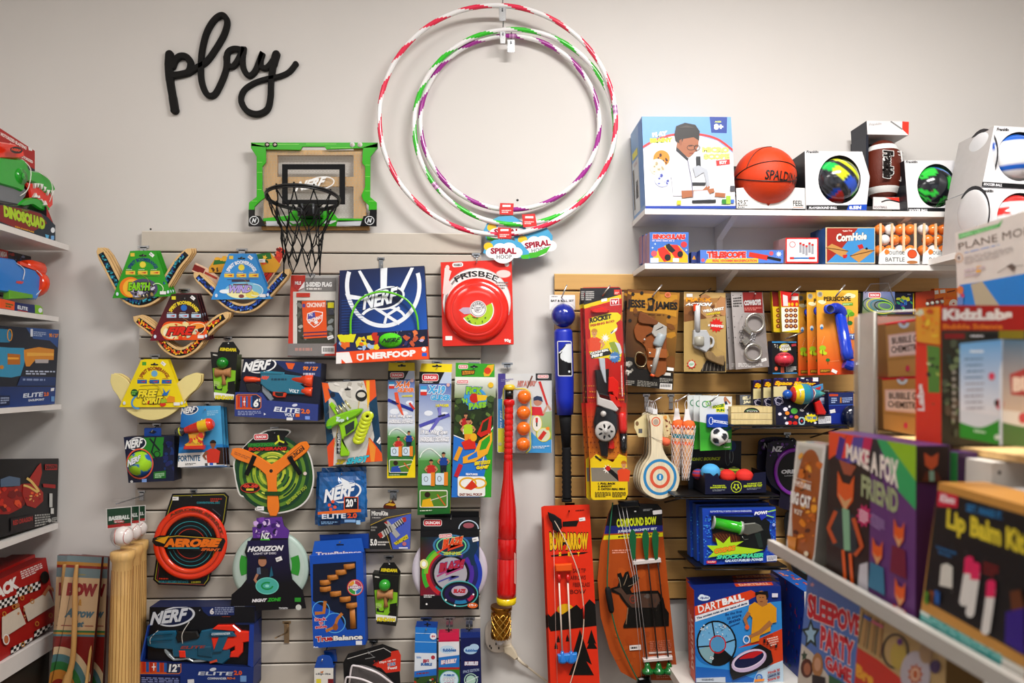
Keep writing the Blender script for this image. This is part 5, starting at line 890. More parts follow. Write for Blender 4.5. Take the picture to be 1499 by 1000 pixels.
# bubble wand cartons
def bubble(label,q,d,top,bot,ttl,hk_,kind,tab):
    t,b,P=pack('bubble_carton',label,'bubble toy',q,d,36,'e8e8ec',bot,top=top,right=bot,left=top,group='bubble cartons',hk=hk_);(x0,y0),(x1,_),(x2,y2),(x3,_)=q;w=x1-x0;U=lambda u,v:bil(q,u,v);R_=lambda u0,v0,u1,v1:[U(u0,v0),U(u1,v0),U(u1,v1),U(u0,v1)]
    b.po(R_(0,0,1,.16),top)
    if kind==0:b.po(R_(0,0,1,.42),'2f88d8').ln([U(0,.24),U(1,.24)],.8,'b8dcf4').ln([U(.02,.1),U(.98,.1)],.6,'e0f0fa').po(R_(0,.42,1,.7),'e4eaf2').tx('fubbles',R_(.08,.47,.3,.51),'3c88c8',.03).tx('BIG',R_(.38,.52,.66,.58),'b83c54',.08,.1).tx('BUBBLE',R_(.28,.58,.8,.63),'4878b8',.08,.1).el(*U(.84,.49),3,3,'b83c4c').po([U(0,.72),U(1,.67),U(1,.78),U(0,.83)],'2c78cc').fine([U(.1,.74),U(.9,.71),U(.9,.75),U(.1,.78)],1,'8c3c4c').po([U(0,.82),U(1,.78),U(1,1),U(0,1)],'3c5c2c').conf([U(0,.83),U(1,.79),U(1,1),U(0,1)],26,['e8c83c','6c8c3c','2c3c1c','c83c34','d8e4d0','1c2c44'],1,3,5,5).el(*U(.85,.14),5,4.8,'f0ecf0').tx('4+',R_(.76,.12,.94,.16),'c82c4c',.05)
    if kind==1:b.po(R_(0,0,1,.13),'d82858').el(*U(.42,.3),11,6,'c8e0f0').tx('fubbles',R_(.2,.28,.85,.34),'2c70b8',.05).po([U(0,.44),U(1,.4),U(1,.62),U(0,.62)],'2c80cc').tx('BIG & BUBBLY',[U(.12,.49),U(.88,.46),U(.86,.54),U(.12,.57)],'f0e4e8',.08,0,'b82c54',.03).po(R_(0,.62,1,.66),'b83428').po(R_(0,.66,1,1),'3c8c2c').el(*U(.5,.84),14,13,'d8ecf4').ring(*U(.5,.84),14,13,1,'88b8d8').tx('GIANT',R_(.22,.8,.78,.87),'e8e8f0',.08,0,'2c3c68',.04).tx('FUBBLES',R_(.25,.74,.76,.78),'3c78c0',.05).tx('BUBBLES',R_(.28,.89,.74,.93),'c83c5c',.05)
    if kind==2:b.po(R_(0,0,1,1),'14205c').po(R_(0,0,1,.1),'1c3884').el(*U(.5,.32),10,6,'b8d4ec').el(*U(.68,.27),7,5,'b8d4ec').tx('fubbles',R_(.24,.3,.84,.35),'2c70b8',.05).tx('BUBBLES',R_(.2,.52,.86,.59),'e4e4f0',.08,.1,'b82c54',.04).tx('SPACE EDITION',[U(.12,.68),U(.9,.64),U(.9,.69),U(.12,.73)],'a8b4d0',.03).ring(*U(.5,.85),10,10,1.4,'b8d8c8').el(*U(.5,.85),7,7,'b8d8c8').ln([U(.2,.9),U(.85,.79)],1.2,'e0e8e8')
    b.build('carton',t)
    b=B(P,'card' if kind==0 else 'clear');b.slab(tab,-4,-6,top if kind==0 else 'e8d8ec');b.z=-4;b.fin='card';m=(tab[0][0]+tab[1][0])/2;y=(tab[0][1]+tab[2][1])/2;b.re(m-5,y-.8,m+5,y+.8,'16181c').re(m-1.2,y-3,m+1.2,y+3,'16181c');b.build('hang_tab',t);return t
bubble('sky blue bubble carton, beside the pink topped one',[(608,918),(639,919),(639,1008),(606,1008)],84,'1c4c9c','1c5cb0','x',(624,905,(624,922)),0,[(610,910),(641,911),(640,920),(608,919)])
bubble('white bubble carton with a pink top, middle of three',[(642,927),(672,926),(673,1008),(642,1008)],80,'c82050','c8d4e4','x',(658,905,(658,920)),1,[(649,914),(665,914),(666,932),(648,932)])
bubble('dark blue space bubble carton, beside the white outlet',[(674,926),(703,925),(705,1008),(674,1008)],80,'1c3474','14205c','x',(687,905,(687,920)),2,[(679,913),(695,913),(696,930),(679,930)])
# bow sets and bats on the left wall end
def bowset(label,q,d,yaw=0,full=True,arrow=True):
    t,b,P=pack('bow_set',label,'bow set',q,d,14,'d8b890','6c1c18',group='cream and red bow sets');U=lambda u,v:bil(q,u,v);R_=lambda u0,v0,u1,v1:[U(u0,v0),U(u1,v0),U(u1,v1),U(u0,v1)]
    b.po(R_(0,0,1,.16),'7c9094').po(R_(0,.045,1,.07),'c08c3c').po(R_(0,.07,1,.09),'983024').tx('BOW',R_(.12,.2,.96,.3),'9c2428',.08).ring(*U(.5,.25),5,5.4,1,'9c2428').tx('&',R_(.48,.32,.58,.37),'c8943c',.05).tx('Arrow',R_(.15,.39,.95,.46),'5c7c88',.05,.3).tx('Set',R_(.4,.48,.7,.53),'5c7c88',.05,.3).ln([U(.1,.52),U(.38,.52)],1.2,'9c2428').ln([U(.72,.52),U(.95,.52)],1.2,'9c2428').fine(R_(.35,.13,.7,.145),1,'a89c5c')
    b.po(R_(0,.555,1,.57),'3c7c4c').po(R_(0,.57,1,.585),'c8943c').po(R_(0,.585,1,.6),'5c8c94').po(R_(0,.6,1,1),'8c2420')
    cx,cy=U(.28,1.02);s_=(q[1][0]-q[0][0])
    for r,c in ((1.0,'d8c09c'),(.84,'5c8488'),(.68,'3c7c44'),(.5,'c8883c'),(.3,'983024')):b.po([p for p in ellp(cx,cy,r*s_,r*s_*1.35,0,30,180,345)]+[(cx,cy)],c)
    b.build('card',t)
    b=B(P,'wood');b.tu(cat([(*U(.34,.06),8),(*U(.38,.2),12),(*U(.5,.45),16),(*U(.58,.75),18),(*U(.5,.93),18),(*U(.45,1.1),16)],6),[5,6,6,6.5,7,7,7.5,7.5,8,8,8,8,8,8,8,8,8,8,8.5,8.5,9,9,12,13,14,15,16,16,16,16,16],'cfa264',10);b.build('bow_limb',t)
    b=B(P,'satin');b.tu([(*U(.32,.07),10),(*U(.2,.5),4),(*U(.05,1.05),4)],.7,'1a1613',5);b.build('bow_string',t)
    if arrow:b=B(P,'wood');b.la(U(.97,.66),U(.93,1.1),[(0,.4),(.1,2),(.8,2.2),(.81,5),(1,5)],'d2a868',8,10);b.build('arrow',t)
    b=B(P,'clear');b.slab([U(-.05,-.02),U(1.03,-.03),U(1.02,1),U(-.04,1)],30,29,'eee');b.build('bag',t);return t
bowset('cream bow set nearest the red bus boxes, overlapped by the front one',[(84,813),(122,814),(110,1010),(74,1010)],50,arrow=False)
bowset('cream bow set half hidden behind the wooden bats',[(118,813),(158,816),(150,1010),(104,1010)],100,arrow=False)
bowset('front cream bow set with a curved wooden bow',[(99,813),(149,816),(131,1010),(70,1010)],150)
o=[x for x in bpy.data.objects if x.name.startswith('bow_set')][-1]
def bat(label,x,y,d,k,s):
    P=Pl(d);t=thing('bat_pack',label,'bat',P,x,1010,0,'wooden bats with baseballs');b=B(P,'wood',0);w=16.5*s
    prof=[(0,w*.75),(.004,w*1.02),(.03,w*1.06),(.045,w*1.0),(.06,w*.86)]+[(.06+.94*i/8,w*(.86+.16*i/8)) for i in range(1,9)]
    b.la((x,y),(x-6*s,1080),prof,'e0b878',0,28);b.build('barrel',t)
    b=B(P,'wood',0);sc=P.sc(x,y)
    for i in range(11):
        a=math.radians(182+i*17.6);pts=[]
        for v in (0.1,.3,.5,.7,.9):
            c=P.at(x-6*s*v,y+(1080-y)*v,0);r=w*(.865+.16*v)*sc*1.004;a2=a+.05*math.sin(v*5+i);pts.append(c+Vector((math.cos(a2)*r,math.sin(a2)*r,0)))
        b.tu3(pts,.0007,'9c6830',4)
    b.build('grain_line',t)['kind']='stuff'
    b=B(P,'gloss');b.sph(x+2,y-22*s,14.5*s,8,'eee6e2',26);b.build('baseball',t)
    b=B(P,'satin');c=P.at(x+2,y-22*s,8);R_=14.6*s*sc
    for sg in (-1,1):b.tu3([c+Vector((sg*R_*(.86-.5*math.cos(a)**2*.6),-R_*math.cos(a)*.8,R_*math.sin(a))).normalized()*0+c*0+(Vector((sg*(.78-.3*math.cos(a)),-math.cos(a),math.sin(a)*.95)).normalized()*R_) for a in [(-1.3+2.6*i/10) for i in range(11)]],.0009,'c86860',5)
    b.build('stitching',t)
    b=B(P,'card',6);q=[(x-23*s,y-62*s),(x+14*s,y-65*s),(x+14*s,y-36*s),(x-22*s,y-32*s)];b.slab(q,6,4,'e8e4e0','aaa');b.po(inset(q,1),'1c4c34').po([bil(q,.03,.82),bil(q,.97,.82),bil(q,.97,.97),bil(q,.03,.97)],'b82c2c').tx('BASEBALL',[bil(q,.08,.4),bil(q,.92,.4),bil(q,.92,.62),bil(q,.08,.62)],'e4e8e4',.07,.1,'0f2c1c',.04).el(*bil(q,.5,.7),8*s,2.4*s,'b82c2c').tx('BAT & BALL',[bil(q,.32,.66),bil(q,.68,.66),bil(q,.68,.74),bil(q,.32,.74)],'eee',.03);b.build('label_card',t)
    b=B(P,'clear');b.slab(rr(x-26*s,y-72*s,x+18*s,y-26*s,3),9,8,'eee');b.dm(x+2,y-22*s,[(17.5*s,8,'eee'),(16*s,20,'eee'),(10*s,30,'eee'),(.01,33,'eee')],24);b.slab([(x-17*s,y-6),(x+17*s,y-6),(x+16*s,y+60),(x-18*s,y+60)],44,43,'eee');b.slab([(x-12*s,y-72*s),(x+16*s,y-74*s),(x+16*s,y-79*s),(x-14*s,y-76*s)],18,0,'eee');b.build('clear_sleeve',t)
bat('rearmost wooden bat with a baseball, touching the cream panel',203,791,48,2,.8)
bat('middle wooden bat with a baseball in clear plastic',193,798,128,1,.9)
bat('front wooden bat with a baseball and green label',180,806,218,0,1.0)
hook(208,720,(170,738),215,'wooden bats and baseballs',plate=(5,12))
# ================================================================== WOOD PANEL
def ll(ox,oy,k):return (lambda x,y:(ox+x/k,oy+y/k)),(lambda *a:[(ox+p[0]/k,oy+p[1]/k) for p in a])
# blue foam bat and ball
P=Pl(110);t=thing('foam_bat','blue foam baseball bat with a black grip hung under a blue ball','bat',P,831,736);U,L=ll(790,410,2.857)
b=B(P,'satin');b.la((826,481),(829,608),[(0,11),(.02,13),(.04,13.6),(.3,14),(.55,13.9),(.8,13.2),(1,12)],'1f38b8',-34,28);b.build('foam_barrel',t)
b=B(P,'matte');b.la((829,608),(831,660),[(0,9.4),(.25,8.4),(1,6.4)],'16161a',-34,20);n_=22;b.la((831,655),(831.5,733),[(i/n_,7.4 if i%2 else 6.2) for i in range(n_+1)],'17171b',-34,20);b.la((831.5,733),(831.5,737),[(0,7.8),(1,7.6)],'0f0f12',-34,20);b.build('grip',t)
b=B(P,'gloss');b.sph(826,461,17.5,-30,'20349c',36);b.build('ball',t)
b=B(P,'clear');b.slab(rr(803,429,848,476,3),-36,-37,'eee');b.dm(826,461,[(21,-34,'eee'),(20,-8,'eee'),(13,10,'eee'),(.01,16,'eee')],26);b.slab([(814,474),(838,474),(836,481),(816,481)],-28,-44,'eee');b.build('blister',t)
b=B(P,'card',-38);b.slab(rr(806,430,844,452,1),-38,-39,'ece8e8');b.tx('BAT & BALL SET',(808,437,842,440.5),'222',.04).fine((809,431.5,822,433.5),1,'777');b.build('header_card',t)
sc=P.sc(827,520);b=B(P,'card');b.k=0;cyl=lambda x,y,r:P.at(826+(y-481)*.024,y,-34)+Vector(((x-827.5)*sc,-math.sqrt(max((r*sc)**2-((x-827.5)*sc)**2,0)),0))
def wrap(pts,col,ex):
    x=math.floor(min(p[0] for p in pts));x1=max(p[0] for p in pts)
    while x<x1:
        q=clipped(pts,qd((x,0,x+1,999)));x+=1
        if len(q)>2:b.fl([cyl(u,v,14.2+ex) for u,v in q],col)
wrap(rr(817,499,838.5,551,2),'e8e8ee',0);wrap(rr(818.3,500.3,837.2,549.6,1.5),'15171c',.06)
for q,c in (([(818.3,500.3),(821,500.3),(821,514),(818.3,516)],'2338b0'),([(821,500.3),(829,500.3),(829,504),(824,510),(821,512)],'2338b0'),([(829,500.3),(837.2,500.3),(837.2,503),(829,504)],'2338b0'),([(829,504),(834,502),(837.2,504),(837.2,531),(832,531),(829,529)],'e4e8ea'),([(824,512),(829,506),(829,530),(824,527)],'e4e8ea'),([(821,519),(824,515),(824,528),(821,524)],'e4e8ea'),([(818.3,517),(821,514),(824,512),(824,514),(821,517)],'e4e8ea')):wrap(q,c,.1)
wrap(ellp(833.5,544,1.8,1.8,n=8),'e4e8ea',.12);b.build('player_emblem',t)
hook(830,444,(822,436),120,'blue foam bat',(830,417),(5,3),2.4,'d8d8d8')
# rocket fishing rod blister x2
def rod(k):
    dx=-6.5*k;P=Pl(150-42*k);t=thing('fishing_rod_pack',['front red and yellow toy fishing rod blister pack','second fishing rod blister pack showing at the edge of the front one'][k],'toy',P,890+dx,729,0,'fishing rod packs on one peg');U,L0=ll(840,420,6.244);L=lambda *a:[(p[0]+dx,p[1]) for p in L0(*a)]
    b=B(P);b.slab([(p[0]+dx,p[1]) for p in ([(860,421),(906,420),(910,424),(918,722),(914,730),(868,731),(864,727),(855,430)])],0,-2,'c42018','8a1812')
    b.po(L((100,12),(425,8),(432,75),(90,170)),'222124').po(L((92,165),(432,70),(434,105),(94,200)),'e8c81c').fine(L((108,38),(185,36),(185,125),(108,125)),5,'c8c4c0',3)
    b.po(L((368,25),(420,25),(420,72),(368,72)),'d83c2c').fine(L((374,45),(414,45),(414,68),(374,68)),2,'f0d8d0');b.po(L((330,110),(412,102),(414,165),(332,172)),'e8dcd8').po(L((336,114),(406,108),(408,160),(338,166)),'c42824').tx('TV',L((342,124),(400,120),(400,154),(344,158)),'f4f0f0',.08);b.po(L((250,112),(302,102),(304,128),(252,138)),'f4f0ec');slot(b,882+dx,432,15)
    blob=L((138,290),(200,270),(330,235),(400,235),(432,262),(425,300),(385,330),(400,360),(375,420),(390,480),(430,540),(438,600),(425,680),(370,688),(310,650),(160,655),(138,590),(160,540),(150,400),(138,380));b.po(blob,'ecd818')
    b.tx('ROCKET',L((142,285),(342,245),(345,290),(144,335)),'1a1818',.07).tx('FISHING ROD',L((150,345),(370,300),(372,322),(154,368)),'b83820',.06).po(L((330,420),(375,385),(400,370),(390,400),(345,430)),'e8ece8').po(L((335,420),(360,395),(365,400),(340,428)),'2a2018')
    person(b,870+dx,487,11,'e0542c','c89038','d8a070',(1,));b.st(886+dx,495,7,3,9,'f4f0e8');b.po(L((360,500),(420,520),(440,600),(400,640),(330,560)),'d8dce0').po(L((320,510),(370,500),(400,560),(420,620),(350,590)),'98a83c').st(903+dx-3,523,9,6.5,12,'4c84c0');b.fine(L((330,630),(400,630),(400,655),(330,655)),2,'d8e4f0')
    b.po(L((145,600),(312,560),(345,610),(320,622),(160,655)),'1a1818').tx('CATCH REAL',L((148,600),(316,562),(318,585),(150,622)),'f0f0ec',.07,.1).tx('FISH!',L((160,622),(262,602),(264,630),(162,650)),'f0f0ec',.08,.1)
    for i in range(60):
        r_=i // 6;x=862+dx+(i%6)*3.4+(r_%2)*1.7;y=565+r_*8.5;b.el(x,y,1.1,1.1,'e89820',n=5)
        x=897+dx+(i%6)*3+(r_%2)*1.5;b.el(x if x<915+dx else 914+dx,y+3,1.1,1.1,'e89820',n=5)
    b.gr([(p[0]+dx,p[1]) for p in [(857,590),(916,590),(917,672),(862,672)]],['c42018','c42018','c87c20','c87820'],4)
    for i in range(80):
        x=861+dx+(i%10)*5.7+(i // 10%2)*2.8;y=610+i // 10*7.4;b.el(x,y,1,1,'7c2814',n=5)
    b.po([(p[0]+dx,p[1]) for p in [(863,672),(872,664),(880,668),(896,676),(905,664),(916,668),(918,722),(914,730),(868,731),(864,727)]],'e8c81c').po([(p[0]+dx,p[1]) for p in [(864,684),(917,684),(917,704),(865,704)]],'8c8478')
    b.st(888+dx,686,7,3.4,9,'f4f0e8');b.ln([(p[0]+dx,p[1]) for p in [(870,667),(879,674)]],3,'1a1818').ln([(p[0]+dx,p[1]) for p in [(886,683),(906,701)]],6,'1a1818').el(889+dx,685,3.4,3.6,'c82820');person(b,912+dx,679,10,'e0542c','c07828','d8a070',(0,))
    for i,s_ in enumerate(('1. PULL BACK','2. SHOOT!','3. CATCH REAL FISH!')):b.tx(s_,(874+dx,705.5+i*4,(900,894,914)[i]+dx,708.5+i*4),'1a1414',.06,.2)
    b.fine((870+dx,719,893+dx,727),4,'6c5c20',3).fine((895+dx,719,915+dx,727),4,'6c5c20',5);b.tx('ROCKETFISHINGROD.COM',L((430,1000),(420,720),(432,718),(442,1000)),'f0e4e0',.04);b.build('card',t)
    if k==0:
        U2,L2=ll(840,560,5.555)
        b=B(P,'gloss');b.slab(L2((160,-100),(275,-110),(272,110),(180,90)),30,4,'1c1c20',rnd=4);b.slab(L2((175,190),(290,200),(345,260),(350,370),(320,440),(270,480),(210,480),(165,420),(150,320)),34,4,'1d1f24',rnd=6);b.slab(L2((195,470),(270,470),(268,600),(215,590)),26,4,'1c1c20',rnd=4);b.build('rod_body',t)
        b=B(P,'satin');b.slab(L2((175,60),(200,120),(300,150),(350,215),(330,235),(240,205),(178,180)),36,20,'c4bfbc',rnd=3);b.slab(L((215,655),(270,655),(283,880),(268,870),(232,760)),32,20,'b8bcc4',rnd=2);b.build('grey_frame',t)
        b=B(P,'gloss');b.slab(L((305,830),(345,820),(395,870),(400,960),(380,1050),(340,960),(300,960)),30,14,'d82820',rnd=3);b.slab(L2((272,90),(340,110),(380,200),(340,200),(290,150)),30,14,'d02418',rnd=3);b.slab(L2((275,465),(310,455),(325,530),(300,540),(272,530)),22,8,'d02820',rnd=2);b.la(U2(385,240),U2(395,410),[(0,4),(.1,6),(.8,6.2),(1,5)],'d42820',14,14);b.la(U2(395,410),U2(398,570),[(0,5.6),(.8,5),(1,3)],'18181c',14,14);b.build('red_trim',t)
        b=B(P,'satin');c=U2(240,390);b.dm(c[0],c[1],[(.01,48,'b8b4b0'),(2.6,48,'8c8884'),(3,46,'b8b4b0'),(12,45,'c0bcb8'),(14.4,42,'b4b0ac'),(14.6,34,'9c9894')],30);b.build('reel',t)
        b=B(P,'satin',0)
        for i in range(7):a=i*51.4;b.z=45.5;q=ellp(c[0]+7.8*math.cos(math.radians(a)),c[1]+7.8*math.sin(math.radians(a)),3.4,1.5,a,10);b.po(q,'1c1c1e')
        b.build('reel_slot',t);b=B(P,'gloss');b.sph(*U2(225,250),4.4,38,'c8c4c0',14);b.slab(L((155,215),(250,190),(320,215),(300,240),(200,245),(160,235)),16,2,'d42a1c',rnd=3);b.build('lure',t)
    b=B(P,'clear');b.slab([(p[0]+dx,p[1]) for p in [(858,421),(908,418),(914,424),(920,724),(915,733),(867,734),(861,729),(852,430)]],3,2,'eee');b.slab([(p[0]+dx,p[1]) for p in [(862,450),(906,446),(915,560),(916,668),(866,670),(859,560)]],50 if k==0 else 38,3,'eee',rnd=8);b.build('blister',t)
rod(1);rod(0);hook(890,424,(882,433),160,'fishing rod packs',(893,418),(5,3),2.6,'c8c0b8')
# outlaw holster card
t,b,P=pack('holster_card','brown parchment card with a toy revolver in a tan holster','toy',[(919,423),(995,429),(985,571),(913,563)],140,4,'8a5a1c','3a2410');U,L=ll(900,410,5.882)
b.gr([(919,423),(995,429),(985,571),(913,563)],['6c4014','b07c24','2a2014','241a12'],6);b.po(L((150,110),(540,130),(530,320),(430,290),(130,270)),'c08c28').conf(L((110,90),(555,130),(500,780),(90,700)),24,['9c6820','a87424','7c4c18','b88424','5c3814'],5,13,8,7).po(L((90,660),(160,668),(200,760),(500,800),(495,945),(80,920)),'1c1713')
for x,y in ((155,122),(232,112),(465,318),(130,350)):b.st(*U(x,y),3,2.2,6,'1a120c')
b.tx('JESSE',L((108,165),(260,172),(262,262),(106,252)),'1a130f',.05).tx('JAMES',L((345,182),(540,192),(538,276),(342,266)),'1a130f',.05).po(L((280,160),(320,150),(348,175),(335,210),(325,265),(275,262),(290,220)),'1a130f').po(L((285,180),(320,170),(322,215),(300,222)),'b88428').fine(L((160,282),(540,300),(540,312),(160,294)),1,'6c4814');b.el(*U(455,128),4.4,4,'d87c5c').el(*U(455,128),2.6,2.4,'b8642c')
b.conf(L((95,690),(160,690),(150,830),(90,820)),10,['b8b4ac','8c8880','d0ccc4'],2,4,5).fine(L((195,860),(365,880),(365,925),(190,915)),4,'8c8880',3).fine(L((385,840),(495,850),(495,885),(385,880)),3,'9c9890',2).fine(L((95,860),(170,866),(165,910),(92,905)),3,'9c9890',4).po(L((388,888),(492,894),(490,945),(382,940)),'dcd8d4');[b.ln([U(395+i*8,898),U(393+i*8,922)],.7,'222') for i in range(11)];b.po(L((450,750),(505,758),(502,785),(446,778)),'f0eeea');b.po(L((415,795),(480,800),(478,825),(412,820)),'d8d4cc');b.build('card',t)
b=B(P,'matte');b.slab(cat(L((195,370),(260,370),(330,420),(430,450),(440,600),(438,785),(400,820),(360,838),(300,800),(270,720),(265,600),(225,545),(180,510),(162,430)),3,True),8,1,'8c5024','6c3c18',rnd=1.5);b.slab(L((270,590),(440,600),(438,675),(280,668)),18,14,'9c5c2c','6c3c18',rnd=1);b.build('holster',t)
b=B(P,'matte');b.slab(cat(L((205,290),(235,283),(320,330),(365,360),(350,392),(300,388),(200,370)),3,True),16,3,'7a4a28','5a341a',rnd=3);b.build('revolver_grip',t)
b=B(P,'metal');sv='b0aca6';b.fin='satin';b.slab(L((330,395),(370,365),(440,405),(438,480),(380,500),(335,490),(310,460)),15,5,sv,rnd=2);b.la(U(400,470),U(355,575),[(0,6),(.1,7),(.85,7.4),(1,6)],'a4acb0',10,14,'satin');b.la(U(375,560),U(318,815),[(0,4.4),(1,3.2)],'aaa6a0',12,12);b.tu([(*U(262,485),12),(*U(300,462),12),(*U(405,405),16)],1.6,'201c18',6);b.build('revolver',t)
b=B(P,'gloss');b.la(U(320,812),U(314,832),[(0,3.4),(1,3.2)],'e8602c',12,12);b.build('orange_tip',t)
b=B(P,'metal');bk=cat(L((190,625),(250,640),(268,700),(240,745),(190,735),(170,690)),4,True);b.tu([(x,y,8) for x,y in bk],2.2,'b0a080',6,closed=True);b.slab(inset(bk,2),6,3,'4a2c18');[b.dm(*U(x,y),[(.01,20,'e8e4e0'),(1.6,19.5,'e8e4e0'),(1.8,17,'e8e4e0')],10) for x,y in ((246,514),(292,630),(303,740))];b.build('buckle',t)
copy_tree(t,(-.004,.045,0),'second parchment holster card right behind the front one');hook(965,430,(955,434),160,'parchment holster cards',(969,417),(5,3),2.8,'e0dcd8')
# six shooter card
t,b,P=pack('shooter_card','tan plank print card with a silver toy six-shooter, orange tip','toy',[(1001,427),(1062,429),(1063,545),(1001,544)],128,4,'b89c64','5a4424');U,L=ll(1000,420,7.146)
for k,c in enumerate(('c8a870','a87c48','8c5c30','7c5028')):b.po(L((8,55+k*78),(445,50+k*62),(445,112+k*62),(8,133+k*78)),c)
b.conf(L((10,150),(440,130),(440,300),(10,350)),14,['b8885c','6c4420','c09868'],4,12,6).po(L((180,885),(240,770),(440,780),(440,885)),'2c2620');[b.ln([U(200+i*40,880),U(215+i*38,800)],.8,'8c8478') for i in range(6)]
b.re(*U(35,72),*U(98,105),'f0eeea').tx('MAXX',L((28,112),(300,116),(300,156),(26,156)),'e8a028',.06).tx('ACTION',L((20,168),(304,166),(296,204),(20,196)),'f0f0ee',.06,.3,'17171a',.05).tx('WILD WEST',L((202,240),(425,210),(430,242),(204,270)),'f0ece4',.06,.1,'3a3028',.03).tx('6-SHOOTER',L((240,276),(388,258),(388,282),(242,300)),'e0c82c',.05,.1,'3a3028',.03).st(*U(345,402),11,7.5,12,'d0241c').tx('8 SHOTS!',L((258,390),(422,400),(420,430),(258,412)),'f0ece8',.06,.1,'5a1410',.03);b.st(*U(86,810),7.5,5,9,'c8382c').el(*U(86,808),4.6,4.6,'d0dcd0').fine(L((64,796),(110,796),(110,824),(64,824)),3,'3c8c4c');b.build('card',t)
b=B(P,'metal');sv='dcdcde';b.la(U(136,200),U(136,470),[(0,3.6),(.05,4.2),(1,4.4)],sv,14,16,'satin');b.slab(L((95,455),(230,455),(265,520),(268,640),(225,690),(165,660),(112,640),(92,600)),20,2,'b8babd',None,'satin',rnd=3);b.slab(cat(L((230,520),(290,520),(318,575),(300,630),(262,640),(262,620),(292,600),(296,560),(276,535),(246,545)),3,True),14,4,'c4c6c8',None,'satin',rnd=1.4);b.la(U(150,520),U(152,620),[(0,6),(.1,8),(.9,8),(1,6)],'a8a498',12,16,'satin');b.build('revolver',t)
b=B(P,'gloss');b.slab(L((95,190),(140,188),(140,262),(98,258)),20,8,'f0541f',rnd=2);b.build('orange_tip',t);b=B(P,'wood');b.slab(cat(L((215,680),(285,680),(335,730),(412,720),(412,820),(380,820),(300,790),(240,760),(222,730)),3,True),18,2,'8c7450','6a5434',rnd=3);b.build('grip',t)
b=B(P,'clear');b.slab(cat(L((80,180),(180,180),(250,440),(330,520),(330,640),(430,700),(430,840),(330,820),(90,660),(70,500)),2,True),26,1,'eee',rnd=5);b.build('blister',t);hook(1035,428,(1024,433),150,'plank print six-shooter card',(1041,422),(4,3),2,'5a4a3c')
# handcuff cards
q=[(1070,428),(1116,428),(1126,537),(1077,541)]
t,b,P=pack('handcuff_card','grey card with silver toy handcuffs and a dark red header','toy',q,130,4,'a49c9a','6c6462',hk=None);U,L=ll(1000,420,7.146);b.gr(q,['b8b2b0','8c8482','98908e','a49c9a'],4);b.po(L((620,58),(825,56),(835,275),(640,268)),'8c2420').tx('COWBOYS',L((636,142),(812,128),(815,192),(640,196)),'c8c4c4',.07,0,'2a2424',.04).fine(L((640,215),(822,210),(822,248),(644,250)),2,'c87c74',3).fine(L((522,110),(610,100),(612,215),(525,215)),4,'3a3634',4).fine(L((575,795),(830,800),(830,845),(575,838)),3,'d8d4d2',5).po(L((812,755),(868,740),(874,770),(820,790)),'f4f2f0')
for k in range(10):b.el(*U((520,600)[k%2]+k*3,90+k // 2*110),.7,.7,'444')
b.build('card',t)
b=B(P,'metal');mt='d4d0c8'
c1,c2=U(738,378),U(722,685);b.tu([(x,y,12) for x,y in ellp(*c1,12.8,13,0,30)],4.4,mt,8,'metal',closed=True);b.tu([(x,y,12) for x,y in ellp(*c2,11.6,11.6,0,30)],4.4,mt,8,closed=True);b.slab(L((610,440),(650,410),(700,470),(690,500),(670,495)),18,6,mt,rnd=2);b.slab(L((595,570),(650,525),(690,565),(630,620)),18,6,mt,rnd=2);b.build('cuff',t)
b=B(P,'metal');[b.tu([(x,y,12+(k%2)*3) for x,y in ellp(*U(718-8*(k%2),505+k*20),3.6,2.4,k*60,12)],1.3,'c8c8cc',6,closed=True) for k in range(4)];[b.tu([(x,y,6) for x,y in ellp(*U(600+(k%2)*14,470+k*28),2.4,2,k*50,10)],.9,'5c5854',5,closed=True) for k in range(6)];b.build('chain',t)
b=B(P,'clear');b.slab(cat(L((610,290),(850,290),(850,460),(780,520),(850,620),(830,770),(640,770),(580,640),(570,480)),2,True),24,1,'eee',rnd=5);b.build('blister',t)
copy_tree(t,(-.012,.03,0),'second handcuff card, its dark edge showing beside the front one');copy_tree(t,(-.022,.06,-.002),'rearmost handcuff card, nearest the plank print card');hook(1100,429,(1106,430),160,'grey handcuff cards',None,(4,3),2.2,'e0dcd8')
# ring caps
U,L=ll(1120,420,7.143)
for k,(d,ox,lab) in enumerate(((118,-12.5,'rear red and yellow cap toy box with brown caps'),(140,0,'front red and yellow cap toy box with white window'))):
    q=[(1142+ox,426+k*0+(1-k)),(1169.5+ox,430),(1170+ox,487),(1145+ox,486)];t,b,P=pack('cap_box',lab,'toy box',q,d,16,'dcc41c','b89c14',top='b01c14',group='cap toy boxes');X=lambda *a:[(p[0]+ox,p[1]) for p in L(*a)]
    b.po(X((158,38),(350,55),(352,210),(170,205)),'d0201c' if k else '8c1814').po(X((275,100),(345,98),(345,138),(275,140)),'f4eee8')
    for x in (250,285,330):b.el(*X((x,183))[0],2,2.6,'e8b820')
    b.po(X((185,80),(235,95),(240,200),(190,200)),'f0d8d8' if k else '8c1814');b.po(X((170,215),(345,212),(345,445),(172,470)),'f0ece0' if k else 'd8b828')
    if not k:b.tx('72',X((225,85),(320,85),(320,112),(225,112)),'d8a81c',.05)
    for j in range(4):
        for i in range(3):c=X((225+i*45,245+j*55))[0];b.st(c[0],c[1],3.7,2.6,8,'7c2c10');b.el(c[0],c[1],1.3,1.3,'e0ac60',n=8)
    b.build('carton',t)
hook(1166,430,(1159,431),158,'red and yellow cap boxes',(1172,419),(4,3),2.6,'dcd8d4')
t,b,P=pack('ball_box','small black box with a red honeycomb bouncing ball, blue edges','toy box',[(1130,499),(1166,500),(1167,547),(1131,548)],120,40,'17181c','202228',left='1c3c60')
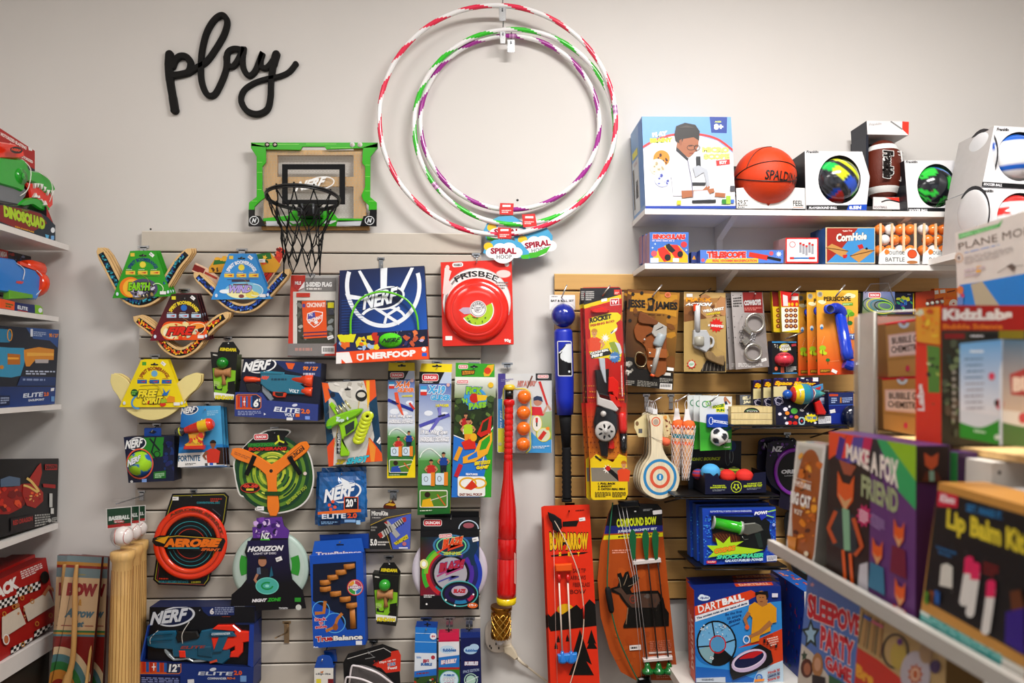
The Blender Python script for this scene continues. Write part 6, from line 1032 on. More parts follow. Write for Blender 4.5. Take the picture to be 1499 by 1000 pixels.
b.po(L((70,570),(335,572),(335,584),(70,586)),'3c8cc0').po(L((80,898),(335,896),(335,910),(80,912)),'3c8cc0').el(*U(205,635),8,6,'d8d040').tx('MEGA',L((165,608),(255,598),(258,630),(168,640)),'f0f0e8',.09,0,'222',.05).tx('BOUNCE',L((152,642),(268,632),(270,662),(155,672)),'f0f0e8',.09,0,'222',.05).po(L((275,600),(325,592),(326,618),(277,624)),'d8505c').fine(L((218,835),(325,830),(325,885),(218,890)),4,'d8d8d4',4).ln([U(180,840),U(182,900)],5,'e07050').el(*U(115,855),2.4,3,'e07050').conf(L((95,595),(140,595),(140,650),(95,650)),5,['d8d4c8','a8a49c'],1,2.4);b.build('carton',t)
def honey(d):
    a=math.atan2(d[0],d[2]);v=d[1];i=math.floor(v*9);j=(a*5.2+(i%2)*.5);return '3a1018' if abs(j-round(j))<.2 and abs(v*9-i-.5)<.3 else 'd84454'
b=B(P,'gloss');b.sph(*U(195,760),13.5,2,honey,56,sy=.8);b.build('ball',t)
hook(1172,490,(1150,496),150,'small black ball box',(1176,486),(4,3),2.6,'c8c4c0')
# periscopes
q=[(1195,425),(1256,425),(1256,548),(1197,549)]
t,b,P=pack('periscope_card','front orange card with a large blue toy periscope','toy',q,185,3,'e8842c','a85418')
b.gr([(1195,425),(1256,425),(1256,492),(1196,492)],['f0c040','f4c84c','ec9440','ec9038'],3).gr([(1196,492),(1256,492),(1256,548),(1197,549)],['ec9038','ec9038','e0501c','dc4c1c'],3)
for x,y,r in ((880,90,6),(910,95,5),(850,100,4),(600,160,5),(580,155,4)):b.el(*U(x,y),r,r*.6,'f8ecc0')
b.tx('PERISCOPE',L((612,102),(895,98),(895,148),(612,150)),'2a2418',.04).po(L((805,168),(918,165),(918,196),(808,198)),'68a83c').fine(L((812,174),(910,172),(910,190),(812,192)),2,'d8ecc0',3);b.el(*U(572,78),4,4,'b8b0a0').re(*U(560,60),*U(590,92),'8c887c')
for x,y,s_,c in ((870,275,7,'98c83c'),(905,285,4,'68a82c'),(840,300,4,'a8d04c'),(600,640,5,'a8c82c'),(595,680,4,'c8d830'),(885,378,4,'2c7c3c'),(655,765,3,'2c7c3c'),(625,695,3,'c8d830')):b.el(*U(x,y),s_,s_*.8,c)
b.ln([U(870,290),U(866,360)],1.2,'4a2c14').ln([U(600,660),U(600,720)],1,'4a2c14').ln([U(655,780),U(655,810)],.8,'4a2c14').el(*U(590,415),2.6,3.4,'e8f0f4').el(*U(590,430),2,2,'3c84c0').po(starp(*U(905,520),7.4,3.8,4,45),'1c5ca8').tx('IT',(1243,490,1250,495.5),'d8e8f4',.04).po(L((572,862),(680,860),(682,895),(574,897)),'7c5414').fine(L((580,868),(675,866),(675,890),(580,890)),2,'d8a838').po(L((700,855),(755,880),(742,912),(688,885)),'f0ece8')
for a,c in (((590,600),(620,510)),((680,780),(780,770)),((895,640),(935,750)),((895,430),(905,470))):
    for i in range(5):b.ln([bil([U(*a)]*2+[U(*c)]*2,0,i/5),bil([U(*a)]*2+[U(*c)]*2,0,i/5+.1)],.5,'f8e0b0')
b.build('card',t)
b=B(P,'gloss');bl='1c3cb4';b.la(U(755,285),U(840,760),[(0,7.4),(.8,8),(.82,8.6),(.9,8.6),(.92,8),(1,8)],'1a48c8',18,20)
b.tu(cat([(*U(600,245),30),(*U(650,238),26),(*U(715,228),22),(*U(760,260),20),(*U(772,300),18)],4),[15]*3+[16]*3+[17.5]*4+[18]*7,bl,20,sm=False);b.tu([(*U(800,800),18),(*U(850,820),20),(*U(905,830),26),(*U(975,800),34)],[17,18,17,15],bl,14,sm=False);b.build('periscope',t)
b=B(P,'satin');b.dm(*U(612,245),[(.01,47,'101c4c'),(5,46.6,'101c4c'),(5.4,47.4,'2c50cc'),(6.6,46.4,'2c50cc'),(7,40,'1c3cb4')],20);b.build('eyepiece',t)
b=B(P,'clear');b.slab(L((620,250),(660,320),(740,780),(800,880),(970,870),(975,760),(880,740),(800,230),(700,180)),42,1,'eee',rnd=4);b.build('blister',t)
copy_tree(t,(-.010,.052,-.001),'second orange periscope card behind the front one');copy_tree(t,(-.020,.104,-.002),'rearmost orange periscope card beside the black ball box');hook(1230,427,(1224,433),205,'orange periscope cards',(1237,417),(4,3),2.8,'e0dcd8')
# what hangs further along, above the foreground unit
U,L=ll(1240,380,5)
t,b,P=pack('yoyo_pack','clear topped yo-yo pack with a swirl print, above the plastic case','toy',L((120,240),(350,240),(352,400),(110,400)),140,20,'3c5448','2c3c34');b.gr(L((120,235),(350,235),(352,400),(110,400)),['a8a4c8','6c7cb0','3c6c50','7c8c40'],4);[b.ring(*U(230+k*12,340),24-k*3.4,13-k*1.8,1.6,c,10) for k,c in enumerate(('2c5c38','d0d43c','3c8c9c','1c3c24','8cc83c'))];duncan(b,*U(155,240),*U(247,282));b.build('card',t)
b=B(P,'clear');b.slab(L((125,240),(165,178),(295,172),(355,345),(350,400),(110,400)),12,-4,'ddd',rnd=3);b.build('clear_top',t);b=B(P,'satin');b.tu([(*U(128,240),4),(*U(168,180),4),(*U(295,174),4),(*U(352,330),4)],1.4,'a8a8b0',6);b.build('pack_rim',t)
t,b,P=pack('card_game','dark blue pack with a yellow edge beside the yo-yo pack','toy',L((335,246),(500,244),(500,400),(345,400)),110,20,'1c2450','141a38');b.re(*U(482,248),*U(498,400),'d0c030').conf(L((370,280),(480,270),(480,370),(370,370)),18,['3c84c0','d0d43c','7c3c84','3c9c6c','284c9c'],2,4.5).fine(L((440,250),(475,250),(475,262),(440,262)),1,'b8b8d0');b.build('carton',t)
t,b,P=pack('putty_pack','dark orange pack with a row of studs, beside the blue pack','toy',L((502,240),(640,225),(640,400),(500,400)),120,20,'a83c14','7c2c10');b.po(L((580,290),(705,275),(702,400),(580,400)),'7c2c10');[b.dm(*U(588+i*36,325-i*6),[(.01,4,'d8d4c8'),(2,3,'98948c'),(3,0,'5a5650')],12) for i in range(4)];b.build('carton',t)
t,b,P=pack('sling_pack','bright orange pack with two white stickers under the shelf end','toy',L((638,212),(830,208),(830,400),(640,400)),100,20,'f0841c','c8640f');b.po(L((640,228),(668,224),(670,252),(642,256)),'f4f0ec').po(L((680,222),(718,218),(720,244),(682,248)),'f4f0ec').ln(L((730,240),(790,226)),1.6,'7c2c10').po(L((640,290),(705,275),(705,400),(640,400)),'b8441c').el(*U(780,330),7,8,'f4e8dc').ln(L((770,322),(788,322)),1.2,'c83020').ln(L((779,314),(779,330)),1.2,'c83020').gr(L((720,250),(800,246),(800,290),(720,290)),['f0841c','f0941c','f0741c','e8641c'],2);b.build('carton',t)
b=B(Pl(18),'metal');b.slab(L((530,237),(565,236),(565,246),(530,247)),6,0,'d8d8d8');o=b.build('display_hook',None,Pl(18).at(*U(545,247)));tag(o,'bright metal clip in the groove above the orange packs','hook','peg hooks on the walls')
# paddle bats with rubber balls
U,L=ll(925,575,6.25)
def paddle(k,lab):
    P=Pl(150-24*k);dx,dy=-3.4*k,-1.2*k;t=thing('paddle_toy',lab,'paddle',P,965+dx,730+dy,0,'bagged paddle bats');X=lambda *a:[(p[0]+dx,p[1]+dy) for p in L(*a)]
    b=B(P,'wood');b.slab(cat(X((160,215),(225,200),(285,220),(285,300),(285,500),(330,600),(410,690),(438,790),(410,890),(340,950),(255,975),(170,950),(100,890),(75,790),(105,680),(165,590),(178,500),(172,300)),4,True),0,-8,'e8dcc0','c8a878',rnd=1.2);b.fin='card';b.z=0
    b.el(*X((220,265))[0],6.6,7,'dc6c4c').el(*X((220,265))[0],5,5.4,'e8dcc0').el(*X((220,268))[0],4,4.4,'b8a898');cx,cy=X((257,772))[0];b.ring(cx,cy,24.5,26.5,4,'3a90c4').ring(cx,cy,14.8,16.4,4.4,'e0664a').el(cx,cy,5,5.2,'3a90c4').tx('1',(cx-1,cy-3,cx+1.4,cy+3),'d8e8f0',.02);b.build('paddle',t)
    b=B(P,'matte');b.sph(*X((312,450))[0],5.8,6,'ec7450',18);b.build('rubber_ball',t);b=B(P,'satin');b.tu([(*X((180,405))[0],1),(*X((230,430))[0],3),(*X((290,445))[0],5)],.6,'5a4c44',5);b.build('elastic_cord',t)
    b=B(P,'clear');b.slab(cat(X((160,160),(280,160),(310,300),(350,460),(400,600),(450,760),(420,920),(300,985),(130,960),(60,840),(70,680),(130,500),(150,300)),2,True),10,-11,'e8e8f0',rnd=3);b.build('bag',t)
    b=B(P,'satin');b.tu(cat([(*X((205,200))[0],0),(*X((190,130))[0],0),(*X((205,80))[0],0),(*X((225,130))[0],0),(*X((225,200))[0],0)],4),.9,'f0eeee',6);b.slab(X((190,150),(232,150),(232,195),(190,195)),3,0,'eceaea');b.build('plastic_loop',t)
for k,lab in ((3,'rearmost wooden paddle bat, nearest the fishing rods'),(2,'third wooden paddle bat from the front'),(1,'second wooden paddle bat behind the bullseye one'),(0,'front wooden paddle bat with a blue and orange bullseye')):paddle(k,lab)
P=Pl(108);t=thing('paper_tag','cream octagonal tag sticking out behind the front paddle bats','tag',P,958,640);b=B(P);b.slab(L((25,260),(110,200),(330,200),(385,320),(330,405),(60,405),(22,320)),0,-1,'e8d8a8');b.po(L((60,330),(95,330),(95,370),(60,370)),'6c6c70').el(*U(48,282),2.4,3.4,'8c6c4c').conf(L((290,210),(360,220),(370,380),(310,390)),10,['c84c3c','e8a84c','b8c8a0','8c4c3c'],1.5,3.5);b.build('card',t)
hook(946,579,(955,589),165,'bullseye paddle bats',(969,581),(5,20),2.6,'dcd8d8');hook(982,579,(990,588),165,'netted tops',(1009,577),(5,20),2.6,'dcd8d8')
# netted bat-and-top toys
def net_toy(k,lab):
    P=Pl(150-30*k);dx,dy=-15*k,-1*k;t=thing('netted_top',lab,'toy',P,1003+dx,703,0,'netted tops on one peg');X=lambda *a:[(p[0]+dx,p[1]+dy) for p in L(*a)];c=lambda y,x=520:X((x,y))[0]
    b=B(P,'matte');b.la(c(250),c(335),[(0,3),(.15,7.4),(.45,9.2),(.75,9.2),(1,8)],'f0743c',0,20);b.build('rubber_top',t)
    b=B(P,'wood');b.la(c(335),c(800,490),[(0,8),(.1,8.4,'3c8c98'),(.18,8.2),(.25,8,'f0743c'),(.31,7.8),(.5,6.4),(.75,4.6),(.95,3.6),(1,2)],'e0b088',0,20);b.build('wooden_cone',t)
    b=B(P,'matte');Rr=lambda v:10.4-5.5*v;sc=P.sc(1000,650);n=10;a0,a1=c(300),c(800,490)
    for s_ in (-1,1):
        for i in range(n):
            pts=[]
            for j in range(13):v=j/12;p=P.at(a0[0]+(a1[0]-a0[0])*v,a0[1]+(a1[1]-a0[1])*v);a=2*PI*i/n+s_*v*4.2;pts.append(p+Vector((math.cos(a),math.sin(a),0))*Rr(v)*sc)
            b.tu3(pts,.0007,'f0eeee',4)
    b.build('mesh_net',t);b=B(P,'satin');b.tu(cat([(*c(200,500),0),(*c(110,485),0),(*c(70,500),0),(*c(110,512),0),(*c(200,505),0)],4),1,'f0eeee',6);b.slab(X((485,150),(520,150),(525,200),(540,260),(470,260),(482,200)),4,-2,'f0eeee');b.build('plastic_loop',t)
net_toy(1,'rear netted wooden top, nearest the paddle bats');net_toy(0,'front netted wooden top with orange and teal bands')
P=Pl(100);t=thing('hang_card','small orange and cream cards tucked behind the netted tops','card',P,995,650);b=B(P);b.slab(L((380,230),(465,225),(465,480),(380,480)),0,-1,'d8702c');b.el(*U(425,250),5,4,'2a1c18').po(L((400,300),(465,290),(465,340),(420,350)),'e8d8a8').po(L((370,380),(435,380),(435,410),(370,410)),'2c7c80');b.build('card',t)
# wrist ball cards
q=L((618,30),(915,35),(912,520),(625,532));t,b,P=pack('wrist_ball_card','front card with a blue wrist strap and mini soccer ball','toy',q,185,3,'dce0e0','8ca48c')
b.po(L((620,265),(770,300),(914,240),(912,520),(625,532)),'3c9c34').ln(cat(L((800,340),(860,345),(914,310)),4),4,'2c5c84').gr(L((625,420),(912,400),(912,520),(625,532)),['3c9c34','2c8428','4cb03c','58c044'],3);b.ring(*U(672,105),5,5,1.4,'3c8c64').ring(*U(700,98),4,4,1.2,'8cc83c').po(L((735,125),(850,95),(850,180),(770,178),(770,145),(735,145)),'e8e43c').tx('SOCCER',L((740,118),(845,98),(845,130),(742,142)),'3c7c34',.06).tx('FUN',L((775,150),(845,146),(845,172),(778,174)),'3c7c34',.06)
b.el(*U(852,60),2,4,'b8805c').ln(L((855,80),(890,170),(895,280)),3.4,'2c3c5c').el(*U(868,130),3.6,3.6,'e8e8e8').ln(L((850,40),(900,100)),2.4,'b8805c').tx('Toysmith',L((838,492),(900,490),(900,506),(838,508)),'e0f0d8',.04,.2);b.po(L((858,428),(905,424),(905,455),(860,458)),'e8e8e4');b.build('card',t)
b=B(P,'matte');b.slab(rr(*U(678,195),*U(868,318),2),16,4,'1c4cac',rnd=3);b.z=16;b.ring(*U(710,255),3.2,5.6,.8,'e0e4f0').ln(L((720,245),(865,268)),.9,'e0e4f0').ln(L((720,262),(865,285)),.9,'e0e4f0').tx('FUTBOL',L((735,250),(850,262),(850,280),(735,270)),'e0e4f0',.03,.2);b.build('wrist_strap',t)
ICO=[Vector(v).normalized() for v in ((0,1,1.618),(0,1,-1.618),(0,-1,1.618),(0,-1,-1.618),(1,1.618,0),(1,-1.618,0),(-1,1.618,0),(-1,-1.618,0),(1.618,0,1),(1.618,0,-1),(-1.618,0,1),(-1.618,0,-1))]
def soccer(base,patch,th=.93,seam=None):
    rt=Matrix.Rotation(.5,3,'X') @ Matrix.Rotation(.4,3,'Y');I=[rt @ v for v in ICO]
    def f(d):
        m=max(Vector(d).dot(v) for v in I);return patch if m>th else base
    return f
b=B(P,'gloss');b.sph(*U(785,400),13.4,14,soccer('ecebe8','2c3038'),48);b.build('ball',t)
copy_tree(t,(-.006,.05,0),'second wrist ball card behind the front one');copy_tree(t,(-.012,.1,.001),'rearmost wrist ball card beside the netted tops');hook(1022,579,(1042,587),205,'wrist ball cards',(1053,577),(5,10),2.6,'c8c8c8')
# three small black shelves on the panel
def bshelf(lab,q,d,th=6):
    x0,x1,y=q;P=Pl(d);t=thing('wire_shelf',lab,'shelf',P,(x0+x1)/2,y+5);b=B(P,'satin');b.box((x0,y,x1,y+2.4),d-20,'1b1b1e','131315');b.build('shelf_plate',t)
    b=B(P,'satin');b.tu([(x0,y+5,0),(x1,y+5,0)],2,'1b1b1e',6);b.build('shelf_rail',t)
    for x in (x0+10,x1-10):
        b=B(Pl(20),'satin');p0,p1=P.at(x,y+4,0),Vector((P.at(x,y,0).x,WALL_Y-.02,P.at(x,y,0).z-.06));b.tu3([p0,p1],.003,'1b1b1e',6);b.build('shelf_brace',t)
    return t
bshelf('upper small black shelf holding the space ray gun boxes',(1074,1243,622),250);bshelf('middle small black shelf holding the striped bean ball tray',(988,1141,725.2),240);bshelf('lower small black shelf holding the cosmic phaser boxes',(1018,1152,829),235)
U,L=ll(1080,550,7.89)
t,b,P=pack('wood_crate','pale slatted wooden box with a small oval label on its front','box',L((-76,358),(402,358),(402,582),(-76,586)),215,120,'e0cc98','c8b078',fin='wood');b.fin='card'
for y in (430,505):b.ln(L((-76,y),(402,y+2)),.9,'9c8454').ln(L((-76,y+8),(402,y+10)),.8,'f0e0b4')
b.po(ellp(*U(160,425),11.5,7,0,16,180,360),'23262c').ring(*U(160,425),9,5,1.4,'5c8c4c',0,190,350).tx('TOYS',L((100,400),(230,402),(230,420),(100,420)),'d8d8d0',.03);b.build('box_body',t)
t,b,P=pack('card_tin','grey and cream card game behind the pale wooden box','game',L((24,222),(268,222),(268,370),(24,370)),85,40,'5c606c','3c404c');b.gr(L((30,226),(262,226),(262,360),(30,360)),['70747c','60646c','50545c','686c70'],2).tx('SLAP',L((50,238),(225,232),(225,276),(55,280)),'e8e0c0',.09,0,'3c3c40',.04).tx('JACK',L((60,290),(225,284),(225,324),(62,328)),'e8e0c0',.09,0,'3c3c40',.04).conf(L((30,226),(262,226),(262,360),(30,360)),10,['8c9098'],.5,1.4);b.build('carton',t)
def zap(k,lab):
    P=Pl(225-55*k);dx,dy=-14.8*k,1.6*k;X=lambda *a:[(p[0]+dx,p[1]+dy) for p in L(*a)];q=X((412,30),(943,18),(1045,560),(415,580));q=X((412,30),(943,18),(948,565),(412,580));q[2:]=[(x,y-3.2*k) for x,y in q[2:]];t=thing('ray_gun_box',lab,'toy box',P,q[2][0],q[2][1],0,'space ray gun boxes');b=B(P)
    b.box(q,22,'1c1c3c','14142c');b.po(X((412,30),(943,18),(944,110),(412,125)),'2a1c44').conf(X((412,30),(943,18),(944,60),(412,60)),16,['c82c34','3c3c8c','e8e8f0','1c1c3c'],1,3).po(X((412,125),(560,120),(580,240),(412,245)),'d8cc9c').re(*X((866,22))[0],*X((928,66))[0],'e8e8ec')
    b.tx('Space Blaster',X((425,60),(900,75),(898,118),(425,122)),'e8c01c',.07,.25,'b82418',.05);b.ring(*X((475,290))[0],5,7,1,'b8b4c8',20).ring(*X((475,290))[0],7,4,1,'b8b4c8',20);b.build('backing_card',t)
    if k<3:
        b=B(P);w=1 if k==0 else 0;q2=X((400,330),(1045 if w else 480,440),(1050 if w else 480,565),(415,580)) if False else X((412,340),(560,345),(850,425),(1045,445),(1050,560),(415,580));b.slab(q2,18,-14,'191938','12122a');R_=random.Random(4)
        for i,(x,y,r,c) in enumerate(((625,405,5,'5cb04c'),(525,385,3.4,'e8e4f0'),(545,430,3.2,'e8902c'),(575,540,3.4,'d02820'),(635,545,3.4,'d02820'),(590,470,2.4,'8c3c9c'),(650,475,3,'e8783c'),(460,440,2.6,'e8e4f0'),(540,545,2.6,'e8e4f0'),(720,400,2,'e8e4f0'),(865,540,2,'e8e4f0'))):c0=X((x,y))[0];b.el(c0[0],c0[1],r,r*.85,c)
        for x,y in ((570,355),(520,485),(700,395),(780,440)):c0=X((x,y))[0];b.st(c0[0],c0[1],2.6,1,5,'f0f0f4')
        c0=X((710,520))[0];b.ring(c0[0],c0[1],4.2,6,.9,'b8d8e0',25).ring(c0[0],c0[1],4.2,6,.9,'b8d8e0',-25).el(c0[0],c0[1],1.4,1.4,'d02820');c0=X((820,487))[0];b.st(c0[0],c0[1],11,8.4,12,'e8d81c',0,.6).tx('TRY ME',X((762,470),(880,466),(880,502),(762,504)),'2c70b0',.06);b.po(X((900,470),(1045,462),(1046,545),(902,552)),'dcdce0').fine(X((908,478),(1035,472),(1036,535),(908,542)),4,'9c9ca4',3);b.build('tray',t)
    b=B(P,'gloss');b.sph(*X((535,215))[0],7,26 if k==0 else 14,'1c5cb0',18)
    if k==0:b.la(X((575,215))[0],X((975,205))[0],[(0,4,'b82c20'),(.03,8.5,'c83424'),(.08,11.5,'e8c81c'),(.2,14,'e8c828'),(.28,15,'2c8ca0'),(.45,15,'2478a8'),(.55,13,'b8342c'),(.6,10,'2c98ac'),(.8,5.5,'48b0a8'),(1,.6,'48b0a8')],'2c8ca0',22,24);b.build('gun_body',t)
    if k==0:
        b=B(P,'gloss');b.slab(X((810,130),(945,90),(950,160),(900,185),(830,170)),26,18,'4c8cb8',rnd=2);b.slab(X((840,150),(920,120),(905,165)),27.5,25,'c83430',rnd=.6);b.slab(X((840,310),(905,280),(975,420),(960,450),(875,445)),32,18,'c8241f',rnd=3);b.build('gun_grip',t);b=B(P,'satin');b.tu(cat([(*X((655,90))[0],10),(*X((640,200))[0],58),(*X((655,320))[0],20)],4),1.1,'e8e8e8',6).cut('cable_tie',t);b.tu(cat([(*X((765,95))[0],14),(*X((820,200))[0],50),(*X((730,380))[0],22)],4),1.2,'d8d8d8',6);b.build('cable_tie',t)
zap(2,'rearmost space ray gun box on the upper black shelf');zap(1,'middle space ray gun box on the upper black shelf');zap(0,'front space ray gun box with its blue and red ray gun')
t,b,P=pack('dart_pack','dark blue pack with a navy round case on it, right of the ray gun boxes','toy',L((1045,200),(1335,195),(1340,600),(1060,600)),180,30,'1c2c84','14205c');b.po(L((1045,205),(1330,200),(1335,330),(1050,340)),'243468').po(rot(rr(*U(1055,212),*U(1160,238),1),*U(1100,225),0),'c8502c').fine(L((1080,250),(1145,250),(1145,320),(1080,320)),3,'b8c8e8',3).fine(L((1205,250),(1325,245),(1325,310),(1210,315)),3,'a8b8e0',4).re(*U(1180,250),*U(1198,315),'c8842c').po(L((1060,398),(1120,385),(1130,425),(1068,436)),'f0ece8').ln(L((1050,345),(1340,335)),1,'3c64c0').gr(L((1062,440),(1180,430),(1180,600),(1070,600)),['1c3ca0','1c3ca0','14247c','1c34a0'],2);b.build('card',t)
b=B(P,'gloss');b.sph(*U(1285,470),13.6,14,'16203c',26,sy=1.2,sz=.8);b.build('round_case',t)
t,b,P=pack('dart_pack','dark blue pack half hidden between the ray guns and the round case','toy',L((920,240),(1050,235),(1050,600),(920,600)),130,30,'1c2450','14183c');b.el(*U(980,275),5,3,'b8bcd0').el(*U(985,310),5,2.6,'8c94b8').ln(L((930,345),(1045,342)),1,'3c54a0');b.build('card',t)
hook(1209,573,(1253,573),190,'dark blue round case pack',None,(4,3),2,'c8c4c0')
# striped bean ball tray on the middle black shelf
U,L=ll(995,630,4.76)
P=Pl(238);t=thing('display_tray','black counter display tray with lime print holding crocheted balls','display box',P,1068,721)
b=B(P);b.slab(L((175,300),(265,300),(278,338),(335,350),(500,348),(520,298),(600,290),(603,432),(178,448)),0,-2,'14183a','0c0e20');b.tx('THE INDOOR',L((230,382),(318,380),(318,389),(230,391)),'c8d82c',.05,.1).tx('BOUNCING BALL',L((213,394),(326,391),(326,403),(213,406)),'c8d82c',.05,.1).tx('LA BALLE QUI',L((470,368),(570,362),(570,373),(470,379)),'c8d82c',.05,.1).tx('REBONDIT SUR TOUT',L((445,382),(575,376),(575,392),(445,398)),'c8d82c',.05,.1).fine(L((228,412),(318,410),(318,424),(228,426)),3,'8c9098').fine(L((468,402),(565,398),(565,412),(468,416)),2,'8c9098');c=U(394,394);b.ring(*c,8,8.4,1,'c8d82c').po(starp(*c,5.6,3.4,5,20),'c8d82c').el(*c,2,3,'14183a');b.build('front_panel',t)
b=B(P);b.slab(L((178,440),(603,430),(603,436),(178,448)),-2,-130,'0c0e1c');b.build('bottom',t)
for nm,pts in (('side_panel',L((60,290),(178,300),(178,448),(60,420))),):
    b=B(P);p=[P.at(*U(176,300),-1),P.at(*U(176,448),-1)];i=b.add([p[0],p[1],p[1]+Vector((0,.13,0)),p[0]+Vector((0,.13,.0))]);b.face((i,i+1,i+2,i+3),'101222');p=[P.at(*U(602,292),-1),P.at(*U(602,436),-1)];i=b.add([p[0],p[1],p[1]+Vector((0,.13,0)),p[0]+Vector((0,.13,.0))]);b.face((i,i+1,i+2,i+3),'101222');b.build(nm,t)
b=B(Pl(108));b.slab(L((60,60),(430,75),(425,420),(60,440)),0,-2,'1a2030','101420');b.z=0;b.tx('SONIC BOUNCE',L((75,190),(285,186),(282,208),(75,214)),'b8c828',.05,.2).re(*U(60,230),*U(150,300),'0e1018');b.ring(*U(360,180),3,10,.8,'8c9898').ring(*U(335,180),4,14,.8,'5c6c6c').el(*U(365,110),6,8,'1c3c74');b.build('header_board',t)
for i,(x,y,r,c,c2,lab) in enumerate(((215,290,14,'5cb0e0','58a8dc','pale blue crocheted ball in the black display tray'),(330,320,12,'e0382c','c83028','red crocheted ball in the middle of the tray'),(450,322,13,'e03c34','d03830','red crocheted ball nearest the tray end'),(290,300,9,'8c9c50','58603c','olive crocheted ball at the back of the tray'),(380,296,10,'9cac24','24280c','lime and black crocheted ball at the back of the tray'),(130,305,9,'c03030','2c4c8c','dark red crocheted ball in the tray corner'))):
    Pb=Pl(238-(30 if i<3 else 75));x,y=U(x,y);tb=thing('crochet_ball',lab,'ball',Pb,x,y+r,0,'crocheted balls in the tray');b=B(Pb,'matte');b.sph(x,y,r,0,lambda d,c=c,c2=c2:c if int(d[1]*4+9)%2 else c2,20,sy=.85);b.build('ball',tb)
# night discs on the right of the panel
U,L=ll(995,630,4.76)
for k,(d,lab) in enumerate(((60,'rear purple night disc card with a blue edge'),(95,'front purple ringed black night disc card, beside the lion box'))):
    P=Pl(d);ox=-13*(1-k);t=thing('ring_disc',lab,'disc',P,1165+ox,740,0,'purple night disc cards');X=lambda *a:[(p[0]+ox,p[1]+(k-1)*5) for p in L(*a)];b=B(P)
    b.slab(cat(X((620,90),(700,70),(800,75),(880,100),(900,300),(880,520),(800,560),(700,540),(690,500),(700,430),(640,380),(600,290),(608,150)),3,True),0,-3,'1a1230','0e0a1c');b.conf(X((615,80),(860,80),(860,160),(610,190)),26,['5c3484','8c58b4','2c1850','a888c8','3c2464'],1,3.6,4+k);c=X((680,130))[0];b.tx('NZ',(c[0]-8,c[1]-4,c[0]+8,c[1]+4),'e8e8f0',.05,.2,'101018');b.build('card',t)
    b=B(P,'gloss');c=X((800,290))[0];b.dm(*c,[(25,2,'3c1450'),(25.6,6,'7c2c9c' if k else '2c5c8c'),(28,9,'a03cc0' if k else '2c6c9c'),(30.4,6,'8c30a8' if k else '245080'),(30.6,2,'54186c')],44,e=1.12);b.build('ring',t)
    b=B(P,'card',10);b.z=1;b.k=2;b.el(*c,25,28,'121016').tx('ORBIT',X((706,275),(850,270),(850,300),(706,304)),'e8e8ec',.06,.1).tx('LIGHT UP',X((730,312),(850,308),(850,318),(730,322)),'b8b8bc',.03)
    b.build('disc_print',t)
hook(1152,635,(1160,645),120,'purple night disc cards',plate=(5,6))
P=Pl(70);t=thing('ring_disc','dark night disc card with teal dashes behind the lion box','disc',P,1175,858,0,'purple night disc cards');b=B(P);b.slab(cat([(1150,752),(1180,740),(1200,760),(1205,840),(1185,858),(1165,845),(1152,800)],4,True),0,-3,'141218','0a0a0e')
for i in range(30):a=math.radians(110+i*5);b.el(1190+34*math.cos(a),790+52*math.sin(a),1.1,1.1,'2c9ca8',n=6)
b.build('card',t)
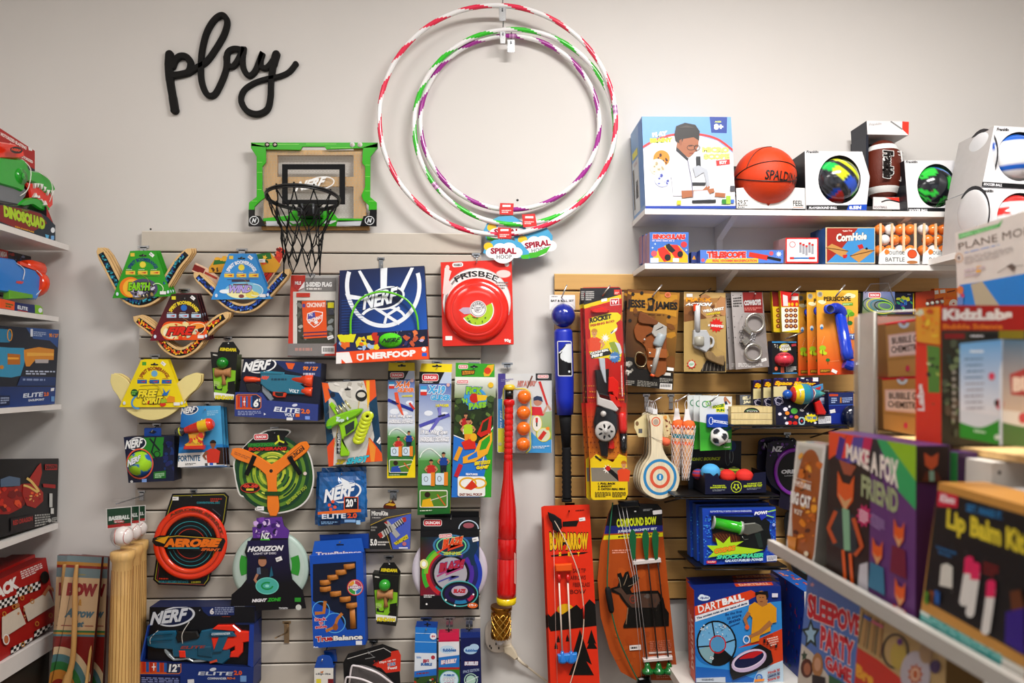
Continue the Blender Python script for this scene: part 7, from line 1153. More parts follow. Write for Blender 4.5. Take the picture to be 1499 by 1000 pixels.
# cosmic shooter boxes
U,L=ll(995,630,4.76)
def cosmic(k,lab):
    P=Pl(232-52*k);dx,dy=(-9.5*k,-6*k) ;X=lambda *a:[(p[0]+dx,p[1]+dy) for p in L(*a)];q=X((158,545),(668,535),(672,918),(172,940));q=[(q[0][0],q[0][1]),q[1],q[2],(q[0][0]+2,q[3][1])]
    t,b,P=pack('phaser_box',lab,'toy box',q,232-52*k,42,'2450b8','1c3c94',group='cosmic phaser boxes',left='2c5cb0',top='2c4c8c');R_=random.Random(3)
    for i in range(90):
        x,y=R_.choice([(R_.uniform(165,215),R_.uniform(590,800)),(R_.uniform(600,665),R_.uniform(560,880)),(R_.uniform(180,330),R_.uniform(830,880))]);x=165+round((x-165)/11)*11;y=560+round((y-560)/11)*11;p=X((x,y),(x+8,y),(x+8,y+8),(x,y+8));b.po(p,R_.choice(['4c98e0','3c80d0','58b0e8']))
    b.po(X((205,560),(510,552),(510,575),(205,582)),'2030a0').tx('ROTATE FULLY INTO COSMOS ENERGIZER',X((210,558),(498,554),(498,566),(210,571)),'c8d4f0',.03)
    if k==0:
        b.po(X((215,595),(520,600),(590,610),(625,640),(618,690),(635,760),(600,800),(590,830),(420,812),(330,800),(230,760),(218,680)),'151a1c');b.po(X((225,720),(300,700),(420,740),(410,810),(290,790),(225,770)),'4c2414');[b.ln([U(230+i*22,720),U(300+i*14,790)],.7,'8c5430') for i in range(8)]
        c=X((345,805))[0];b.po(X((185,800),(260,800),(245,745),(300,785),(345,735),(350,780),(440,770),(385,805),(580,830),(480,860),(280,870),(190,885),(232,845)),'b8e02c').po(X((505,555),(608,552),(640,560),(665,545),(625,580),(650,600),(600,600),(565,625),(545,590),(510,590)),'2a3cb0').ln([U(608,566),U(665,552)],1.6,'a8e04c').ln([U(600,590),U(650,604)],1.4,'a8e04c')
        b.tx('POW!',X((514,565),(606,556),(606,580),(514,590)),'f0f0f4',.07,.2,'1c2c80',.04).tx('COSMIC',X((235,825),(382,798),(382,832),(238,858)),'f0a02c',.08,.1,'b82c1c',.05).tx('SHOCK-PHASER',X((252,868),(580,850),(578,882),(250,895)),'58e0b0',.06,.25,'101c20',.05).tx('GALAXY-FUELED POWER',X((310,898),(578,886),(576,905),(310,916)),'d8e8f8',.06,.1,'2c4ca8',.03)
        b.po(rr(*X((182,905))[0],*X((252,925))[0],1.4),'d82c34').tx('Schylling',X((190,908),(246,907),(246,920),(190,922)),'f4e8e8',.03);b.po(X((600,870),(672,866),(672,905),(602,910)),'dcdce4').fine(X((608,876),(665,873),(665,900),(610,904)),3,'8c8c98').el(*U(638,796),2.8,2.8,'c8e088').el(*U(650,655),2.2,2.4,'a8b8e8').el(*U(182,602),1,1,'123')
    b.build('carton',t)
    if k==0:
        b=B(P,'metal');b.la(U(225,640),U(430,680),[(0,9),(.04,10),(.06,8,'3cb828'),(.9,8.2,'50c83c'),(.92,10),(1,10)],'b0b4ac',2,18,'gloss');b.slab(L((420,650),(520,640),(560,660),(580,695),(540,710),(470,730),(430,715)),9,-6,'a8aca4',None,'metal',rnd=3);b.tu([(*U(225,622),12),(*U(425,655),12)],1.6,'d8dcd4',6);b.tu([(*U(225,668),12),(*U(420,705),12)],1.6,'d8dcd4',6);b.slab(L((510,710),(560,700),(585,815),(545,825)),6,-6,'2c3c38',None,'gloss',rnd=3);b.tu([(*U(430,735),4),(*U(445,760),4),(*U(475,755),4)],2,'b0b4ac',6);b.build('phaser',t)
cosmic(2,'rearmost cosmic phaser box on the lower black shelf');cosmic(1,'middle cosmic phaser box on the lower black shelf');cosmic(0,'front cosmic phaser box with its green lit toy in a window')
# orange bow and arrow cards
U,L=ll(790,730,3.704)
for k in (2,1,0):
    d=120-34*k;P=Pl(d);dx,dy=1.6*k*-1,k*.8;X=lambda *a:[(p[0]+dx,p[1]+dy) for p in L(*a)];t=thing('bow_set',['front orange card with white arrows and a long thin bow','second orange bow card behind the front one','rearmost orange bow card against the wall'][k],'bow set',P,850,1010,0,'orange bow cards');b=B(P);b.slab(X((20,40),(270,32),(328,1040),(60,1040)),0,-2,'e83c1c','a82812');b.clip=X((20,40),(270,32),(328,1040),(60,1040))
    b.tx('BOW&ARROW',X((52,182),(262,186),(262,276),(56,282)),'f0c020',.06,0,'18140f',.05).po(X((60,308),(120,300),(240,290),(265,290),(240,300),(120,312),(64,316)),'18140f')
    for i,c_ in enumerate('SET'):b.tx(c_,X((103+i*50,290),(118+i*50,290),(118+i*50,312),(103+i*50,312)),'f0c020',.05)
    for i,s_ in enumerate(('SAFE TIP','ARROWS','FIBERGLASS','BOW')):b.tx(s_,X((180-i%2*14,380+i*38),(250+(i==2)*22,378+i*38),(250+(i==2)*22,402+i*38),(180-i%2*14,404+i*38)),'6c1c10',.02)
    b.el(*X((140,600))[0],12,8,'e8b81c').po(X((40,620),(60,640),(90,610),(120,630),(150,610),(200,575),(225,600),(270,545),(330,600),(330,690),(300,690),(60,720),(45,690)),'15120f')
    for x,y,s_ in ((100,740,.3),(150,735,.3),(280,710,.8),(218,710,1.9),(88,775,.3)):b.po(X((x,y),(x+34*s_,y+100*s_),(x+18*s_,y+90*s_),(x+40*s_,y+130*s_),(x-32*s_,y+130*s_),(x-16*s_,y+92*s_),(x-28*s_,y+96*s_)),'15120f')
    b.po(X((125,125),(212,118),(200,150),(125,152)),'18140f').fine(X((195,60),(260,56),(260,66),(195,70)),1,'5c1c10');tagp(b,*X((230,112))[0],9,5,-8);b.build('card',t)
    if k==0:
        for i,x in enumerate((103,150)):
            b=B(P,'satin');b.la(U(x,440),U(x+18,830),[(0,1.2),(1,1.2)],'ecdcd0',12,8);b.build('arrow_shaft',t);b=B(P,'gloss');b.la(U(x,405),U(x+1,450),[(0,1.8),(.5,3),(1,1.6)],'d82020',12,10);b.cut('red_nock',t);b.la(U(x+17,820),U(x+20,880),[(0,2),(.3,3),(.8,6.5),(1,6)],'2c84d8',12,14);b.build('suction_tip',t)
        b=B(P,'gloss');b.slab(L((80,350),(170,345),(172,385),(84,388)),22,8,'f0641c',rnd=3).cut('plastic_clip',t);b.slab(L((95,840),(200,830),(200,875),(100,882)),18,2,'3090e0',rnd=3);b.build('plastic_clip',t)
        b=B(P,'satin');b.tu(cat([(*U(75,110),14),(*U(130,210),18),(*U(180,320),20),(*U(215,430),20),(*U(232,560),20),(*U(235,650),20),(*U(225,760),20),(*U(195,880),18),(*U(155,1020),14)],5),1.9,'e0c8b4',8);b.tu([(*U(234,570),20),(*U(235,640),20)],3,'c83020',8);b.build('bow',t)
        b=B(P,'satin');b.tu([(*U(72,110),12),(*U(80,500),8),(*U(95,1020),8)],.7,'e8d0c8',5);b.build('string',t);b=B(P,'matte');b.slab(L((42,70),(80,85),(115,110),(120,150),(100,178),(72,165),(66,130),(50,105)),16,6,'17171a',rnd=2);b.build('wrist_loop',t)
hook(834,738,(833,749),135,'orange bow cards',plate=(7,3),col='1c1c1f')
# compound bow card, rounded along one side
P=Pl(120);t=thing('bow_set','rust brown card with a green bow and green feathered arrows','bow set',P,950,1010)
b=B(P);out=[(395,35),(520,25),(640,30),(665,60),(670,200),(700,500),(730,800),(752,985),(640,985),(520,985),(440,940),(380,820),(330,640),(314,440),(330,250),(345,200),(370,90)]
out=L(*out);b.slab(out,0,-6,'b4551c','7c3a14');b.clip=None
b.po(L((395,35),(520,25),(640,30),(665,60),(667,150),(358,150),(372,90)),'131315').po(L((358,148),(667,145),(668,178),(350,192)),'242c7c').po(L((350,200),(668,184),(669,206),(343,224)),'e0d41c').tx('COMPOUND BOW',L((416,110),(632,96),(634,140),(418,158)),'c8d028',.05).tx('JUNIOR ARCHERY SET',L((422,172),(636,155),(636,172),(424,188)),'c8ccd8',.06,0).tx('MODEL 1210',L((425,203),(650,186),(650,196),(426,213)),'4c4c1c',.04).fine(L((392,276),(500,272),(500,296),(394,300)),2,'e8a088');b.conf(L((350,300),(660,260),(700,900),(420,920)),24,['a84c18','bc5c20','b05018'],3,8,5)
b.po(L((420,408),(440,400),(450,430),(462,400),(480,392),(490,430),(520,410),(540,430),(520,450),(490,490),(500,510),(560,500),(640,498),(670,540),(680,590),(700,620),(700,690),(455,702),(452,690),(480,620),(478,590),(440,540),(430,520),(390,505),(385,485),(420,475),(430,450)),'15130f')
b.po(L((400,492),(440,480),(470,520),(540,515),(640,515),(655,550),(630,590),(560,590),(500,590),(470,560),(440,515)),'5c4438').ln(L((440,478),(432,440),(426,425)),.9,'a08c74').ln(L((455,470),(470,430),(475,410)),.9,'a08c74').ln(L((480,475),(530,455),(530,440)),.9,'a08c74').ring(*U(505,545),5,6,.9,'a83c24').ln([U(498,545),U(512,545)],.8,'a83c24').ln([U(478,590),U(468,680)],1.4,'8c7058').conf(L((570,520),(650,520),(650,620),(580,620)),8,['6c625c','4c4440'],1.5,4)
b.po(L((485,795),(548,790),(550,818),(487,822)),'e8e0dc').fine(L((492,800),(542,796),(542,814),(494,817)),1,'333').fine(L((595,770),(712,762),(714,830),(598,836)),7,'c8785c',4).po(L((590,830),(714,824),(715,834),(592,840)),'d8c8c0').fine(L((630,955),(740,948),(742,968),(632,975)),2,'d88c74').po(rot(rr(*U(612,62),*U(662,84),1),*U(637,73),-6),'d8d4d4').fine(L((560,55),(610,52),(610,66),(560,68)),2,'8c8c8c').el(*U(517,68),1.6,1.2,'f4f4f4');b.build('card',t)
for i,(x0,x1) in enumerate(((497,580),(566,640),(618,697))):
    b=B(P,'satin');b.tu([(*U(x0,180),14),(*U(x1,900),14)],2.6,'131416',8);b.build('arrow_shaft',t);b=B(P,'satin');b.slab(cat(L((x0-16,200),(x0,160),(x0+20,195),(x0+18,270),(x0+16,310),(x0+2,325),(x0-8,280)),3,True),18,16.5,'1c6840');b.build('feather',t);b=B(P,'gloss');b.la(U(x1-1,882),U(x1+1,935),[(0,2.4),(.3,4),(.6,5),(.7,8.4),(1,9)],'1c7838',14,14);b.build('suction_tip',t)
for i,q in enumerate((L((500,332),(650,318),(654,340),(504,355)),L((556,862),(714,845),(716,866),(560,880)))):b=B(P,'satin');b.slab(q,17,0,'d8cfcc',rnd=2);b.build('arrow_clip',t)
b=B(P,'satin');gq=[(*U(395,20),4),(*U(372,200),18),(*U(364,350),20),(*U(362,470),20),(*U(385,610),22),(*U(420,740),20),(*U(480,880),16),(*U(545,1010),8)];b.tu(cat(gq,5),2.3,'1f7050',8);b.build('bow_limb',t);b=B(P,'matte');b.la(U(362,472),U(385,606),[(0,3),(.1,4.4),(.5,4.6),(.9,4.2),(1,3)],'17171a',20,14);b.build('bow_grip',t)
b=B(P,'satin');[b.tu([(*U(420+i*22,30),8),(*U(500+i*12,420),20),(*U(552+i*24,985),8)],.7,'d8d4d4',5) for i in range(3)];b.build('string',t);b=B(P,'gloss');b.slab(L((420,10),(530,5),(540,40),(430,45)),20,4,'131416',rnd=4).cut('cam',t);b.slab(L((530,965),(590,955),(610,1010),(520,1010)),20,4,'131416',rnd=4);b.build('cam',t)
hook(912,729,(925,738),130,'rust brown bow card',plate=(6,3),col='1c1c1f')
# dart ball boxes on the white base shelf
U,L=ll(1000,840,6.25)
P=Pl(330);t=thing('base_shelf','white bottom shelf deck under the dart ball boxes','shelf',P,1080,1010);b=B(P,'satin');p=P.at(985,1008,0);z1=Pl(272).at(1080,999).z-.001
bx3('deck',P.at(1003,1000).x,P.at(1330,1000).x,WALL_Y-.34,WALL_Y-.001,z1-.03,z1,'e0dcd6','satin',t)
for k in (2,1,0):
    d=272-62*k;dx,dy=-3*k*0-1.5*k,-6*k;X=lambda *a:[(p[0]+dx,p[1]+dy) for p in L(*a)];q=X((70,145),(895,112),(917,1010),(118,1010));q=[(1016+dx-2*(k>0),864+dy),(1143+dx,858+dy),(1147+dx,1010),(1018+dx,1010)]
    q=[(q[0][0],q[0][1]),(q[1][0],q[1][1]),(q[2][0],552+447*2.328/(2.328+.062*k)),(q[3][0],552+447*2.328/(2.328+.062*k))]
    t,b,P=pack('dart_ball_box',['front blue dart ball game box with a player in yellow','middle dart ball box, its top just above the front one','rearmost dart ball box on the white base shelf'][k],'game',q,d,56,'14388c','102c70',group='dart ball boxes',top='16307c',left='c84a20')
    if k==0:
        b.po(X((105,440),(600,280),(900,250),(917,1010),(118,1010)),'3c94d8').po(X((105,300),(620,150),(700,190),(600,240),(108,385)),'dc4a20').po(X((108,388),(598,238),(602,285),(112,440)),'e8e8ec').po(X((500,680),(915,498),(917,900),(800,850),(690,640)),'d84a20').po(X((690,880),(917,790),(917,1010),(620,1010),(650,960)),'c0d4e4').po(X((118,850),(420,880),(650,960),(640,1010),(118,1010)),'1c68b8').po(X((118,955),(386,945),(388,1010),(120,1010)),'c0c8d4').tx('WARNING:',X((168,962),(282,958),(282,978),(168,982)),'555c68',.04)
        b.tx('DART',X((132,292),(345,232),(350,305),(142,362)),'f0eeee',.02).tx('BALL',X((350,230),(548,178),(562,240),(362,292)),'f4f2f2',.07).tx('The coolest twist on the game of darts',X((122,398),(585,258),(588,282),(126,424)),'24406c',.04);c=U(190,222);b.el(*c,9,4,'e0ecf8').el(c[0]-3,c[1]-3,4,2.4,'e0ecf8').tx('djubi',(c[0]-6,c[1]-2,c[0]+7,c[1]+2),'14388c',.03)
        for i,s_ in enumerate(('Be the first','to score','500','points!')):b.tx(s_,X((385+i*15,362+i*36),(540-i*8,330+i*36),(540-i*8,352+i*36),(385+i*15,386+i*36)),'1c4c8c',.02+.02*(i>1))
        c=U(305,635);b.el(*U(270,700),26,22,'2a7ac0').el(*c,29.5,33.5,'101216',-8).el(*c,27,31,'78b4dc',-8).po(ellp(*c,27,31,-8,16,45,115)+[c],'14161a').po(ellp(*c,27,31,-8,16,115,170)+[c],'8cb0b8').ln([U(262,430),U(290,590)],2,'15171a').ln([U(380,632),U(475,600)],2,'15171a').ln([U(140,668),U(245,660)],2,'15171a').ring(*U(315,645),12.4,13.4,1.8,'c8242c').el(*U(315,645),10,11,'5c9cc8')
        for x,y,s_ in ((175,505,'20'),(375,480,'30'),(260,770,'50')):b.tx(s_,rot(qd((U(x,y)[0]-3,U(x,y)[1]-2,U(x,y)[0]+3,U(x,y)[1]+2)),*U(x,y),20),'e8ecf0',.03,0,'222',.04)
        b.conf(X((150,470),(250,450),(250,640),(150,650)),14,['d8e8f4','3c84c0','a8d0ec'],.8,1.8).conf(X((290,450),(460,500),(440,600),(300,560)),14,['d8e8f4','3c84c0','a8d0ec'],.8,1.8,4)
        b.po(X((600,290),(650,255),(720,290),(790,260),(850,310),(850,440),(800,450),(795,520),(700,560),(690,610),(615,630),(630,400),(590,350)),'e0a020').po(X((670,235),(770,235),(765,280),(720,300),(680,275)),'b07848').el(*U(712,215),7.4,10,'b07848').po(X((655,165),(770,155),(778,210),(760,225),(750,190),(690,185),(660,200)),'1c1412').ln(X((600,350),(560,410),(585,480)),[6,5.4,4],'b07848').ln(X((800,440),(700,530),(590,580)),[7.4,6,4.6],'b07848').el(*U(582,485),3.2,3.6,'e8682c').ring(*U(575,598),5,6,1.4,'e8e8f0').re(*U(808,176),*U(862,212),'e4e0ec').ln([U(694,212),U(706,212)],.8,'222').ln([U(720,212),U(732,212)],.8,'222').ln([U(700,250),U(725,250)],.9,'7c3c34')
        b.po(X((420,780),(700,640),(800,700),(820,800),(760,850),(450,970),(425,900)),'17171c').el(*U(598,790),27,15,'c8b4d0',-22).el(*U(598,778),25,12,'e0d0e4',-22).el(*U(598,780),23,10,'18204c',-22).po(ellp(*U(610,770),21,8,-22,16,220,350)+[U(640,765)],'c8242c')
        for i,s_ in enumerate(('Hook It!','Launch It!','Score It!')):b.tx(s_,X((770-i*2,888+i*34),(878,856+i*34),(880,884+i*34),(772-i*2,914+i*34)),('b8342c','24346c','b8342c')[i],.05)
        b.ring(*U(690,945),5,5.4,2,'2c78c8').po(X((650,960),(740,955),(735,975),(645,985)),'e8902c').tx('INCLUDES:',X((728,578),(815,548),(817,560),(730,592)),'5c2010',.03)
        for i,(x,y) in enumerate(((738,610),(765,632),(798,648),(845,656))):b.tx('1361'[i],rot(qd((U(x,y)[0]-1.6,U(x,y)[1]-2.6,U(x,y)[0]+1.6,U(x,y)[1]+2.6)),*U(x,y),0),'1c1c24',.05)
        b.fine(X((755,585),(860,560),(870,640),(800,660)),4,'f0c8b8',5)
    b.build('carton',t)
    b=B(Pl(d));q0=[P.at(q[0][0],q[0][1],0),P.at(q[1][0],q[1][1],0)];dv=Vector((0,1,0))*.056;w_=q0[1]-q0[0];up=Vector((0,0,.0004))
    f=lambda u,v:q0[0]+w_*u+dv*v+up
    b.fl([f(.5,.25),f(.93,.2),f(.96,.8),f(.52,.85)],'c84820')
    V,Fc=glyphs('DARTBALL',.05,.1);x0,x1=min(a[0] for a in V),max(a[0] for a in V);y0,y1=min(a[1] for a in V),max(a[1] for a in V);i=b.add([f(.55+.36*(x-x0)/(x1-x0),.3+.45*(y-y0)/(y1-y0))+up for x,y in V]);[b.face(tuple(i+a for a in g),'e0a890') for g in Fc];b.build('top_print',t)
    b=B(Pl(d));p0,p1=P.at(q[0][0],q[0][1]+2,0),P.at(q[3][0],q[3][1]-2,0);X0=min(p0.x,p1.x)-.0006
    g=lambda u,v:Vector((p0.x+(p1.x-p0.x)*v-.0006,p0.y+.056*(1-u),p0.z+(p1.z-p0.z)*v));V,Fc=glyphs('DARTBALL',.05,0);x0,x1=min(a[0] for a in V),max(a[0] for a in V);y0,y1=min(a[1] for a in V),max(a[1] for a in V);i=b.add([g(.2+.6*(y1-y)/(y1-y0) if 0 else .25+.5*(y-y0)/(y1-y0),.3+.6*(1-(x-x0)/(x1-x0))) for x,y in V]);[b.face(tuple(i+a for a in h_),'e8c8bc') for h_ in Fc];b.build('side_print',t)
# blue patterned box beyond, standing end-on
Pf=Pl(270);t=thing('puzzle_box','blue box with red and green figure pattern on its long side','game',Pf,1170,998);p=Pf.at(1179,870);z0=z1+.001;zt=Pf.at(1172,862).z
b=B(Pl(0));xs,xe,ya,yb_=Pf.at(1172,900).x,Pf.at(1172,900).x+.06,WALL_Y-.30,WALL_Y-.03;i=b.add([Vector(v) for v in ((xs,ya,z0),(xe,ya,z0),(xe,ya,zt),(xs,ya,zt),(xs,yb_,z0),(xe,yb_,z0),(xe,yb_,zt),(xs,yb_,zt))])
for q_,c in (((0,1,2,3),'e0dcd8'),((4,0,3,7),'1c3c94'),((3,2,6,7),'2c68b8'),((1,5,6,2),'1c3c94'),((5,4,7,6),'1c3c94'),((0,4,5,1),'1c3c94')):b.face(tuple(i+a for a in q_),c)
R_=random.Random(9)
for k in range(110):
    y,z=R_.uniform(ya+.01,yb_-.01),R_.uniform(z0+.01,zt-.01);s_=R_.uniform(.003,.008);a=R_.uniform(0,3);b.fl([Vector((xs-.0004-k*2e-6,y+s_*math.cos(a+j*PI/2)*(1 if j%2 else .4),z+s_*math.sin(a+j*PI/2)*1.2)) for j in range(4)],R_.choice(['a83040','1c5c44','12245c','8c2c48','2c5cb8']))
for k in range(16):y=R_.uniform(ya+.01,yb_-.01);x=R_.uniform(xs+.008,xe-.008);b.fl([Vector((x+.006*math.cos(j*1.57),y+.01*math.sin(j*1.57),zt+.0004+k*1e-5)) for j in range(4)],R_.choice(['c84828','e89878','d8683c']))
b.build('carton',t)
# ================================================================== WHITE WALL SHELVES
DS=205
def wshelf(lab,x0,x1,y,th):
    P=Pl(DS);t=thing('wall_shelf',lab,'shelf',P,(x0+x1)/2,y+th);a,c=P.at(x0,y),P.at(x1,y);h=P.at(x0,y+th).z
    bx3('shelf_board',a.x,c.x,WALL_Y-DS/1000,WALL_Y-.001,h,a.z,'eae6e3','satin',t);return t,a,c,h
for y,th,x1,lab,bxs in ((305.5,8,1412,'upper white wall shelf holding the microscope kit and balls',(1052,1290)),(385.5,8,1440,'lower white wall shelf holding the binoculars and games',(1052,1290))):
    t,a,c,h=wshelf(lab,944,x1,y,th)
    for bx_ in bxs:
        X=Pl(20).at(bx_,330).x
        b=B(Pl(0),'satin');L_=[(X,WALL_Y-.19,h),(X,WALL_Y-.004,h),(X,WALL_Y-.004,h-.165),(X,WALL_Y-.025,h-.165),(X,WALL_Y-.03,h-.05),(X,WALL_Y-.17,h-.008)]
        i=b.add([Vector(p)+Vector((s_*.011,0,0)) for s_ in (-1,1) for p in L_]);n=6
        for tr in tessellate_polygon([[Vector((p[1],p[2],0)) for p in L_]]):b.face(tuple(i+q for q in tr),'dcd6d2');b.face(tuple(i+n+q for q in tr),'dcd6d2')
        for q in range(n):b.face((i+q,i+(q+1)%n,i+n+(q+1)%n,i+n+q),'e4dfdb')
        b.build('bracket',t)
# microscope kit
U,L=ll(910,150,4)
t,b,P=pack('science_kit','big blue and white microscope kit box with a boy on it','toy box',L((118,82),(640,85),(668,620),(140,622)),200,185,'e4e6ea','6c9cd8',left='8cb0dc')
b.po(L((118,82),(640,85),(656,300),(560,225),(440,190),(300,195),(200,225),(124,275)),'7cacdc').ln(cat(L((124,262),(200,220),(300,190),(440,186),(560,215),(656,285)),5),3.4,'d83c3c').re(*U(139,606),*U(668,622),'2c4cac').po(L((515,84),(618,86),(615,180),(525,178)),'24489c').tx('AGES',L((545,108),(583,108),(583,118),(545,118)),'d8e060',.04).tx('8+',L((540,125),(595,125),(595,160),(540,160)),'f0f2f4',.07)
b.tx('PLAY',L((178,178),(268,165),(268,195),(180,205)),'f4f4f0',.08,0,'8c98b0',.03).tx('BRAINY',L((165,210),(298,205),(298,232),(166,238)),'d8e040',.08,0,'5c7cac',.03).tx('MICRO',L((472,262),(628,262),(628,295),(472,292)),'e8f080',.06,0,'8ca070',.03).tx('SCOPE',L((480,302),(630,300),(630,332),(482,334)),'e8f080',.06,0,'8ca070',.03).po(L((552,340),(632,334),(634,362),(555,372)),'d83c3c').tx('KIT',L((572,344),(615,341),(615,358),(574,363)),'f4f0f0',.06)
for x,y,c,c2 in ((233,328,'e8901c','4c2c10'),(210,378,'e4dcc8','b8a888'),(238,448,'c8ccf0','4c54a8')):b.el(*U(x,y),12,12,c).conf((U(x,y)[0]-8,U(x,y)[1]-8,U(x,y)[0]+8,U(x,y)[1]+8),7,[c2],1.2,3.4,5)
b.po(L((300,300),(330,268),(400,330),(412,480),(420,550),(300,548),(290,440),(230,480)),'d4d4dc').po(L((335,180),(450,195),(448,260),(420,300),(390,325),(350,300),(320,260)),'a86c4c').po(L((308,190),(318,140),(370,120),(430,132),(456,170),(452,225),(420,205),(360,215),(345,250),(315,225)),'2a2422').po(L((320,262),(390,330),(385,345),(318,285)),'2c2c34').po(L((335,225),(350,215),(352,250),(338,255)),'9c5f40').ln(L((392,258),(412,256)),.9,'1c1412').ln(L((428,258),(445,258)),.9,'1c1412').po(L((430,265),(444,285),(428,286)),'96593c').ln(L((395,300),(418,298)),1.2,'8c3830').po(L((330,150),(380,135),(430,150),(380,150)),'4c4440').ring(*U(405,266),6,4,.7,'222').ring(*U(440,266),4.4,4,.7,'222').ln(L((350,540),(480,530),(540,515)),[11,8,6],'b0714e').ln(L((480,520),(510,490)),5,'b0714e').ln(L((545,540),(605,545)),6,'b0714e')
b.po(L((434,318),(460,318),(462,380),(436,380)),'2c2e34').po(L((415,380),(450,370),(500,395),(515,480),(500,500),(480,410),(430,440)),'b8bcc4').re(*U(412,470),*U(490,486),'2c2e34').po(L((410,575),(550,570),(550,588),(412,590)),'2a2c30').po(L((420,520),(500,515),(530,570),(415,575)),'c8ccd4').ln(L((385,340),(410,470),(415,550)),.9,'7c7c90').re(*U(585,568),*U(612,596),'3c8c3c').re(*U(610,548),*U(636,596),'a8c84c').re(*U(636,570),*U(656,592),'4c78c8').re(*U(322,575),*U(346,600),'e8d040').re(*U(634,490),*U(662,520),'5c5c64');b.build('carton',t)
b=B(P);p0,p1,p2=P.at(*U(118,82)),P.at(*U(140,622)),0;g=lambda u,v:Vector((p0.x+(p1.x-p0.x)*v-.0008,p0.y+.185*(1-u),p0.z+(p1.z-p0.z)*v))
for u0,v0,u1,v1,c in ((.05,.36,.6,.96,'d8dce0'),(.08,.44,.2,.9,'6c6860'),(.3,.6,.5,.8,'4c4c54'),(.66,.02,.98,.95,'5c90d0'),(.1,.25,.55,.33,'e8e060'),(.2,.38,.5,.42,'d83c3c')):b.k+=1;b.fl([g(u0,v0),g(u1,v0),g(u1,v1),g(u0,v1)],c)
b.build('side_print',t)
# balls in open cartons
def holed(b,outer,hole,col,off=0,th=2):
    A=[b.P.at(x,y,off) for x,y in outer];H=[b.P.at(x,y,off) for x,y in hole];V=A+H;i=b.add(V)
    for tr in tessellate_polygon([A,H]):b.face(tuple(i+q for q in tr),col)
    b.z=off;b.k=1;b.clip=None
def ballbox(lab,outer,cx,cy,rx,ry,d,dep,bandx,ballcol,side,txts,bandc='24262c',br=1.0,g='boxed balls',top='d8d8dc',pr=0):
    P=Pl(d);t=thing('ball_box',lab,'ball',P,cx,max(p[1] for p in outer),0,g);b=B(P);holed(b,outer,ellp(cx,cy,rx,ry,0,36),'e6e4e6')
    for s_,q,c in bandx:b.po(q,c)
    for a in txts:b.tx(*a)
    b.build('carton_front',t)
    b=B(P);n=len(outer);A=[P.at(x,y,0) for x,y in outer];i=b.add(A+[a+Vector((0,dep/1000,0)) for a in A])
    for k in range(n):k2=(k+1)%n;b.face((i+k,i+k2,i+n+k2,i+n+k),side[k] if k<len(side) else 'd8d8dc')
    for tr in tessellate_polygon([A]):b.face(tuple(i+n+q for q in tr),'1c1e24')
    b.build('carton_body',t);b=B(P,'gloss');b.sph(cx,cy,max(rx,ry)*br,-dep*.42+pr,ballcol,56);b.build('ball',t);return t
P=Pl(192);t=thing('basketball','orange basketball with black seams in a low open carton','ball',P,1125,305);b=B(P,'ball');b.sph(1124.5,257,43.5,-30,'dc4812',48);b.build('ball',t)
c=P.at(1124.5,257,-30);R=43.5*P.sc(1124,257)*1.018;b=B(P,'satin');cr=lambda f,n=40:[c+Vector(f(i/n)).normalized()*R for i in range(n+1)]
b.tu3(cr(lambda t_:(-math.cos(PI*t_),-math.sin(PI*t_),.32*math.sin(PI*t_)-.03)),.0016,'1a1414',6);b.tu3(cr(lambda t_:(-math.cos(PI*t_),-math.sin(PI*t_),-.36*math.sin(PI*t_)-.03)),.0016,'1a1414',6);b.tu3(cr(lambda t_:(-.9+1.0*t_,-.62+.2*t_,.15+.85*math.sin(t_*1.6))),.0014,'1a1414',6);b.build('seam',t)
b=B(P,'satin');b.P=P;V,Fc=glyphs('SPALDING',.02,.15);x0,x1=min(a[0] for a in V),max(a[0] for a in V);y0,y1=min(a[1] for a in V),max(a[1] for a in V);rr_=R*1.003
def onball(u,v):x=(u-0)*.98;z=v;return c+Vector((x,-math.sqrt(max(1-x*x-z*z,.01)),z)).normalized()*rr_
i=b.add([onball(-.36+1.28*(x-x0)/(x1-x0),-.30+.3*(y-y0)/(y1-y0)-.1*((x-x0)/(x1-x0))) for x,y in V]);[b.face(tuple(i+a for a in g_),'1c1414') for g_ in Fc];b.build('lettering',t)
b=B(P);b.slab([(1077,276),(1100,274),(1124,302),(1150,274),(1178,276),(1178,306),(1078,305.5)],4,2,'eae8e6','c8c4c0');b.tx('29.5"',(1079,293,1094,300),'333',.02).fine((1079,300,1094,305),2,'444').tx('FEEL',(1160,294,1175,302),'333',.02).ln([(1160,304),(1175,304)],.7,'c87830');b.build('carton_front',t)
b=B(P);b.box((1074,231,1182,278),4,'1b1b1e',z=-100);b.ln([(1074,275),(1182,275)],2,'e0901c');b.tx('360',(1077,235,1084,240),'e8e8e8',.03).re(1169,234,1174,244,'c8c8c8');b.build('carton_back',t)
U,L=ll(1160,160,4.165)
def bc1(d):
    q=d[0]*.72-d[1]*.69;a=d[0]*.69+d[1]*.72
    if -.18<a<.22:return '2cc060' if q<-.55 else 'dce634' if q<.05 else '26282e' if q<.15 else '2c5ccc' if q<.75 else '3cb040'
    if .42<a<.62 and q<.55:return 'dce634'
    if .75<a<.86:return 'dce634'
    if a<-.5 and q>.1:return '2448a0' if q<.3 else 'b83028'
    return '2b2d33' if (int(d[0]*14+20)+int(d[1]*14+20))%2 else '3c3f46'
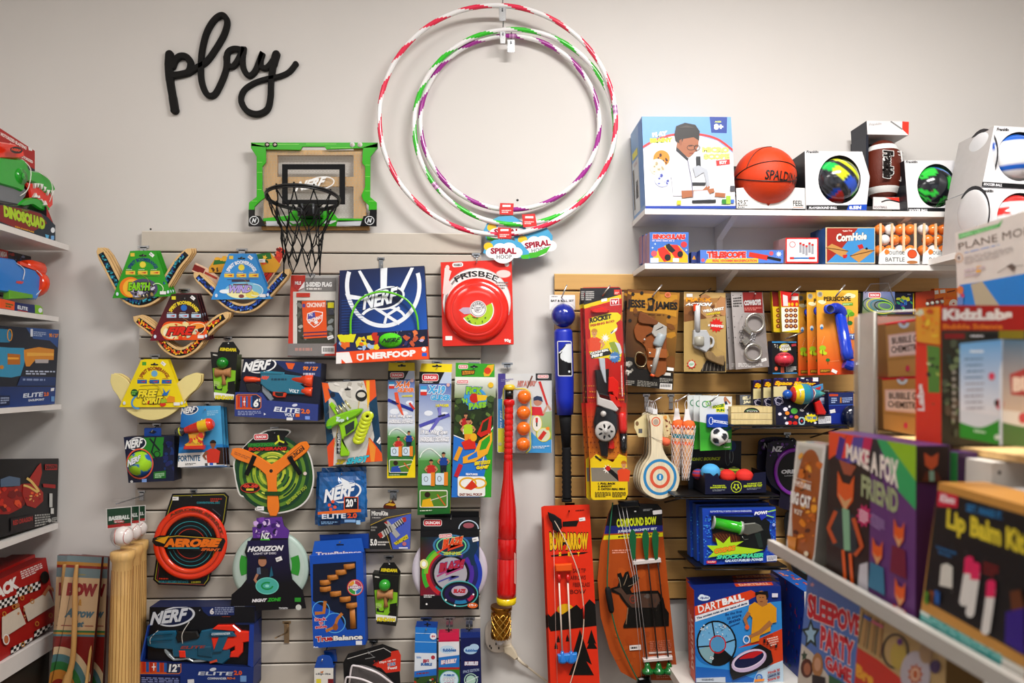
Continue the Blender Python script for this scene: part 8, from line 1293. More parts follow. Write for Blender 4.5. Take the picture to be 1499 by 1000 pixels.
ballbox('boxed black, lime and blue playground ball beside the basketball',L((75,255),(425,258),(472,410),(450,615),(82,612)),*U(287,428),31,35.5,200,112,[(0,L((84,585),(345,585),(330,614),(84,612)),'17181c'),(0,L((345,582),(455,580),(452,615),(330,614)),'2458c0')],bc1,['d8d8dc']*3+['c8c8cc','24262c'],[('Franklin',L((84,252),(160,252),(160,268),(84,268)),'333',.04,.2),('PLAYGROUND BALL',L((100,594),(272,592),(272,608),(100,608)),'e8e8ec',.05,.2),('8.5IN',L((346,590),(420,588),(418,610),(346,610)),'f0f0f4',.06)],br=.94,pr=10)
t=ballbox('boxed black and green soccer ball at the end of the upper shelf',L((682,312),(985,312),(1060,450),(1030,628),(705,625)),*U(878,466),28,32,200,95,[(0,L((705,600),(1032,602),(1030,628),(705,625)),'17181c'),(0,L((975,600),(1034,602),(1030,628),(962,628)),'2458c0')],lambda d:('3cc84c' if int(d[0]*22+30)%2 or d[1]>.5 else '24282e') if soccer(0,1,.91)(d) else ('24282e' if d[0]*.6+d[1]<.75 else '3c70c0'),['d8d8dc']*3+['c8c8cc','24262c'],[('Franklin',L((690,314),(762,314),(762,328),(690,328)),'333',.04,.2),('SOCCER BALL',L((710,608),(825,608),(825,624),(710,624)),'e8e8ec',.05,.2),('5',L((1000,605),(1018,605),(1016,624),(1000,624)),'f0f0f4',.06)],br=.95,pr=2)
# football in its tall box
P=Pl(120);t=thing('football_box','brown football standing in a tall white topped carton','ball',P,*U(570,620),0,'boxed balls');b=B(P);b.box(L((425,88),(680,92),(678,175),(430,170)),110,'e8e4e4','c8c4c4',left='2a2e3a',z=30);b.po(L((640,92),(680,94),(678,175),(640,140)),'e04838').ln(L((570,92),(640,140)),2,'8c8c8c').tx('Franklin',L((438,104),(515,98),(515,112),(438,120)),'b8b4b4',.03,.2);b.build('carton_top',t)
b=B(P);b.slab(L((425,170),(680,172),(640,230),(640,560),(430,560)),-76,-80,'23252e');b.box(L((425,168),(440,168),(440,560),(425,560)),100,'2a2e3a',z=26);b.build('carton_body',t)
b=B(P);b.slab(L((462,550),(676,552),(676,625),(460,622)),34,30,'e4dcdc','aaa');b.po(L((530,552),(676,552),(676,606),(640,600),(600,575)),'e04030').ln(cat(L((510,580),(560,568),(650,590)),4),2,'222').re(*U(612,535),*U(628,556),'e8a02c').tx('FOOTBALL',L((466,604),(545,604),(545,618),(466,618)),'444',.02);b.build('carton_base',t)
b=B(P,'ball');b.la(U(548,195),U(552,560),[(0,6,'6c2c18'),(.04,13,'6c2c18'),(.1,18,'ecebe8'),(.19,21.5,'6c2c18'),(.35,24.5),(.5,25.5),(.65,24.8),(.8,22,'ecebe8'),(.9,18,'6c2c18'),(1,8)],'6c2c18',0,28);b.build('football',t)
b=B(P,'satin');[b.tu([(*U(592+(k%2)*0,285+k*19),50),(*U(632,288+k*19),42)],1.6,'ecebe8',6) for k in range(10)];b.tu([(*U(610,280),52),(*U(616,370),56),(*U(608,465),52)],1.8,'ecebe8',6);b.build('lacing',t);b=B(P,'card',66);b.tx('Franklin',L((552,282),(552,455),(490,450),(490,285)),'1c1412',.08,.2,'ecebe8',.05);b.build('lettering',t)
# soccer balls stacked at the far end
P0=Pl(410)
def s2(d):return ('2c6cc8' if d[1]>.55 or (d[1]<-.35 and d[0]<.1 and d[1]>-.62) else 'e8e8ea')
def s3(d):return 'd83c38' if d[1]>.6 or (d[0]<-.55 and (int(d[1]*16+20)%2)) else 'e8e6e6'
for lab,q,cy,f,dy in (('boxed white and blue soccer ball, uppermost at the far end',((1230,100),(1500,115),(1560,300),(1500,490),(1155,470)),278,s2,0),('boxed white and red soccer ball, lowest at the far end',((1145,478),(1500,492),(1560,640),(1500,860),(1120,850)),650,s3,1)):
    t=ballbox(lab,L(*q),*U(1385,cy+10),33,36,410,170,[(0,L((1158,442),(1500,462),(1500,490),(1155,470)),'1c1c20')] if not dy else [],f,['d8d8dc']*4+['b8b4b2'],[('Franklin',L((1245-dy*95,112+dy*374),(1320-dy*95,116+dy*374),(1320-dy*95,134+dy*374),(1245-dy*95,132+dy*374)),'222',.05,.2)]+([('SOCCER BALL',L((1165,448),(1280,456),(1278,472),(1165,464)),'e8e8ec',.05,.2)] if not dy else []),br=1,g='stacked soccer balls',pr=30)
    E_=PX(Pl(410).at(*U(*q[0])).x-.0008+(0 if not dy else Pl(410).at(*U(*q[0])).x*0));b=B(E_,'satin');cx_,cy_=U(1150-dy*50,300+dy*350);m_=.088/E_.sc(cx_,cy_);b.fl([E_.at(cx_,cy_,.6)+Vector((0,.08*math.cos(i*PI/14),.094*math.sin(i*PI/14))) for i in range(28)],'26262c');b.sph(cx_,cy_,m_*.93,1,'cfcdcd' if dy else lambda d:'2c5cb0' if abs(d[1]-d[0]*.4+.1)<.13 else 'd4d4d6',40,sz=.16,sx=.9);b.build('ball_side',t)
t=thing('corner_stand','low white stand behind the plane box carrying the soccer balls','stand',None,2.0,WALL_Y-.17,1.0);zb=P0.at(*U(1300,851)).z;bx3('stand_board',P0.at(*U(1080,800)).x,P0.at(*U(1600,800)).x,WALL_Y-.42,WALL_Y-.001,zb-.02,zb,'e4e0dc','satin',t)
# lower shelf goods
U,L=ll(905,290,8.333);P=Pl(190)
def binoc(k,lab):
    t,b,P=pack('binocular_box',lab,'toy box',(951-5.5*k,340+2.2*k,1008-5.5*k,385),195-55*k,50,'4c7cc8','4c68a8',left='a8788c',group='binocular boxes')
    if k==0:
        b.tx('BINOCULARS',L((425,440),(820,440),(820,505),(420,500)),'e04038',.08,0,'f0e4d8',.05).fine(L((415,512),(800,516),(800,530),(415,530)),1,'e8d0d8');b.po(L((390,780),(480,640),(600,560),(740,580),(850,700),(850,790)),'e8b82c').po(L((480,620),(560,590),(640,680),(640,760),(560,780),(500,700)),'e03828').po(L((640,570),(720,570),(790,660),(780,730),(700,740),(640,660)),'e03828').po(L((580,570),(620,555),(700,640),(660,670),(620,650),(580,600)),'26262a').el(*U(603,725),4.6,4.8,'26262a').el(*U(755,685),4.2,4.6,'26262a').el(*U(800,567),4.6,4.4,'d84048').el(*U(436,678),4.4,4.4,'d86070').re(*U(392,730),*U(492,788),'dce4dc').re(*U(665,732),*U(740,780),'e0e8e4').st(*U(418,607),2,.6,4,'e8f0f8').st(*U(450,560),2,.6,4,'e8f0f8').st(*U(830,635),2,.6,4,'e8f0f8')
    b.build('carton',t)
binoc(2,'rearmost blue binoculars box at the shelf end');binoc(1,'middle blue binoculars box');binoc(0,'front blue binoculars box with red binoculars printed')
t,b,P=pack('telescope_box','long blue telescope box with a red and black telescope','toy box',(1025,366,1147,385),190,70,'5c84d0','4868b0',left='3c549c',top='4868b0');b.tx('TELESCOPE',(1035,368,1092,378),'e04038',.08,0,'f0e8d8',.05).po([(1035,379),(1110,378),(1110,385),(1032,385)],'e8c040').tx('REAL 10X30MM MAGNIFICATION',(1043,380,1108,383.6),'e04848',.05).po([(1097,369),(1125,374),(1123,381),(1096,376)],'d83c2c').ln([(1123,377),(1143,381)],4,'26262a').el(1129,371,3.2,3.2,'d86070').st(1140,372,5,2,8,'e8ecf8').el(1029,381,2.6,2.6,'d86070');b.build('carton',t)
t,b,P=pack('telescope_box','end of a second blue box between binoculars and telescope','toy box',(1012,369,1021,385),150,90,'3c4c88','34427c',left='283468');b.po([(1013,380),(1016,374),(1019,380)],'e8a02c');b.build('carton',t)
for k in (3,2,1,0):
    t,b,P=pack('tube_kit',('front white and red test tube kit box','second tube kit box','third tube kit box','rearmost tube kit box')[k]+(' on the lower shelf' if k<1 else ' behind the front red edged one'),'toy box',(1150-4.2*k,348+1.2*k,1198-4.2*k,385),192-36*k,32,'e8e8e8','c8302c',left='d8a8a4',group='tube kit boxes')
    if k==0:
        for q in ((1150,348,1198,350),(1150,383,1198,385),(1150,348,1152,385),(1196,348,1198,385)):b.re(*q,'d8302c')
        b.ring(1160,358,4.6,4.6,.9,'c85058');[b.re(1170+i*4.4,356+(i%3)*2,1173.4+i*4.4,370+(i%3)*2,'a8a8b0').re(1170+i*4.4,355+(i%3)*2,1173.4+i*4.4,358+(i%3)*2,'c83030') for i in range(5)];b.ln([(1158,378),(1192,378)],2,'2c78c0').ln([(1184,378),(1193,378)],3,'d8302c').ln([(1156,378),(1162,378)],3,'d8302c')
    b.build('carton',t)
for k in (1,0):
    t,b,P=pack('bean_bag_game',('front','rear')[k]+' red and blue tabletop bean bag game box with a wooden rim','game',(1208.5-9*k,333+2.5*k,1281-9*k,386),195-80*k,70,'dcc8a0','3c68b0',top='d0b888',left='3468a8',group='bean bag game boxes')
    if k==0:
        U,L=ll(1160,160,4.165);b.po(L((210,725),(500,725),(500,935),(210,935)),'4c98d0').po(L((210,725),(400,725),(340,800),(300,850),(210,935)),'a83428').tx('CornHole',L((265,758),(455,750),(452,795),(268,810)),'f0ece0',.05,.1,'3c2c28',.03).tx('Table Top',L((305,738),(365,736),(365,746),(305,750)),'f0ece0',.03)
        for q in (L((205,845),(240,820),(340,865),(310,905)),L((350,895),(430,850),(500,860),(405,935))):b.po(q,'c89858').ln([q[0],q[2]],1.2,'6c4420')
        b.po(L((395,830),(425,822),(435,845),(408,855)),'c8302c').el(*U(452,850),1.8,1.6,'222').po(L((305,890),(335,885),(330,905),(312,910)),'c8302c')
    b.build('carton',t)
for k,(x0,lab) in enumerate(((1284,'clear box of orange and white balls beside the bean bag game'),(1348,'clear box of orange and white balls nearest the plane box'))):
    P=Pl(196);t=thing('ball_game',lab,'game',P,x0+32,387,0,'ball battle boxes');x1=x0+66;R_=random.Random(k)
    for j in range(3):
        for i in range(4-j%2):b=B(P,'gloss');b.sph(x0+9+i*15+(j%2)*7,334+j*15.5,7.8,-24,'f0f0ee' if (i+j+k)%3==1 else 'f28c3c',16);b.build('ball',t)
    for i in range(4):b=B(P,'wood');b.box((x0+4+i*17,327,x0+7.4+i*17,372),3,'e8c8a0',z=-2);b.build('wooden_stick',t)
    b=B(P);b.slab([(x0+3,372),(x0+12,364),(x0+26,365),(x0+36,372),(x0+44,364),(x0+56,364),(x0+62,374),(x0+62,386.6),(x0+2,386.6)],1,-1,'ecebe8','ccc');b.tx('Bounce',(x0+12,365,x0+40,373),'666c74',.0).tx('BATTLE',(x0+12,377,x0+40,383),'4c5058',.01).el(x0+51,372,7,6.6,'e8602c').ring(x0+51,372,7,6.6,.8,'8c3014').el(x0+51,384,8,2.4,'b87c48').el(x0+14,369,3.6,3.6,'f28c3c');b.build('label_card',t);b=B(P,'clear');b.slab([(x0,326),(x1-2,326),(x1-2,387),(x0,387)],2,-50,'eee');b.build('clear_case',t)
# ================================================================== LEFT WALL SHELVES
def lshelf(lab,x,y,th=8,front=None):
    e=Pl(25).at(x,y);zt=e.z;zb=Pl(25).at(x,y+th).z;t=thing('wall_shelf',lab,'shelf',None,(e.x-1.75)/2,1.7,zb);bx3('shelf_board',-1.749,e.x,.9,WALL_Y-.025,zb,zt,'e6e1dd','satin',t)
    if front:bx3('front_panel',e.x-.03,e.x-.015,.9,WALL_Y-.025,zb-.3,zb-.002,'3a332e','satin',t)
    b=B(Pl(0),'satin');b.tu3([Vector((-1.742,2.2,zb-.002)),Vector((-1.742,2.2,zb-.14))],.006,'c8c4c0',6);b.build('bracket',t);return e.x,zt
SH=[lshelf(*a) for a in (('top side shelf with the green dinosaur blaster',101,359,8),('second side shelf with the blue and orange blaster',86,464,7),('third side shelf with the dark blue blaster box',90,592,7),('fourth side shelf with the black dragon box',85,766,8),('lowest side shelf with the red train boxes',80,925,24,True))]
def side(name,lab,cat_,X,q,dep,col,sd,group=None,base=None,**k):
    P=PX(X,(1,0,0));q=qd(q);t=thing(name,lab,cat_,P,*q[2],0,group);b=B(P);b.box(q,dep,col,sd,**k);return t,b,P
x0=SH[0][0];U,L=ll(0,180,5)
t,b,P=side('blaster_box','red backed tray with a green dinosaur head blaster','toy box',x0-.085,L((-150,-60),(255,205),(255,660),(-150,600)),6,'b8241f','8c1814');b.tx('MOTORIZED BLASTING',L((5,65),(195,175),(192,198),(5,92)),'f0e0dc',.06).tx('JAWS',L((70,142),(130,175),(130,192),(70,160)),'f0e0dc',.06).tx('6 MOTORIZED',L((130,215),(242,278),(240,298),(130,240)),'f0e0dc',.06).po(L((205,175),(235,185),(235,205),(210,200)),'f2f0ee').po(L((160,290),(255,340),(255,400),(200,380)),'3a3040');b.build('backing_card',t)
P=PX(x0-.012,(1,0,0));b=B(P);b.slab(L((-150,570),(0,590),(190,625),(300,660),(350,690),(405,750),(405,865),(-150,705)),0,-3,'1d3040','14202c');b.clip=None;b.po(L((0,600),(190,632),(300,665),(345,735),(250,790),(120,770),(0,720)),'8c1c1c').tx('DINOSQUAD',L((25,600),(330,700),(330,800),(30,700)),'b8d42c',.08,0,'3a4c14',.04).tx('NERF',L((158,628),(212,640),(210,652),(155,640)),'6c8c1c',.06,.3).tx('REX-RAMPAGE',L((110,752),(250,795),(248,805),(112,765)),'d8a024',.05).el(*U(386,785),3,4,'e8ecf0').re(*U(372,825),*U(395,855),'7cb0e0').po(L((330,815),(358,822),(352,850),(335,840)),'5cb0d8');b.build('tray_front',t)
b=B(P);b.slab(L((350,610),(405,750),(405,865),(350,850)),-4,-70,'a82018','201c24');b.build('tray_end',t)
P=PX(x0-.045,(1,0,0));b=B(P,'gloss');b.slab(cat(L((-100,260),(60,262),(120,265),(150,300),(170,345),(250,360),(310,400),(350,460),(355,495),(300,520),(240,470),(200,440),(140,430),(120,500),(60,480),(-100,420)),3,True),24,-24,'2cae34','1c7c24','gloss',rnd=7);b.slab(cat(L((90,600),(130,560),(200,545),(250,560),(320,620),(300,650),(240,630),(190,600),(140,610)),3,True),22,-22,'2cae34','1c7c24','gloss',rnd=6);b.build('dinosaur_head',t)
b=B(P,'gloss');b.slab(L((140,430),(200,440),(260,480),(350,492),(352,600),(320,635),(250,570),(185,548),(175,490)),18,-18,'e8301c','8c1810',rnd=5);b.slab(L((-100,130),(60,155),(120,205),(125,245),(80,262),(-100,258)),26,-24,'f03c1c','a82414',rnd=7);b.build('red_mouth',t)
for pts in (((195,440),(212,440),(200,478)),((214,440),(234,442),(222,472)),((236,442),(262,448),(250,486)),((264,462),(284,470),(272,500)),((286,488),(312,490),(296,530)),((316,492),(340,494),(328,528)),((190,545),(208,512),(220,545)),((218,548),(232,530),(238,550)),((248,565),(250,555),(262,590)),((262,600),(278,568),(292,600))):b=B(P,'gloss');b.slab(L(*pts),26,10,'f2f0ec','d8d4cc',rnd=1);b.build('tooth',t)
b=B(P,'satin');b.slab(L((-100,410),(140,470),(165,500),(150,540),(100,600),(-100,560)),16,-16,'7c7f84','55585c',rnd=4);b.build('grey_barrel',t);b=B(P,'gloss');c=U(98,390);b.dm(*c,[(.01,32,'2cae34'),(3,32,'1c7c24'),(3.4,29,'249c2c'),(7,29,'2cae34'),(7.4,20,'1c7c24')],20);b.build('dial',t)
b=B(P,'satin',25);b.P=P.sh(26);b.k=0;b.el(*U(58,198),9.4,5,'2a1414',8).tx('NERF',L((20,180),(95,195),(92,212),(22,200)),'e8542c',.05,.2);b.build('muzzle_print',t);b=B(P,'satin');b.tu(cat([(*U(120,262),16),(*U(140,340),36),(*U(125,480),34),(*U(98,535),20)],4),1.4,'e8e4dc',6).cut('cable_tie',t);b.tu(cat([(*U(235,360),22),(*U(290,420),34),(*U(308,500),34),(*U(308,580),24)],4),1.4,'e8e4dc',6);b.build('cable_tie',t)
# second shelf
x0=SH[1][0];U,L=ll(0,350,3.7)
t,b,P=side('blaster_box','green and navy tray with a blue blaster, orange muzzle','toy box',x0-.075,L((-90,30),(168,95),(172,330),(-90,300)),6,'2c2430','a82018');b.po(L((-90,25),(45,55),(42,130),(-90,130)),'c02820').tx('MEGA',L((2,65),(40,72),(38,98),(2,95)),'f0ece8',.06).conf(L((48,75),(168,105),(168,140),(48,130)),16,['3c4c7c','b83028','8c98b8','24304c'],1,3);b.build('backing_card',t)
P=PX(x0-.01,(1,0,0));b=B(P);b.slab(L((-90,310),(0,322),(95,345),(215,360),(230,372),(232,408),(-90,365)),0,-66,'24346c','8ac02c');b.clip=None;b.po(L((-90,310),(0,322),(80,340),(78,386),(0,374),(-90,365)),'e8602c').po(L((188,356),(215,360),(230,372),(232,408),(190,402)),'8ac02c').tx('ELITE',L((95,358),(150,370),(150,388),(95,378)),'e8ecf0',.03).fine(L((30,342),(72,352),(72,378),(30,370)),2,'3c6c2c').el(*U(218,386),2.8,3.6,'e8ecf0').ln(L((95,385),(150,395)),1,'c83028');b.build('tray',t)
P=PX(x0-.04,(1,0,0));b=B(P,'gloss');b.slab(L((-90,90),(40,110),(60,140),(150,165),(180,205),(182,285),(160,330),(80,320),(0,290),(-90,280)),26,-20,'3488d8','1c4c8c',rnd=7);b.build('blaster_body',t);b=B(P,'gloss');b.la(U(125,145),U(215,168),[(0,5),(.4,7.4),(.9,8),(1,7)],'f04c1c',0,18);b.la(U(170,235),U(215,250),[(0,10),(.6,12),(1,9)],'f04c1c',0,20);b.slab(L((60,120),(150,155),(150,172),(60,140)),29,20,'f04c1c',rnd=1);b.build('orange_muzzle',t);b=B(P,'gloss');b.slab(L((0,275),(130,300),(130,320),(0,325)),29,10,'6cb02c',rnd=2);b.build('green_rail',t)
b=B(P.sh(27),'satin');b.tx('NERF',L((88,225),(128,230),(126,244),(86,240)),'e8542c',.05,.2);b.build('barrel_print',t);b=B(P,'satin');b.tu(cat([(*U(40,130),28),(*U(80,165),30),(*U(72,220),30)],4),1.4,'e8e8ec',6).cut('cable_tie',t);b.tu(cat([(*U(140,155),22),(*U(178,200),30),(*U(175,270),30),(*U(140,318),22)],4),1.4,'e8e8ec',6);b.build('cable_tie',t)
# third shelf
x0=SH[2][0]
t,b,P=side('blaster_box','dark blue carton with a gold and blue blaster printed','toy box',x0-.01,L((-90,462),(320,492),(296,893),(-90,925)),120,'1b2334','16202c');b.gr(L((-90,800),(302,800),(296,893),(-90,925)),['1c3464','20407c','1c4890','1c3c78'],2).po(L((140,478),(318,492),(312,590),(270,550),(180,540)),'2c5490').re(*U(165,487),*U(178,528),'d8dce4').fine(L((182,498),(250,504),(250,532),(182,526)),3,'a8b4cc').tx('90 / 27',L((265,510),(316,514),(314,534),(265,532)),'e0902c',.05)
b.po(L((-90,580),(0,585),(50,588),(130,590),(140,620),(130,680),(110,740),(60,750),(-90,740)),'3c94b8').po(L((-90,480),(50,490),(62,520),(50,560),(-90,560)),'2c7ca0').ring(*U(52,520),4,9,1.4,'d8982c').po(L((128,600),(210,585),(292,598),(290,655),(190,655),(160,690),(140,690),(130,650)),'d8902c').po(L((145,615),(290,618),(290,632),(145,634)),'e8b04c').po(L((40,620),(108,625),(108,680),(40,680)),'b8701c').po(L((40,640),(100,642),(100,652),(40,652)),'e8a83c').po(L((188,652),(262,652),(260,672),(190,672)),'b8b0b0').el(*U(8,694),3,3,'c8882c')
b.fine(L((138,710),(300,712),(300,738),(138,736)),2,'b8c0d4',3).po(L((110,745),(300,748),(298,795),(90,795)),'1c3c70').fine(L((122,752),(296,755),(294,772),(122,770)),1,'8c9cc0').tx('ELITE',L((122,838),(232,828),(232,852),(122,860)),'d8e0ec',.03,.1).tx('2.0',L((236,830),(262,828),(262,850),(236,852)),'e87c2c',.05).tx('EAGLEPOINT',L((152,868),(238,862),(238,874),(152,880)),'d8e0ec',.04).po(L((274,808),(292,806),(290,822),(272,824)),'e8e8ec').re(*U(275,852),*U(292,880),'6c9cd0').po(L((-90,845),(52,848),(50,898),(-90,915)),'142850').fine(L((0,855),(48,855),(46,890),(0,895)),3,'a0acc8');b.build('carton',t)
b=B(P,'wood');b.slab(L((-90,927),(0,907),(252,893),(256,897),(0,917),(-90,937)),-2,-100,'d8b880');o=b.build('wooden_runner',None,P.at(20,590));tag(o,'thin bare wood strip under the dark blue blaster carton','strip')
# fourth shelf
x0=SH[3][0];U,L=ll(0,660,3.12)
t,b,P=side('dragon_box','black carton with a red horned dragon toy picture','toy box',x0-.012,L((-80,40),(268,35),(260,322),(-80,420)),130,'171619','101013',top='34343a')
b.po(L((-80,170),(60,165),(110,150),(130,190),(100,260),(40,290),(-80,290)),'9c2018').conf(L((-80,160),(120,160),(110,280),(-80,290)),22,['c8301c','7c1410','e0582c','5c100c'],3,8,4).po(L((130,130),(170,70),(185,55),(190,100),(175,160),(150,165)),'b02c20').po(L((0,130),(40,115),(90,125),(90,160),(0,165)),'5c7088').po(L((105,150),(160,150),(195,190),(195,230),(160,262),(120,250),(100,200)),'a82418').ln(cat(L((120,125),(140,140),(165,170),(175,188)),4),3.6,'e0c070').ln(cat(L((105,158),(130,165),(170,190)),4),3,'e0c070').conf(L((115,190),(190,190),(190,255),(115,250)),12,['e8642c','7c1410','e8c070'],1,3).re(*U(202,62),*U(258,88),'a82420').tx('DRAGON',L((206,66),(254,64),(254,82),(206,86)),'2a0c0c',.05).po(L((192,150),(250,155),(250,172),(195,166)),'a82420').re(*U(222,195),*U(236,258),'c8c8c4').re(*U(228,262),*U(242,288),'d8d8d4').po(L((45,310),(150,290),(150,350),(45,370)),'24161a').tx('RED DRAGON',L((55,318),(145,298),(145,320),(55,342)),'a82c24',.05).fine(L((155,290),(225,285),(225,335),(155,350)),5,'a8a8a4',3).el(*U(222,318),2.6,3,'b8b8b4').fine(L((232,305),(258,300),(258,322),(232,328)),3,'b8b8b4');b.build('carton',t)
# lowest shelf, leaning red boxes
x0=SH[4][0]
for k in (3,2,1,0):
    X=lambda *a:[(p[0]-8.5*k*(k>0)-8*(k>0),p[1]-3*k-2*(k>0)) for p in L(*a)];t,b,P=side('train_track_box',('front leaning red game box with white letters and checkers','second red box leaning behind the lettered one','third leaning red box','rearmost leaning red box on the lowest side shelf')[k],'game',x0-.014-.055*k,X((-80,625),(210,488),(262,780),(-80,1020)),40,'b02420','8c1a18','leaning red boxes')
    if k==0:
        b.tx('BACKTRACK',[U(-190,720),U(78,570),U(88,625),U(-180,780)],'f0ece8',.07).fine(L((92,550),(190,510),(196,545),(100,588)),4,'e8d8d4',3)
        for (x,y),n_,m_ in (((75,632),9,-.36),((-20,690),8,-.36),((45,900),8,-.5),((150,825),9,-.5)):
            for i in range(n_):
                for j in range(3):xx,yy=x+i*12,y+i*12*m_+j*13;b.po(L((xx,yy),(xx+12,yy+12*m_),(xx+12,yy+13+12*m_),(xx,yy+13)),'f0ece8' if (i+j)%2 else '18161a')
        b.po(L((0,760),(80,715),(110,790),(0,860)),'dcd0c0').po(L((98,710),(215,640),(242,705),(120,780)),'dcd0c0').conf(L((60,700),(120,700),(120,780),(60,780)),6,['b87c50','c89468'],2,4).el(*U(196,578),6.4,9,'15120f')
        for x,y in ((128,630),(92,672),(55,712),(10,745),(138,688),(160,790),(95,885),(222,752)):b.ring(*U(x,y),3,3.6,1.2,'c89040')
        b.ln(L((190,660),(215,620),(238,640)),5,'c08058').po(L((215,815),(235,800),(238,820),(218,832)),'f0ece8').el(*U(18,862),5,8,'ece8e4').el(*U(18,862),3.4,6,'c87c50')
    b.build('carton',t)
# ================================================================== NEAR DISPLAY UNIT on the right
def near(name,lab,cat_,X,q,dep,col,sd,group=None,**k):
    P=PX(X);q=qd(q);t=thing(name,lab,cat_,P,*q[3],0,group);b=B(P);b.box(q,dep,col,sd,**k);return t,b,P
lip=PX(.556);e0,e1=lip.at(1126,800),lip.at(1363,918);zl=(e0.z+e1.z)/2
t=thing('display_unit','grey metal display shelving with toy boxes on both levels','shelf',None,.85,.9,0);M_='satin'
bx3('shelf_tray',.565,1.05,.35,e0.y,zl-.024,zl-.0105,'a09c96',M_,t);bx3('shelf_lip',.553,.565,0.35,e0.y,zl-.016,zl+.004,'b8b4ae',M_,t)
LX=.66;led=PX(LX).at(1390,652);zt=led.z;zlo=zl-.36
bx3('top_board',LX,1.2,.35,PX(LX).at(1252,628).y,zt-.009,zt,'dcb982','wood',t);bx3('back_panel',1.05,1.07,.35,1.35,.05,zt-.02,'2c2522',M_,t);bx3('lower_shelf',.582,1.05,.35,1.42,zlo-.03,zlo,'b8b4ae',M_,t);bx3('kick_base',.60,1.05,.35,1.38,0,zlo-.03,'4a4642',M_,t)
U,L=ll(1120,620,2.63)
t,b,P=near('animal_box','slim white edged box with an orange maned lion picture','toy box',.572,L((122,68),(235,84),(187,548),(80,492)),34,'e8e6e2','8c8880',fin='gloss');b.po(L((128,82),(222,96),(178,532),(90,482)),'c8c4bc').po(cat(L((135,160),(160,105),(195,110),(215,180),(205,300),(195,420),(182,525),(140,505),(110,470),(105,300)),3,True),'a85c18').conf(L((140,110),(215,150),(185,500),(110,440)),34,['e8901c','d87814','f0a82c','5c2c10','c86c18','f0b040'],2,7,8).po(L((90,430),(125,440),(120,498),(92,482)),'d88c2c').tx('NATURES',L((118,215),(182,238),(180,256),(118,232)),'f0e8e0',.05).tx('BIG CAT',L((105,258),(182,282),(178,330),(102,306)),'f4f0ec',.06).ln(L((120,208),(184,228)),.8,'f0e8e0').ln(L((118,236),(182,258)),.8,'f0e8e0').tx('KIT',L((118,326),(150,338),(148,358),(118,346)),'e8dcd0',.03).el(*U(163,502),3.4,4,'e8d8c0');b.build('carton',t)
def fox(lab,q,k):
    t,b,P=near('craft_kit',lab,'toy box',.575 if k==0 else .63,q,46-18*k,'6c3c7c','4a2358','fox craft kits');F_=lambda u,v:bil(q,u,v);R_=lambda a,c,d,e:[F_(a,c),F_(d,c),F_(d,e),F_(a,e)]
    if k:b.po(R_(0,0,1,.3),'4cb060');b.build('carton',t);return t,b,P
    b.po(R_(0,0,.48,1),'2a1410').po([F_(0,0),F_(.2,0),F_(.12,.13),F_(0,.2)],'e8541c').po([F_(.12,.02),F_(.25,.05),F_(.22,.22),F_(.08,.17)],'4c2c8c').po([F_(.2,0),F_(.4,0),F_(.3,.14),F_(.15,.17)],'e8401c').po([F_(.28,.01),F_(.42,0),F_(.38,.16),F_(.2,.2)],'5c4ca0').po([F_(.4,0),F_(.5,0),F_(.44,.18),F_(.36,.16)],'c81c60').po([F_(.5,0),F_(.58,0),F_(.62,.26),F_(.46,.2)],'2c2830').po([F_(.55,0),F_(.7,0),F_(1,.2),F_(1,.36),F_(.8,.28)],'38a868').po([F_(.66,0),F_(1,0),F_(1,.2)],'98c020')
    b.tx('MAKE A FOX',[F_(.2,.06),F_(.8,.1),F_(.8,.27),F_(.2,.16)],'f0e4dc',.05).tx('FRIEND',[F_(.38,.24),F_(.8,.28),F_(.8,.42),F_(.38,.38)],'a8b088',.04)
    def foxy(u,v,s,dress):
        b.po([F_(u-.09*s,v-.12*s),F_(u-.03*s,v-.05*s),F_(u+.05*s,v-.05*s),F_(u+.1*s,v-.12*s),F_(u+.09*s,v+.05*s),F_(u,v+.14*s),F_(u-.09*s,v+.05*s)],'e0641c').po([F_(u-.08*s,v+.03*s),F_(u,v+.07*s),F_(u+.08*s,v+.03*s),F_(u,v+.14*s)],'d8a878').po([F_(u-.12*s,v+.14*s),F_(u+.12*s,v+.14*s),F_(u+.15*s,v+.4*s),F_(u-.15*s,v+.4*s)],dress)
    b.po([F_(.12,.18),F_(.32,.2),F_(.26,.27),F_(.18,.27)],'a8583c');foxy(.2,.38,1,'24343c');b.po([F_(.17,.5),F_(.25,.5),F_(.27,.76),F_(.2,.78)],'8cb898').ln([F_(.1,.54),F_(.02,.68),F_(.1,.76)],6,'c85c28').ln([F_(.3,.54),F_(.4,.7),F_(.32,.78)],6,'c85c28').ln([F_(.19,.78),F_(.22,.97)],4.4,'e0641c').ln([F_(.27,.78),F_(.3,.97)],4.4,'e0641c').po([F_(.38,.82),F_(.47,.78),F_(.48,1),F_(.36,.97)],'c8c4cc');c=F_(.42,.5);b.st(*c,12,8,10,'c8286c',0,1.5).fine([F_(.37,.46),F_(.47,.47),F_(.47,.55),F_(.37,.54)],4,'f0d0e0')
    b.fine([F_(.5,.46),F_(.66,.48),F_(.66,.56),F_(.5,.54)],4,'a888b8');foxy(.82,.52,.62,'7c1c3c');foxy(.58,.68,.62,'3a7c9c');foxy(.84,.86,.62,'d83c34');b.po([F_(.8,.95),F_(.9,.95),F_(.9,.99),F_(.8,.99)],'f0e8e8');b.build('carton',t);return t,b,P
q=L((247,30),(583,85),(578,775),(235,575));t,b,P=fox('purple craft kit box with a knitted orange fox in a green tie',q,0)
